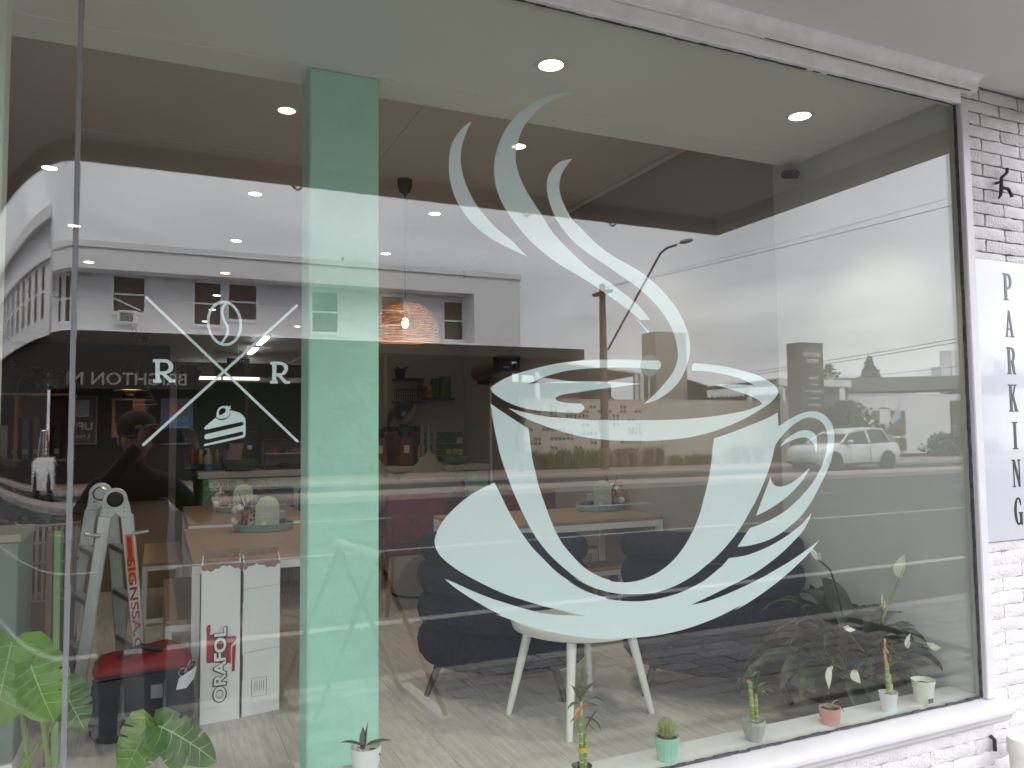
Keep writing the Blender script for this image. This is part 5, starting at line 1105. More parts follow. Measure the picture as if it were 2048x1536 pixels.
# ---------------------------------------------------------------- navy channelled armchairs, backs to the window
def armchair(lab, x, y, rz, w_, grp):
    t = thing('tub_armchair', lab, 'armchair', (x,y,FZ), grp, local=True); t.rotation_euler = (0,0,rz)
    rad = w_/2-.06
    def arc(u, rr, z): a = R(-205+230*u)+0; return V((rr*math.cos(a), rr*.86*math.sin(a), z))
    lv = [(.215,.108,0),(.375,.10,.01),(.53,.096,.03),(.67,.088,.055)]
    for i, (z, h_, dome) in enumerate(lv):
        b = B(); n_ = 26; m_ = 12; rings = []
        for k in range(n_+1):
            u = k/n_; c = arc(u, rad, 0); nrm = V((c.x/rad**2, c.y/(rad*.86)**2, 0)).normalized(); e = math.sin(math.pi*u); end = min(1, min(u,1-u)*9+.25)
            zz = z+dome*(e-.35)
            rings.append([c + nrm*(.066*end*math.cos(q)*(1+.0*i)) + V((0,0,zz+h_*.95*(end**.5)*math.sin(q)*(.85 if i == 3 else .9))) for q in [2*math.pi*j/m_ for j in range(m_)]])
        loft(b, rings); b.ob('back_channel', m_navy, t, smooth=60)
    b = B(); b.lathe([(.0,.155),(rad*.82,.155),(rad*.95,.19),(rad*.97,.25),(rad*.9,.28),(0,.285)], (0,0,0), 28, sy=.9); b.ob('seat_base', m_navy, t, smooth=50)
    b = B(); b.lathe([(0,.286),(rad*.86,.288),(rad*.9,.33),(rad*.84,.38),(0,.40)], (0,.03,0), 28, sy=.9); b.ob('seat_cushion', m_navy, t, smooth=50)
    for sx_ in (-1,1):
        for sy_ in (-1,1): B().tube([(sx_*.27,sy_*.2,.165),(sx_*.33,sy_*.27,0)], [.02,.012], 12).ob('leg', m_navyleg, t, smooth=40)
    return t
GA = 'navy channelled tub armchairs'
armchair('navy channelled tub armchair behind the white side table, left of the two', 1.60,1.66, R(-33), .86, GA)
armchair('navy channelled tub armchair in front of the right wall, nearest the peace lily', 2.52,1.18, R(-36), .88, GA)
ws = thing('side_table', 'round white side table with splayed legs below the saucer sticker', 'side table', (1.72,1.09,FZ))
B().lathe([(0,.375),(.26,.375),(.298,.388),(.305,.41),(.302,.425),(.29,.43),(.285,.424),(0,.424)], (1.72,1.09,FZ), 48).ob('tray_top', mat('white satin table', (.80,.80,.78), .35), ws, smooth=40)
for fx,fy in ((1.435,1.236),(1.525,.838),(2.007,.962),(1.916,1.349)):
    d = V((fx-1.72,fy-1.09,0)); B().tube([V((1.72,1.09,FZ+.376))+d*.70, V((1.72,1.09,FZ))+d], [.021,.0135], 14).ob('leg', bpy.data.materials['white satin table'], ws, smooth=40)
# ================================================================ things right behind the glass
m_alu = mat('brushed aluminium', (.60,.62,.63), .38, metal=.55, var=.1, vs=12, bump=.08, bs=60, stretch=(20,20,1))
m_alud = mat('worn aluminium rung', (.42,.42,.42), .45, metal=.6, var=.2, vs=30)
m_redp = mat('red ladder print', (.50,.02,.02), .5); m_orp = mat('orange ladder print', (.75,.30,.06), .5); m_yel = mat('yellow label', (.62,.50,.05), .5)
m_card = mat('white corrugated card', (.80,.81,.83), .75, var=.03, vs=6, bump=.15, bs=25)
m_cardb = mat('brown card edge', (.30,.20,.145), .85, var=.2, vs=20)
m_ored = mat('box red print', (.38,.025,.03), .7); m_oblk = mat('box black print', (.03,.03,.035), .7)
# ---------------------------------------------------------------- ladder: two stiles in front, two behind, hinged at the top
ld = thing('folding_ladder', 'folding aluminium ladder lettered SIGNSSA.COM standing open at the left', 'ladder', (-.17,2.05,FZ))
# side view lies along x: left leg leans left, right leg leans right; two frames (near, far)
def frame(y, hx, hz, lb, rb, near):
    lt, rt_ = (hx-.040,hz-.075), (hx+.048,hz-.072)
    for nm, a, c in (('stile',lt,lb),('stile',rt_,rb)):
        B().bar((a[0],y,a[1]),(c[0],y,c[1]+.03), .054,.026, up=(0,1,0)).ob(nm, m_alu, ld, bevel=.004)
        B().bar((c[0],y,c[1]+.031),(c[0]+(c[0]-a[0])*.03,y,c[1]), .06,.032, up=(0,1,0)).ob('rubber_foot', m_blk, ld, bevel=.003)
    for sx_, a, c in ((-1,lt,lb),(1,rt_,rb)):
        d = V((c[0]-a[0],0,c[1]-a[1])).normalized(); nx_, nz2 = d.z*-1, d.x; rr = .05
        ang = [R(q) for q in range(0,181,15)]
        lp = [(hx-rr*math.cos(q),hz+rr*math.sin(q)) for q in ang]
        e0, e1 = (a[0]-abs(nx_)*.024, a[1]-nz2*.0-.012), (a[0]+abs(nx_)*.024, a[1]-.012)
        lp = (lp+[(hx+rr*.96,hz-.012),(hx+rr*.35,hz-.045),e1,e0,(hx-rr,hz-.01)]) if sx_ < 0 else (lp+[(hx+rr+.004,hz-.01),e1,e0,(hx-rr*.35,hz-.045),(hx-rr*.96,hz-.012)])
        yy = y-.019 if sx_ > 0 else y-.0085
        B().poly([lp], lambda x,z,q: (x,yy+q,z), .009).ob('hinge_plate', m_alu, ld, bevel=.0015)
        for q in range(4): B().ball((a[0]+(-.012 if q%2 else .012),yy-.0005,a[1]+.035-.02*(q//2)), .0042, 10, 6).ob('rivet', m_steel, ld, smooth=60)
    k = B().lathe([(.034,0),(.034,.012),(.026,.02),(.011,.02),(.011,.016),(0,.016)], n=24).ob('hinge_knob', m_blk if near else m_steel, ld, smooth=40, org=(0,0,0))
    k.matrix_local = Matrix.Translation(V((hx,y-.020,hz))-W[ld.name]) @ Matrix.Rotation(R(90),4,'X')
    if not near:
        for q in (-1,1): B().poly([[(hx+q*.012,hz-.022),(hx+q*.042,hz-.016*q),(hx+q*.040,hz+.012),(hx+q*.030,hz+.004)]], lambda x,z,d:(x,y-.0205-d,z), .001).ob('yellow_label', m_yel, ld)
    return lt, lb, rt_, rb
n_ = frame(1.98, -.170, 1.262, (-.312,FZ), (-.036,FZ), True); f_ = frame(2.27, -.246, 1.272, (-.405,FZ), (-.125,FZ), False)
for i in range(4):
    u = .20+i*.24
    for s_, (a, c) in enumerate(((n_[0],n_[1]),(n_[2],n_[3]))):
        a2, c2 = ((f_[0],f_[1]),(f_[2],f_[3]))[s_]
        p = (a[0]+(c[0]-a[0])*u, 1.995, a[1]+(c[1]-a[1])*u); q = (a2[0]+(c2[0]-a2[0])*u, 2.256, a2[1]+(c2[1]-a2[1])*u)
        B().bar(p,q,.046,.026).ob('rung', m_alud, ld, bevel=.004)
for x, z, sg_ in ((-.232,1.105,-1),(-.085,1.105,1)): B().tube([(x,1.965,z),(x,1.952,z),(x+sg_*.055,1.935,z+.010)], [.010,.010,.008], 10).ob('lock_pin', m_steel, ld, smooth=40)
for (x,z) in ((-.292,1.06),(-.19,1.06)):
    B().box((x-.02,2.254,z-.03),(x+.02,2.2565,z+.03)).ob('arrow_label', m_lettw, ld)
    b = B()
    for q in (0,.014): b.bar((x-.014,2.2535,z+.004-q),(x,2.2535,z-.008-q), .0035,.0008); b.bar((x,2.2535,z-.008-q),(x+.014,2.2535,z+.004-q), .0035,.0008)
    b.ob('arrow_print', m_oblk, ld)
# lettering down the right near stile (reads downwards), then its stickers
a, c = V((n_[2][0],1.98,n_[2][1])), V((n_[3][0],1.98,n_[3][1])); dn = (c-a).normalized(); sd_ = V((dn.z*-1,0,dn.x)) 
sd_ = dn.cross(V((0,-1,0))); yq = 1.98-.0135
def on(u, off): p = a+(c-a)*u+sd_*off; return (p.x, yq, p.z)
lg = (c-a).length
b = B().bar(on(.10,0), on(.34,0), .034,.0006, up=(0,1,0)).ob('flame_label', m_orp, ld)
b = B().bar((on(.11,0)[0],yq-.0006,on(.11,0)[2]), (on(.24,0)[0],yq-.0006,on(.24,0)[2]), .020,.0006, up=(0,1,0)).ob('red_badge', m_redp, ld)
text('SIGNSSA.COM', 'ladder_lettering', m_redp, ld, (V(on(.22,.016)).x, yq-.0012, V(on(.22,.016)).z), dn, -sd_ if (-sd_).dot(V((1,0,0)))>0 else sd_, lg*.62, .032, .0003, .02)
B().bar(on(.62,0), on(.84,0), .034,.0005, up=(0,1,0)).ob('paper_sticker', m_lettw, ld)
# ---------------------------------------------------------------- tool bag
m_bagr = mat('red bag lid', (.22,.010,.015), .55, bump=.3, bs=18); m_bagb = mat('black nylon', (.025,.026,.032), .7, var=.3, vs=8, bump=.5, bs=30)
bg_ = thing('tool_bag', 'black tool bag with red zipped lid and handles before the ladder', 'bag', (-.04,1.72,FZ))
x0,x1,y0,y1 = -.235,.155,1.60,1.84
b = B(); secs = []
for z, e in ((FZ+.002,.045),(FZ+.02,.015),(FZ+.05,.0),(FZ+.12,-.006),(FZ+.23,.004),(FZ+.262,.012)):
    pts = []; r_ = .05
    for cx_,cy_,a0 in ((x1-r_-e,y0+r_+e,-90),(x1-r_-e,y1-r_-e,0),(x0+r_+e,y1-r_-e,90),(x0+r_+e,y0+r_+e,180)):
        for q in range(5): aa = R(a0+q*22.5); pts.append(V((cx_+r_*math.cos(aa),cy_+r_*math.sin(aa),z+.012*math.sin(cx_*14))))
    secs.append(pts)
loft(b, secs); b.ob('bag_body', m_bagb, bg_, smooth=50)
secs = []
for t_, (z,e) in enumerate(((FZ+.264,.008),(FZ+.285,.006),(FZ+.315,.03),(FZ+.335,.07))):
    pts = []; r_ = .05
    for cx_,cy_,a0 in ((x1-r_-e,y0+r_+e*.8,-90),(x1-r_-e,y1-r_-e*.8,0),(x0+r_+e,y1-r_-e*.8,90),(x0+r_+e,y0+r_+e*.8,180)):
        for q in range(5): aa = R(a0+q*22.5); xx = cx_+r_*math.cos(aa); pts.append(V((xx,cy_+r_*math.sin(aa),z+(.02 if t_>1 else 0)*math.exp(-((xx+.0)/.09)**2)+.01*math.sin(xx*20))))
    secs.append(pts)
loft(B(), secs).ob('red_lid', m_bagr, bg_, smooth=50)
b = B(); b.tube([(x0+.01,y0-.002,FZ+.268),(-.1,y0-.005,FZ+.275),(.02,y0-.005,FZ+.278),(x1-.01,y0-.002,FZ+.268),(x1+.002,1.7,FZ+.268)], .006, 6); b.ob('zip', m_blk, bg_, smooth=60)
for x in (-.115,.045): B().bar((x,y0-.003,FZ+.02),(x,y0-.003,FZ+.26), .045,.004, up=(1,0,0)).ob('strap', m_blk, bg_)
B().tube([(-.115,y0-.006,FZ+.24),(-.11,y0-.03,FZ+.12),(-.035,y0-.038,FZ+.07),(.04,y0-.03,FZ+.12),(.045,y0-.006,FZ+.24)], .007, 8).ob('carry_handle', mat('grey webbing', (.10,.10,.11), .7), bg_, smooth=60)
B().tube([(-.13,1.66,FZ+.33),(-.05,1.64,FZ+.375),(.03,1.65,FZ+.35)], .013, 8).ob('top_handle', m_blk, bg_, smooth=60)
B().box((-.01,y0-.008,FZ+.17),(.035,y0-.005,FZ+.225)).ob('grey_patch', mat('grey patch', (.2,.2,.21), .7), bg_)
b = B(); b.add([(.095,1.585,FZ+.24),(.165,1.575,FZ+.285),(.155,1.585,FZ+.235),(.125,1.575,FZ+.20),(.085,1.582,FZ+.195),(.12,1.572,FZ+.235)],[(0,5,4),(0,1,5),(1,2,5),(2,3,5),(3,4,5)])
o = b.ob('white_rag', mat('white rag', (.66,.68,.72), .9), smooth=None, fix=False); tag(o, 'crumpled white rag hanging out of the tool bag beside the keys', 'rag')
ky = thing('key_bunch', 'bunch of silver keys on a ring at the bag corner', 'keys', (.115,1.58,FZ+.27)); b = B(); b.tube([(.11+.016*math.cos(q),1.585,FZ+.262+.016*math.sin(q)) for q in [2*math.pi*i/14 for i in range(15)]], .0022, 5); b.ob('key_ring', m_steel, ky)
for i, (dx_,dz_) in enumerate(((.02,.04),(.032,.03),(.026,.048))): B().bar((.115,1.582-i*.003,FZ+.262),(.115+dx_,1.58-i*.003,FZ+.265+dz_), .011,.002).ob('key', m_steel, ky)
# ---------------------------------------------------------------- two long cartons
def carton(lab, x0, x1, yl, yr, zt, dep, torn):
    t = thing('long_carton', lab, 'carton', ((x0+x1)/2,yl,FZ), 'long white cartons on end'); th = .005
    def wall(p, q, z1a, z1b, nm, m): 
        p, q = V(p), V(q); d = (q-p).normalized(); nn = V((d.y,-d.x,0))*th
        return B().add([p,q,q-nn,p-nn,(p.x,p.y,z1a),(q.x,q.y,z1b),(q.x-nn.x,q.y-nn.y,z1b),(p.x-nn.x,p.y-nn.y,z1a)],[(3,2,1,0),(4,5,6,7),(0,1,5,4),(1,2,6,5),(2,3,7,6),(3,0,4,7)]).ob(nm, m, t)
    f0, f1 = (x0,yl,FZ),(x1,yr,FZ); b0, b1 = (x0+.012,yl+dep,FZ),(x1+.012,yr+dep,FZ)
    wall(f0,f1,zt-.028,zt-.02,'front_panel',m_card); wall(f1,b1,zt-.01,zt,'side_panel',m_card); wall(b1,b0,zt+.02,zt+.02,'back_panel',m_cardb); wall(b0,f0,zt,zt-.015,'side_panel',m_card)
    # torn brown strip along the front top edge
    b = B(); k = 14
    for i in range(k):
        u0, u1 = i/k, (i+1)/k; h0, h1 = [.012+.010*math.sin(q*.55+torn)+.005*math.sin(q*2.3+torn*3) for q in (i,i+1)]
        P = lambda u,z: (x0+(x1-x0)*u, yl+(yr-yl)*u-.0012, z)
        zt_ = zt-.0275
        b.add([P(u0,zt_-h0),P(u1,zt_-h1),P(u1,zt_+.006),P(u0,zt_+.006)],[(0,1,2,3)])
    b.ob('torn_edge', m_cardb, t); return t
c1 = carton('white long carton printed ORAFOL in outline letters, left of the pair', .183,.345,1.695,1.702,1.0, .15, 0)
c2 = carton('white long carton with small address label, right of the pair', .357,.521,1.713,1.744,.992, .14, 2)
# flag emblem and outlined lettering, read upwards
def fp(x, z, d=0): return (x, 1.6928+(x-.183)*.043-d, z)
def fpoly(pts, nm, m, d): return B().poly([pts], lambda x,z,q: fp(x,z,d+q), .0004).ob(nm, m, c1)
arcp = lambda cx,cz,rx,rz,a0,a1,n=10: [(cx+rx*math.cos(R(a0+(a1-a0)*i/n)),cz+rz*math.sin(R(a0+(a1-a0)*i/n))) for i in range(n+1)]
fpoly([(.208,.685),(.217,.680),(.26,.668),(.305,.660)]+arcp(.318,.648,.012,.013,80,-20,5)+[(.318,.632),(.310,.626),(.307,.62),(.307,.545)]+[(.225,.558)]+arcp(.219,.568,.012,.012,250,180,5), 'red_flag', m_ored, .0008)
fpoly(arcp(.217,.700,.012,.022,100,265,8)+[(.222,.690),(.222,.720)], 'flag_curl', m_ored, .0008)
fpoly([(.312,.505),(.324,.512)]+[(.328,.625),(.318,.618),(.3125,.612)], 'flag_tail', m_ored, .0008)
text('ORAFOL','carton_lettering',m_oblk,c1,(.2925,1.6928-.0014,.383),(0,0,1),(-1,0,0),.325,.060,.0002,.07)
text('ORAFOL','carton_lettering',m_card,c1,(.2875,1.6928-.0026,.388),(0,0,1),(-1,0,0),.317,.050,.0002,.028)
b = B(); q = (.398,.463,.378,.458)
for (xa,za,xb,zb) in ((q[0],q[2],q[1],q[2]+.0),(q[0],q[3],q[1],q[3]+.0),(q[0],q[2],q[0],q[3]),(q[1],q[2],q[1],q[3])): b.bar((xa,1.7198+(xa-.398)*.19,za),(xb,1.7198+(xb-.398)*.19,zb+.0001), .0016,.0006)
b.ob('label_border', m_oblk, c2); b = B()
for i in range(5): xx = .412+i*.0095; b.bar((xx,1.7198+(xx-.398)*.19,.40+.004*(i%2)),(xx,1.7198+(xx-.398)*.19,.445), .0022,.0006)
b.ob('label_print', mat('grey label print', (.25,.25,.26), .8), c2)
b = B()
for zz in (.855,.575): b.bar((.359,1.7125,zz),(.519,1.743,zz+.006), .002,.0008)
b.ob('carton_crease', m_cardb, c2); B().bar((.3575,1.7115,.80),(.3575,1.7115,.93), .003,.002).ob('side_slot', m_oblk, c2); B().bar((.3575,1.7115,.46),(.3575,1.7115,.57), .003,.002).ob('side_slot', m_oblk, c2)
# ---------------------------------------------------------------- left corner: green cabinet, basket, leaning board, bookcase
t = thing('green_cabinet', 'grey green cabinet with pale lid at the far left behind the curved glass', 'cabinet', (-.62,1.5,FZ)); B().box((-.80,1.40,FZ+.07),(-.46,1.75,1.16)).ob('cabinet_body', mat('grey green paint', (.15,.20,.165), .6), t, bevel=.004); B().box((-.81,1.39,1.1605),(-.452,1.76,1.19)).ob('lid', mat('pale olive lid', (.30,.29,.21), .6), t, bevel=.003); B().box((-.80,1.38,FZ),(-.46,1.76,FZ+.0695)).ob('plinth', m_frame, t)
t = thing('rattan_screen', 'rattan slatted basket between the green cabinet and the ladder', 'basket', (-.52,2.3,FZ+.45)); m_rat = mat('rattan', (.34,.22,.16), .7); b = B()
for i in range(14):
    aa = R(-160+i*11); B_x = -.46+.13*math.cos(aa); B_y = 2.3+.13*math.sin(aa); B().bar((B_x,B_y,.80),(B_x,B_y,1.14), .012,.006).ob('slat', m_rat, t)
for z in (.80,.97,1.06,1.14): b.tube([(-.46+.133*math.cos(R(-165+q*11)),2.3+.133*math.sin(R(-165+q*11)),z) for q in range(16)], .006, 5)
b.ob('hoop', m_rat, t); B().lathe([(.12,0),(.125,.5)], (-.46,2.3,FZ), 20).ob('basket_stand', m_wallB, t, smooth=40)
t = thing('leaning_board', 'brown board with bright green edge leaning left of the ladder', 'board', (-.42,1.6,FZ)); B().bar((-.365,1.50,FZ),(-.395,1.72,1.16), .05,.02, up=(1,0,0)).ob('board_panel', mat('brown board', (.17,.09,.055), .7), t); B().bar((-.338,1.494,FZ),(-.368,1.714,1.16), .010,.022, up=(1,0,0)).ob('green_edge', mat('green edge', (.16,.35,.08), .4), t)
t = thing('bookcase', 'tall dark bookcase with books at the far left, plants on top', 'bookcase', (-1.0,5.0,FZ))
B().box((-1.35,5.3,FZ),(-.62,5.32,1.86)).ob('back_panel', m_wallB, t)
for x in (-1.35,-1.0,-.64): B().box((x,5.0,FZ),(x+.02,5.299,1.86)).ob('upright', m_tan, t)
for z in (FZ+.02,.9,1.35,1.861): B().box((-1.36,4.99,z),(-.61,5.3,z+.02)).ob('shelf_board', m_tan, t)
random.seed(23)
for i in range(9):
    x = -1.30+i*.07; bk = thing('book', ('red','grey','dark','cream','wine','grey blue','brown','red brown','black')[i]+' book or folder standing on the upper bookcase shelf', 'book', (x,5.05,1.372), 'books in the bookcase'); B().box((x,5.03,1.3715),(x+.045,5.2,1.3715+random.uniform(.25,.38))).ob('book_cover', mat('book %d'%i, ((.3,.03,.03),(.3,.29,.28),(.05,.05,.05),(.4,.37,.33),(.2,.03,.05),(.1,.13,.16),(.16,.1,.07),(.25,.05,.04),(.02,.02,.02))[i], .7), bk); B().box((x+.005,5.0285,1.41),(x+.04,5.0299,1.45)).ob('spine_label', m_lett, bk)
for i, (x,h_) in enumerate(((-1.1,.34),(-.82,.28))):
    t = thing('bookcase_plant', ('left','right')[i]+' dark leafy plant on top of the bookcase', 'plant', (x,5.15,1.882), 'plants on the bookcase'); B().lathe([(.09,0),(.11,.12),(.1,.12)], (x,5.15,1.882), 14).ob('pot', m_dark, t, smooth=40); b = B()
    for _ in range(24): a = random.uniform(0,6.28); b.leaf((x,5.15,2.0), (math.cos(a),math.sin(a),random.uniform(0,1.4)), random.uniform(.15,h_), .10, 1.1)
    b.ob('leaves', m_leafd, t, smooth=60)
t = thing('large_floor_plant', 'large dark leafy plant in front of the bookcase, behind the curved glass', 'plant', (-.85,4.2,FZ)); B().lathe([(.13,0),(.18,.3),(.17,.3)], (-.85,4.2,FZ), 16).ob('pot', m_dark, t, smooth=40); b = B()
for _ in range(46): a = random.uniform(0,6.28); b.leaf((-.85+random.gauss(0,.05),4.2,random.uniform(.8,1.35)), (math.cos(a),math.sin(a),random.uniform(.1,1)), random.uniform(.25,.42), .15, 1.2)
b.tube([(-.85,4.2,.6),(-.85,4.2,1.2)], .02, 6); b.ob('leaves', m_leafd, t, smooth=60)

# ---------------------------------------------------------------- monsteras by the glass
m_vein = mat('pale leaf vein', (.33,.45,.16), .5)
def monstera_leaf(b, c, tip, w_, up, cuts=3, mi=0, seed=0, par=None, m=None):
    """split heart shaped leaf: outline with slits, then bent; c is the stalk point"""
    rnd = random.Random(seed); c, tip = V(c), V(tip); d = tip-c; L = d.length; d.normalize(); x = d.cross(V(up)).normalized(); nn = x.cross(d)
    side = {}
    for sd_ in (-1,1):
        pts = [(0,.0),(.10,-.13),(.30,-.17),(.44,-.06),(.5,.10)]
        at = [.16+.2*k+rnd.uniform(-.03,.03) for k in range(cuts)]
        prof_ = lambda y: .5*math.sqrt(max(0,1-((y-.12)/.88)**2))**1.15
        y = .12; k = 0
        while y < .97:
            if k < cuts and y >= at[k]:
                w1 = prof_(y); dp = rnd.uniform(.35,.6); pts += [(w1,y+.02),(w1*(1-dp),y+.0),(w1*(1-dp)-.005,y+.02),(w1*.97,y+.075)]; y += .1; k += 1
            else: pts.append((prof_(y),y)); y += .05
        side[sd_] = pts
    lp = [(q[0],q[1]) for q in side[1]]+[(0,1.02)]+[(-q[0],q[1]) for q in side[-1][:0:-1]]
    tmp = bmesh.new(); vs = [tmp.verts.new((p,q,0)) for p,q in lp]
    tris = geometry.tessellate_polygon([[V((p,q,0)) for p,q in lp]])
    for t_ in tris:
        try: tmp.faces.new([vs[i] for i in t_])
        except Exception: pass
    bmesh.ops.subdivide_edges(tmp, edges=tmp.edges[:], cuts=3, use_grid_fill=True)
    def bend(p, q, lift=0):
        px_ = p*w_; py_ = q*L
        h = -.30*abs(px_)**1.6/(w_**.6) - .22*L*max(0,q)**2 + .018*w_*math.sin(q*16+seed)*min(1,abs(p)*4) + .05*abs(px_)
        return c+d*py_+x*px_+nn*(h+lift)
    tmp.verts.index_update(); b.add([bend(v.co.x,v.co.y) for v in tmp.verts], [tuple(v.index for v in f.verts) for f in tmp.faces], mi); tmp.free()
    if par is not None:
        v = B(); v.tube([bend(0,q/8,.0012) for q in range(9)], [.0026-.0002*q for q in range(9)], 5)
        for sd_ in (-1,1):
            for y0 in (.04,.2,.36,.52,.68): v.tube([bend(sd_*.42*t_*(1-y0*.5),y0+.16*t_-.12*(1-y0)*t_*t_,.001) for t_ in (0,.25,.5,.75,1)], [.0014,.0012,.001,.0008,.0005], 4)
        v.ob('leaf_vein', m_vein, par, smooth=60)
m1 = thing('monstera_plant', 'bright green monstera at the lower left, leaves pressed near the curved glass', 'plant', (-.30,.50,FZ))
B().lathe([(.09,0),(.12,.2),(.115,.2),(.0,.18)], (-.28,.52,FZ), 20).ob('pot', m_frame, m1, smooth=40)
for i, (c_, tp, w_, up, mm) in enumerate((((-.285,.36,.965),(-.238,.30,.84),.155,(-.25,-1,.25),m_monst),((-.335,.40,1.02),(-.355,.30,.85),.20,(.1,-1,.3),m_monst),((-.222,.42,.885),(-.165,.37,.79),.11,(.2,-1,.2),m_monst2))):
    b = B(); monstera_leaf(b, c_, tp, w_, up, seed=i, par=None); lf = b.ob('leaf', mm, m1, smooth=70, fix=False); monstera_leaf(B(), c_, tp, w_, up, seed=i, par=lf)
    B().tube([(-.27,.52,FZ+.18),(-.25-.05*i,.5,.62),(c_[0]+.01,c_[1]+.03,c_[2]-.06),c_], [.008,.007,.005,.004], 8).ob('leaf_stalk', m_stem, m1, smooth=60)
m2 = thing('monstera_cutting', 'low dark green monstera leaf with a hole before the tool bag', 'plant', (-.02,.55,FZ))
B().lathe([(.07,0),(.09,.16),(.085,.16),(0,.14)], (-.06,.60,FZ), 20).ob('pot', m_frame, m2, smooth=40)
for i, (c_, tp, w_, up, mm) in enumerate((((.015,.33,.775),(.168,.30,.685),.13,(.15,-.7,.8),m_monst2),((-.005,.36,.775),(-.075,.34,.66),.13,(-.2,-1,.4),m_monst),((.0,.38,.78),(-.04,.33,.815),.09,(0,-.6,1),m_monst),((.04,.40,.745),(.07,.37,.63),.08,(.1,-1,.2),m_monst))):
    b = B(); monstera_leaf(b, c_, tp, w_, up, seed=i+9, par=None); lf = b.ob('leaf', mm, m2, smooth=70, fix=False); monstera_leaf(B(), c_, tp, w_, up, seed=i+9, par=lf)
    B().tube([(-.06,.60,FZ+.15),(-.05,.52,.56),(c_[0]-.02,c_[1]+.02,c_[2]-.03),c_], [.007,.006,.005,.004], 8).ob('leaf_stalk', m_stem, m2, smooth=60)

# ---------------------------------------------------------------- pots on the inner sill
ZS = .5335
def bamboo(t, canes, leaves, seed, dry=0):
    random.seed(seed)
    for (x,y,z0,z1,r_,lean) in canes:
        o = B().tube([(x+lean*q/6,y,z0+(z1-z0)*q/6) for q in range(7)], r_, 10).ob('cane', m_bam, t, smooth=40)
        b = B()
        for q in range(1,6): b.lathe([(r_*1.02,-.002),(r_*1.14,0),(r_*1.02,.002)], (x+lean*q/6,y,z0+(z1-z0)*q/6), 12)
        b.ob('node_ring', m_node, o, smooth=40)
    for (p,d,L,w_,dr,mm) in leaves: B().leaf(p,d,L,w_,dr,fold=.25,n=8).ob('leaf', mm, t, smooth=70, fix=False)
# bamboo with yellow tie, middle
t = thing('lucky_bamboo', 'tallest lucky bamboo, two canes tied with yellow wire, dry orange leaves', 'plant', (1.150,.06,ZS), 'pots along the window sill')
B().lathe([(.024,0),(.029,.03),(.031,.033),(.029,.033),(.022,.02),(0,.02)], (1.150,.065,ZS), 20).ob('pot', mat('dark green glass pot', (.02,.06,.05), .1), t, smooth=40)
bamboo(t, ((1.147,.06,ZS+.02,.715,.0068,-.002),(1.160,.065,ZS+.02,.655,.0062,.004)), (
  ((1.147,.06,.76),(.05,-.1,1),.125,.02,.1,m_leaf),((1.147,.06,.75),(-.35,-.1,.8),.075,.026,.7,m_leaf),((1.147,.06,.745),(-.8,-.2,.5),.06,.017,1.4,m_leaf),((1.147,.06,.76),(.55,-.1,.9),.075,.022,.9,m_leaf),((1.150,.06,.74),(.8,0,.75),.085,.022,1.7,m_leaf),((1.150,.06,.735),(.5,-.3,.4),.055,.02,1.2,m_leaf),
  ((1.163,.065,.665),(.5,-.1,1),.075,.012,.6,m_leaf),((1.163,.065,.70),(.6,-.1,.1),.07,.024,2.2,m_leaf),((1.165,.06,.69),(.5,-.2,-.4),.055,.014,.8,m_dry),((1.147,.055,.735),(-.6,-.2,.1),.035,.02,1.4,m_dry),((1.147,.055,.74),(.4,-.2,.3),.03,.014,1.4,m_dry),((1.147,.055,.715),(-.9,-.2,.1),.05,.012,.8,m_dry)), 1)
b = B()
for q in range(4): b.tube([(1.153+.0155*math.cos(a),.062+.0095*math.sin(a),.608+q*.0035+.001*math.sin(a*3)) for a in [2*math.pi*i/16 for i in range(17)]], .0016, 5)
b.ob('yellow_tie', mat('yellow tie', (.65,.45,.04), .5), t, smooth=60)
B().tube([(1.147,.06,.71),(1.149,.06,.765)], [.006,.003], 8).ob('dry_top', m_node, t, smooth=60)
# little plant before the column
t = thing('small_potted_plant', 'small pointed leaf plant in white pot before the mint column', 'plant', (.525,.17,FZ+.2), 'pots along the window sill')
B().lathe([(.032,0),(.040,.055),(.042,.075),(.038,.075),(.03,.05),(0,.045)], (.528,.15,.625), 22).ob('pot', m_frame, t, smooth=40); B().box((.48,.152,FZ),(.58,.23,.6245)).ob('stand', m_white, t)
for (p,d,L,w_,dr) in (((.525,.15,.70),(-.9,-.1,.55),.075,.026,.5),((.528,.15,.70),(.95,-.1,.30),.075,.024,.5),((.525,.15,.69),(.12,0,1),.075,.02,.1),((.52,.15,.69),(-.2,-.4,.5),.05,.02,.9),((.535,.15,.69),(.4,-.5,.1),.045,.018,.9),((.52,.15,.69),(.1,.4,.9),.06,.02,.4)): B().leaf((p[0],p[1],p[2]),d,L,w_,dr,fold=.2,n=8).ob('leaf', m_leaf, t, smooth=70, fix=False)
b = B(); b.leaf((.505,.135,.665),(-.1,-.1,1),.05,.012,.2); b.leaf((.512,.135,.665),(.1,-.1,1),.035,.01,.2); b.ob('dry_leaf', mat('pale dry leaf', (.5,.38,.25), .8), t, fix=False)
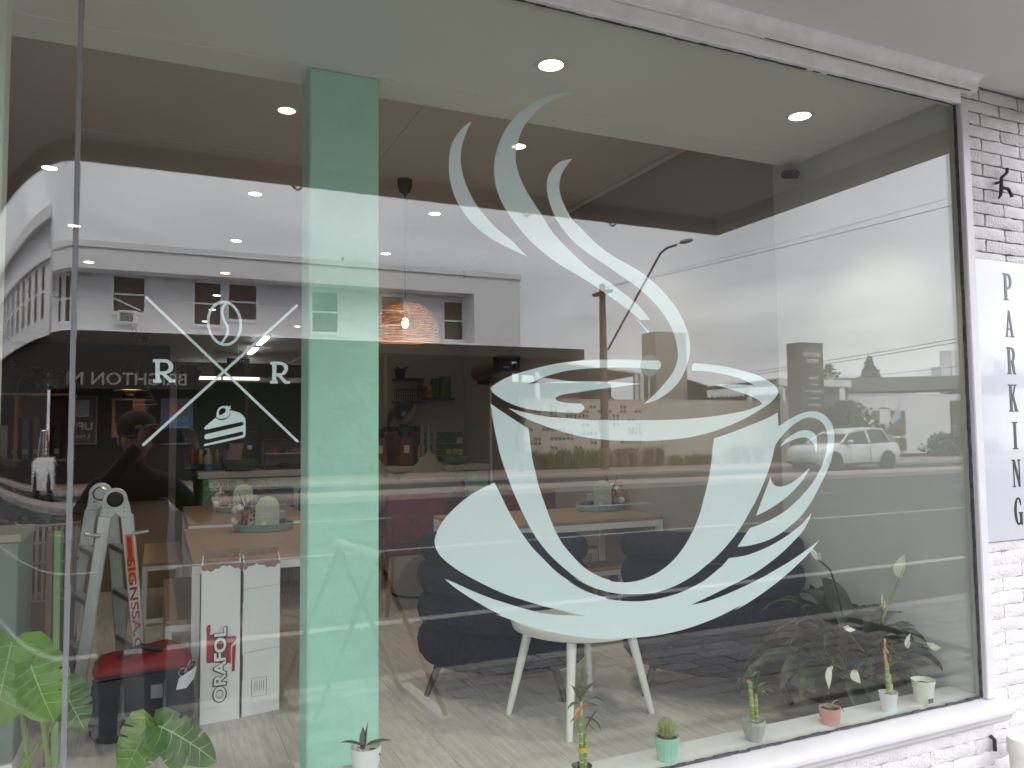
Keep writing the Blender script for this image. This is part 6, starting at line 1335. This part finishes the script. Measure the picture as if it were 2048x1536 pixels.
# cactus
t = thing('potted_cactus', 'round cactus in a fluted mint pot on the window sill', 'plant', (1.449,.06,ZS), 'pots along the window sill')
B().lathe([(.029,0),(.037,.072),(.0385,.075),(.036,.075),(.033,.066),(0,.062)], (1.449,.06,ZS-.003), 72, wave=.035, wn=18).ob('fluted_pot', mat('mint glazed pot', (.33,.62,.50), .35), t, smooth=60)
B().lathe([(.033,.0),(0,.002)], (1.449,.06,ZS+.064), 16).ob('soil', m_soil, t)
b = B(); b.lathe([(.010,0),(.022,.01),(.0265,.028),(.024,.046),(.014,.058),(0,.061)], (1.449,.06,ZS+.064), 56, wave=.07, wn=14); b.ob('cactus_body', mat('cactus green', (.20,.24,.08), .7), t, smooth=60)
b = B(); random.seed(2)
for i in range(420):
    th = random.uniform(0,6.28); ph = random.uniform(-.4,1.5); n1 = V((math.cos(th)*math.cos(ph),math.sin(th)*math.cos(ph),math.sin(ph))); p = V((1.449,.06,ZS+.092))+V((n1.x*.026,n1.y*.026,n1.z*.031)); q = n1.orthogonal()*.0006; e = p+(n1+V((random.gauss(0,.4),random.gauss(0,.4),random.gauss(0,.4)))).normalized()*.0085
    b.add([p-q,p+q,e],[(0,1,2)])
o = b.ob('spine', mat('cactus spine', (.62,.52,.25), .7), t, fix=False); o['kind'] = 'stuff'
# bamboo in grey pot
t = thing('lucky_bamboo', 'two cane lucky bamboo in a pinched grey concrete pot', 'plant', (1.79,.06,ZS), 'pots along the window sill')
B().lathe([(.024,0),(.034,.03),(.038,.055),(.036,.066),(.034,.066),(.032,.05),(0,.045)], (1.793,.06,ZS-.002), 10, wave=.08, wn=3).ob('pot', mat('grey concrete pot', (.36,.36,.35), .85, var=.1, vs=30), t)
bamboo(t, ((1.787,.058,ZS+.04,.722,.0068,-.008),(1.806,.062,ZS+.04,.678,.0068,-.003)), tuple(
  ((1.779,.058,.728),d,L,w_,dr,mm) for d,L,w_,dr,mm in (((-.9,-.1,.5),.062,.013,.9,m_leaf),((-.3,-.2,1),.045,.012,.5,m_leaf),((.7,0,.9),.055,.014,1.3,m_leaf),((.1,-.3,.4),.055,.014,1.4,m_leaf),((-.5,-.3,.2),.03,.013,.9,m_dry),((.3,.3,1),.05,.012,.6,m_leaf)))+tuple(
  ((1.803,.062,.69),d,L,w_,dr,mm) for d,L,w_,dr,mm in (((.25,-.1,1),.085,.016,.3,m_leaf),((.9,0,.6),.075,.015,.8,m_leaf),((1,-.2,.2),.085,.014,.9,m_leaf),((-.4,-.4,.6),.06,.018,.9,m_leaf),((.3,-.5,.1),.05,.02,1,m_leaf),((.8,-.2,-.2),.045,.013,1.3,m_dry))), 2)
# pink pot succulent
t = thing('potted_succulent', 'small wilting succulent in a ribbed pink pot on the sill', 'plant', (2.125,.06,ZS), 'pots along the window sill')
B().lathe([(.029,0),(.033,.008),(.0315,.016),(.035,.026),(.0335,.034),(.036,.046),(.036,.056),(.033,.056),(.031,.048),(0,.046)], (2.127,.06,ZS-.002), 32).ob('ribbed_pot', mat('pink ceramic', (.58,.29,.23), .5), t, smooth=60); B().lathe([(.031,0),(0,.002)], (2.127,.06,ZS+.047), 16).ob('soil', m_soil, t)
b = B(); random.seed(8)
for i in range(16): a = i*2.4; b.leaf((2.12,.055,ZS+.048),(math.cos(a),math.sin(a),.9),.032,.009,.6,fold=.4)
b.leaf((2.13,.06,ZS+.05),(.3,-.1,1),.06,.008,2.6); b.leaf((2.14,.055,ZS+.05),(.9,-.2,.6),.05,.016,2.4); b.ob('leaves', mat('pale succulent', (.20,.22,.10), .6, var=.3, vs=40), t, smooth=60, fix=False)
# bamboo in white tin
t = thing('lucky_bamboo', 'single bare bamboo cane in a crinkled white pot before the peace lily', 'plant', (2.41,.06,ZS), 'pots along the window sill')
B().lathe([(.024,0),(.026,.012),(.025,.02),(.028,.03),(.027,.038),(.031,.05),(.030,.06),(.033,.066),(.030,.066),(.027,.055),(0,.052)], (2.41,.06,ZS-.002), 28).ob('crinkled_pot', mat('white tin', (.66,.68,.72), .4), t, smooth=60); B().lathe([(.028,0),(0,.002)], (2.41,.06,ZS+.052), 16).ob('soil', mat('red brown bark', (.12,.03,.025), .9), t)
bamboo(t, ((2.412,.06,ZS+.05,.70,.0075,-.004),(2.421,.065,ZS+.05,.655,.006,.006)), (((2.424,.06,.68),(.05,-.1,1),.11,.018,.1,m_leaf),((2.43,.06,.69),(.9,-.1,.5),.055,.016,.9,m_leaf),((2.405,.06,.77),(.35,-.3,-.4),.085,.024,.3,m_leaf),((2.40,.05,.80),(.9,-.3,.3),.07,.02,1.2,m_leaf)), 3)
B().tube([(2.408,.06,.695),(2.396,.055,.72),(2.39,.05,.755),(2.392,.05,.785),(2.385,.045,.79)], [.006,.005,.004,.004,.003], 8).ob('dry_stem', m_dry, t, smooth=60); B().tube([(2.39,.05,.735),(2.38,.045,.75),(2.385,.045,.76),(2.4,.045,.74)], .004, 6).ob('dry_curl', m_dry, t, smooth=60); B().tube([(2.421,.06,.60),(2.423,.06,.625)], .0085, 8).ob('dry_sheath', m_node, t, smooth=60)
# cream pot with barcode label
t = thing('empty_pot', 'cream pot of bare soil with a barcode sticker in the sill corner', 'pot', (2.595,.06,ZS), 'pots along the window sill')
B().lathe([(.030,0),(.037,.06),(.041,.078),(.042,.084),(.039,.084),(.036,.07),(0,.066)], (2.595,.062,ZS-.002), 36).ob('pot_body', mat('cream plastic', (.70,.69,.58), .45), t, smooth=60); B().lathe([(.036,0),(.02,.004),(0,.003)], (2.595,.062,ZS+.066), 16).ob('soil', m_soil, t)
b = B()
for i in range(8): b.box((2.573+i*.0036,.0262,ZS+.007),(2.5745+i*.0036+.0008*(i%3),.0268,ZS+.024))
b.ob('barcode', m_oblk, t); B().box((2.57,.027,ZS+.004),(2.604,.0276,ZS+.027)).ob('label', m_lettw, t)
# ---------------------------------------------------------------- peace lily
pl2 = thing('peace_lily', 'big dark peace lily with white flowers in the right window corner', 'plant', (2.60,.42,FZ))
px, py = 2.62, .40
B().lathe([(.085,0),(.125,.17),(.132,.21),(.125,.21),(.115,.18),(0,.17)], (px,py,FZ), 28).ob('pot', mat('clear dark pot', (.03,.028,.027), .25), pl2, smooth=40)
random.seed(41)
def lily(a, el, L, w_, dr, z0=.62, r0=.03):
    d = V((math.cos(a)*math.cos(el),math.sin(a)*math.cos(el),math.sin(el))); p = V((px+r0*math.cos(a),py+r0*math.sin(a),.51)); q = p+d*L*.38
    B().tube([p,p.lerp(q,.5)+V((0,0,.02)),q], [.004,.0035,.003], 6).ob('leaf_stalk', m_stem if random.random() < .4 else m_leafp, pl2, smooth=60)
    B().leaf(q,d,L*.72,w_,dr,fold=.3,n=9,wavy=.03).ob('leaf', m_leafp, pl2, smooth=70, fix=False)
for i in range(72):
    a = 2*math.pi*(i*.382)+random.uniform(-.2,.2); el = random.uniform(.35,1.35)
    # the window and the wall behind stop the leaves
    L = random.uniform(.30,.50); 
    if math.sin(a) < -.6: L *= .72
    if math.cos(a) > .75: L *= .70
    lily(a, el, L, random.uniform(.08,.12), random.uniform(1.5,2.6))
def spathe(pts, c, d, w_, L, up=(0,-1,.2)):
    B().tube(pts, [.0045]*(len(pts)-1)+[.003], 8).ob('flower_stalk', m_stem if w_ > .04 else m_leafp, pl2, smooth=60)
    B().leaf(c,d,L,w_,.25,up=up,fold=-.35,n=9,shape=.75).ob('spathe', m_flower, pl2, smooth=70, fix=False)
    e = V(c)+V(d).normalized()*L*.25; B().tube([V(c)+V((0,-.006,0)), e+V((0,-.012,L*.18))], [.004,.003], 8).ob('spadix', mat('cream spadix', (.6,.52,.33), .8) if 'cream spadix' not in bpy.data.materials else bpy.data.materials['cream spadix'], pl2, smooth=60)
spathe([(px,py,.55),(2.70,.33,.75),(2.78,.30,.93)], (2.78,.30,.93), (.25,-.1,1), .065, .105)
spathe([(px,py,.55),(2.48,.32,.80),(2.44,.30,.90),(2.38,.28,1.0),(2.315,.27,1.045)], (2.315,.27,1.045), (-.55,-.05,.65), .026, .075)
spathe([(px,py,.55),(2.66,.30,.74),(2.655,.28,.83)], (2.655,.28,.83), (.02,0,1), .012, .06)
spathe([(2.66,.2,.66),(2.69,.14,.715),(2.70,.12,.715)], (2.70,.12,.715), (1,-.25,-.12), .038, .06, (0,-.7,1))
spathe([(2.60,.2,.6),(2.60,.15,.70),(2.598,.13,.715)], (2.598,.13,.715), (.3,-.1,1), .024, .055)
spathe([(2.45,.2,.66),(2.36,.16,.66),(2.335,.15,.66)], (2.335,.15,.66), (.45,-.3,-.75), .040, .055, (0,-1,.1))
spathe([(2.45,.2,.70),(2.36,.2,.80),(2.34,.19,.805)], (2.34,.19,.805), (.9,-.2,-.1), .030, .055, (0,-.5,1))
spathe([(2.42,.2,.62),(2.27,.18,.68),(2.25,.17,.68)], (2.25,.17,.68), (-.25,-.1,-1), .032, .08, (0,-1,.1))
# ================================================================ people
m_skin = mat('skin', (.42,.25,.18), .55); m_coat = mat('dark jacket', (.012,.012,.014), .85, bump=.4, bs=60); m_trou = mat('dark trousers', (.010,.010,.013), .9); m_hair = mat('dark hair', (.012,.009,.008), .6); m_cap = mat('black cap', (.012,.012,.014), .8)
m_shoe = mat('black shoe', (.012,.012,.012), .5)
def skin_body(name, verts, edges, radii, m, parent, org, root=0, sub=2):
    me = bpy.data.meshes.new(name); me.from_pydata([V(v)-V(org) for v in verts], edges, []); o = bpy.data.objects.new(name, me); link(o)
    md = o.modifiers.new('skin', 'SKIN'); md.use_smooth_shade = True; sb = o.modifiers.new('sub', 'SUBSURF'); sb.levels = sub; sb.render_levels = sub
    for i, r_ in enumerate(radii):
        sv = me.skin_vertices[0].data[i]; sv.radius = (r_, r_) if not isinstance(r_, tuple) else r_; sv.use_root = (i == root)
    bpy.context.view_layer.update()
    m2_ = bpy.data.meshes.new_from_object(o.evaluated_get(bpy.context.evaluated_depsgraph_get())); m2_.name = name; bpy.data.objects.remove(o)
    m2_.materials.clear()
    for x in (m if isinstance(m, list) else [m]): m2_.materials.append(x)
    q = link(bpy.data.objects.new(name, m2_)); q.parent = parent; W[q.name] = V(org); return q
def head(par, c, face, r=.105, cap=True, hairlen=0, tilt=0):
    """head with face, ears and hair; face = horizontal direction it looks"""
    c = V(c); f = V(face).normalized(); q = V((0,-1,0)).rotation_difference(f); q = q @ Quaternion((1,0,0), tilt)
    b = B(); n_, m_ = 22, 16; base = []
    for i in range(1,m_):
        th = -math.pi/2+math.pi*i/m_
        for j in range(n_):
            a = 2*math.pi*j/n_; x = .076*math.cos(th)*math.cos(a); y = .098*math.cos(th)*math.sin(a); z = .118*math.sin(th)
            if z < -.02: x *= 1-.35*(-z-.02)/.1; y = y*(1-.25*(-z-.02)/.1)-.012*(-z-.02)/.1
            if y < 0 and abs(x) < .02 and -.035 < z < .012: y -= .020*(1-abs(x)/.02)*(1-abs(z+.022)/.05)       # nose
            if y < 0 and .015 < abs(x) < .045 and .0 < z < .03: y += .008                                       # eye sockets
            if y < 0 and abs(x) < .03 and -.07 < z < -.045: y -= .006                                            # mouth
            b.v.append(c+q@V((x,y,z)))
    b.v += [c+q@V((0,-.012,-.118)), c+q@V((0,0,.118))]; k = (m_-1)*n_
    for i in range(m_-2):
        for j in range(n_): b.f.append((i*n_+j,i*n_+(j+1)%n_,(i+1)*n_+(j+1)%n_,(i+1)*n_+j)); b.m.append(0)
    for j in range(n_): b.f.append((k,(j+1)%n_,j)); b.m.append(0); b.f.append((k+1,(m_-2)*n_+j,(m_-2)*n_+(j+1)%n_)); b.m.append(0)
    h = b.ob('head', m_skin, par, smooth=70)
    for sx_ in (-1,1):
        B().ball(c+q@V((sx_*.077,.01,-.01)), (.012,.02,.032), 10, 8, q=q).ob('ear', m_skin, h, smooth=60); B().ball(c+q@V((sx_*.030,-.083,.014)), (.012,.008,.007), 10, 8, q=q).ob('eye', m_hair, h, smooth=60)
    B().ball(c+q@V((0,-.089,-.055)), (.022,.008,.005), 10, 6, q=q).ob('mouth', mat('lips', (.28,.11,.09), .5) if 'lips' not in bpy.data.materials else bpy.data.materials['lips'], h, smooth=60)
    b = B(); b.ball(c+q@V((0,.022,.018)), (.086,.098,.112), 18, 12, q=q)
    b.v = [p if (q.inverted()@(p-c)).y > -.055 or (q.inverted()@(p-c)).z > .05 else c+(p-c)*.8 for p in b.v]; b.ob('hair', m_hair, par, smooth=60)
    if hairlen: B().tube([c+q@V((0,.09,.02)),c+q@V((0,.13,-.06)),c+q@V((0,.11,-hairlen))], [.035,.032,.012], 10).ob('ponytail', m_hair, par, smooth=60)
    if cap:
        b = B(); b.lathe([(.092,.0),(.096,.03),(.085,.075),(.05,.105),(0,.115)], (0,0,0), 24, sy=1.18); b.v = [c+q@(p+V((0,.006,.030))) for p in b.v]; cp = b.ob('cap', m_cap, par, smooth=60)
        b = B(); b.poly([[(-.075,-.06),(-.06,-.15),(0,-.175),(.06,-.15),(.075,-.06),(0,-.09)]], lambda x,y,d:(x,y,d), .006); b.v = [c+q@(p+V((0,-.02,.032-abs(p.x)*.12))) for p in b.v]; b.ob('cap_peak', m_cap, cp)
        b = B(); b.ball(c+q@V((0,-.104,.072)), (.018,.006,.010), 10, 6, q=q); b.ob('cap_emblem', mat('yellow emblem', (.6,.5,.06), .6), cp)
    return q
def hand(par, wrist, pd, fd, up, grip=.8, side=1):
    """palm from the wrist along pd; fingers start towards pd and curl to fd; thumb leaves the side"""
    w_, pd, fd, up = V(wrist), V(pd).normalized(), V(fd).normalized(), V(up).normalized()
    b = B(); x = up; e = w_+pd*.085
    secs = []
    for t_, hw, th in ((0,.024,.016),(.03,.034,.015),(.065,.04,.014),(.088,.039,.011)):
        c = w_+pd*t_; secs.append([c+x*(hw*math.cos(a))+fd*(th*math.sin(a)) for a in [2*math.pi*j/10 for j in range(10)]])
    loft(b, secs)
    for i, (off, L) in enumerate(((.029,.068),(.010,.076),(-.010,.072),(-.028,.056))):
        p = w_+pd*.08+x*off; pts = [p]; d = pd.copy()
        for s_ in range(3): d = (d*(1-grip*.42)+fd*grip*.62).normalized(); pts.append(pts[-1]+d*L*(.42,.33,.25)[s_])
        b.tube(pts, [.0095,.009,.0082,.0068], 8)
    p = w_+pd*.025+x*.03; pts = [p, p+(x*.7+pd*.5+fd*.3).normalized()*.035, p+(x*.7+pd*.5+fd*.3).normalized()*.035+(pd*.8+fd*.6).normalized()*.03, p+(x*.6+pd*.9+fd*.8).normalized()*.075]
    b.tube(pts, [.012,.011,.0095,.007], 8); return b.ob('hand', m_skin, par, smooth=60)
def person(name, lab, org, facing, shoulder, hips, hd, armL, armR, legs=True, fz=0.0, cap=True, hairlen=0, tilt=0, clothes=None, sc=1.0):
    t = thing(name, lab, 'person', org); o = V(org); f = V(facing).normalized(); r_ = V((f.y,-f.x,0))   # r_: the person's right-hand side seen from above
    def P(x,y,z): return o + r_*x*sc + f*y*sc + V((0,0,z*sc))
    vs = [P(0,0,hips),P(0,.01,hips+.18),P(0,-.01,hips+.36),P(0,-.02,shoulder-.02),P(0,-.005,shoulder+.07)]; es = [(0,1),(1,2),(2,3),(3,4)]; rd = [(.15,.11),(.145,.105),(.155,.115),(.13,.09),(.055,.055)]
    vs.append(P(0,.02,hd-.07)); es.append((4,5)); rd.append((.05,.05))
    for sd_, arm in ((-1,armL),(1,armR)):
        k = len(vs); vs += [P(sd_*.165,-.02,shoulder-.02)]+[V(a) for a in arm]; es += [(3,k),(k,k+1),(k+1,k+2)]; rd += [.068,.05,.034]
    nm = len(vs)
    if legs:
        for sd_ in (-1,1):
            k = len(vs); vs += [P(sd_*.09,.0,hips-.06),P(sd_*.10,.03,hips*.53),P(sd_*.105,0,.09),P(sd_*.11,.12,.045)]; es += [(0,k),(k,k+1),(k+1,k+2),(k+2,k+3)]; rd += [.098,.062,.045,.04]
    skin_body('body', vs, es, rd, clothes or m_coat, t, org)
    if legs:
        for sd_ in (-1,1): q = V((0,1,0)).rotation_difference(f); B().ball(P(sd_*.11,.07,.045), (.052,.14,.05), 12, 8, q=q).ob('shoe', m_shoe, t, smooth=60)
    head(t, P(0,.03,hd+.03), f, cap=cap, hairlen=hairlen, tilt=tilt)
    return t
# the photographer: stands behind the camera, phone held sideways in both hands
fw = V((.10,1,0))
ph = thing('phone', 'black phone held sideways in the photographers two hands, reflected', 'phone', (.035,-2.03,1.545))
qy = Quaternion((0,0,1), -YAW)
B().obox((.045,-2.040,1.545), (.155,.008,.072), qy).ob('phone_body', m_dark, ph, bevel=.006, seg=2)
b = B()
for dz in (-.018,.0,.018): b.ball(V((.10,-2.026,1.548+dz)), (.007,.003,.007), 10, 6)
b.ob('camera_bump', m_cglass, ph)
pg = person('person', 'person in black cap and dark jacket holding up a phone, reflected in the glass', (-.10,-2.46,.0), fw, 1.30, .86, 1.50, [(-.36,-2.36,1.12),(-.085,-2.12,1.50)], [(.24,-2.42,1.10),(.17,-2.16,1.48)], tilt=.12, cap=True, hairlen=.25)
hand(pg, (-.085,-2.12,1.50), (.3,.55,.55), (.9,.15,-.2), (0,.2,1), .8); hand(pg, (.17,-2.16,1.48), (-.1,.65,.6), (-.9,.1,-.2), (0,.2,1), .8)
# cafe staff, dim behind the counter
p1 = person('person', 'barista with dark hair in black, head bowed behind the red grinders', (2.17,5.35,FZ), (.9,-.4,0), 1.20, .80, 1.40, [(2.42,5.22,1.28),(2.32,5.12,1.40)], [(1.98,5.20,1.28),(2.05,5.08,1.38)], fz=FZ, cap=False, hairlen=.2, tilt=.45, clothes=m_dark)
hand(p1, (2.32,5.12,1.40), (-.6,-.5,-.2), (-.3,-.2,-.9), (0,.2,1)); hand(p1, (2.05,5.08,1.38), (.5,-.6,-.2), (.2,-.3,-.9), (0,.2,1))
p2 = person('person', 'person in black with orange trim leaning in beside the mint column', (1.52,5.8,FZ), (-.9,-.5,0), 1.26, .80, 1.46, [(1.25,5.62,1.36),(1.02,5.5,1.36)], [(1.27,5.72,1.38),(1.05,5.60,1.42)], cap=False, tilt=.2, clothes=m_dark)
hand(p2, (1.02,5.5,1.36), (-.6,-.5,-.2), (-.2,-.2,-.9), (0,.2,1)); hand(p2, (1.05,5.60,1.42), (-.6,-.5,.1), (-.2,-.2,-.9), (0,.2,1))
B().tube([(1.20,5.58,1.46),(1.14,5.52,1.34),(1.12,5.50,1.24)], .02, 8).ob('orange_trim', mat('orange trim', (.45,.08,.02), .7), p2, smooth=60)
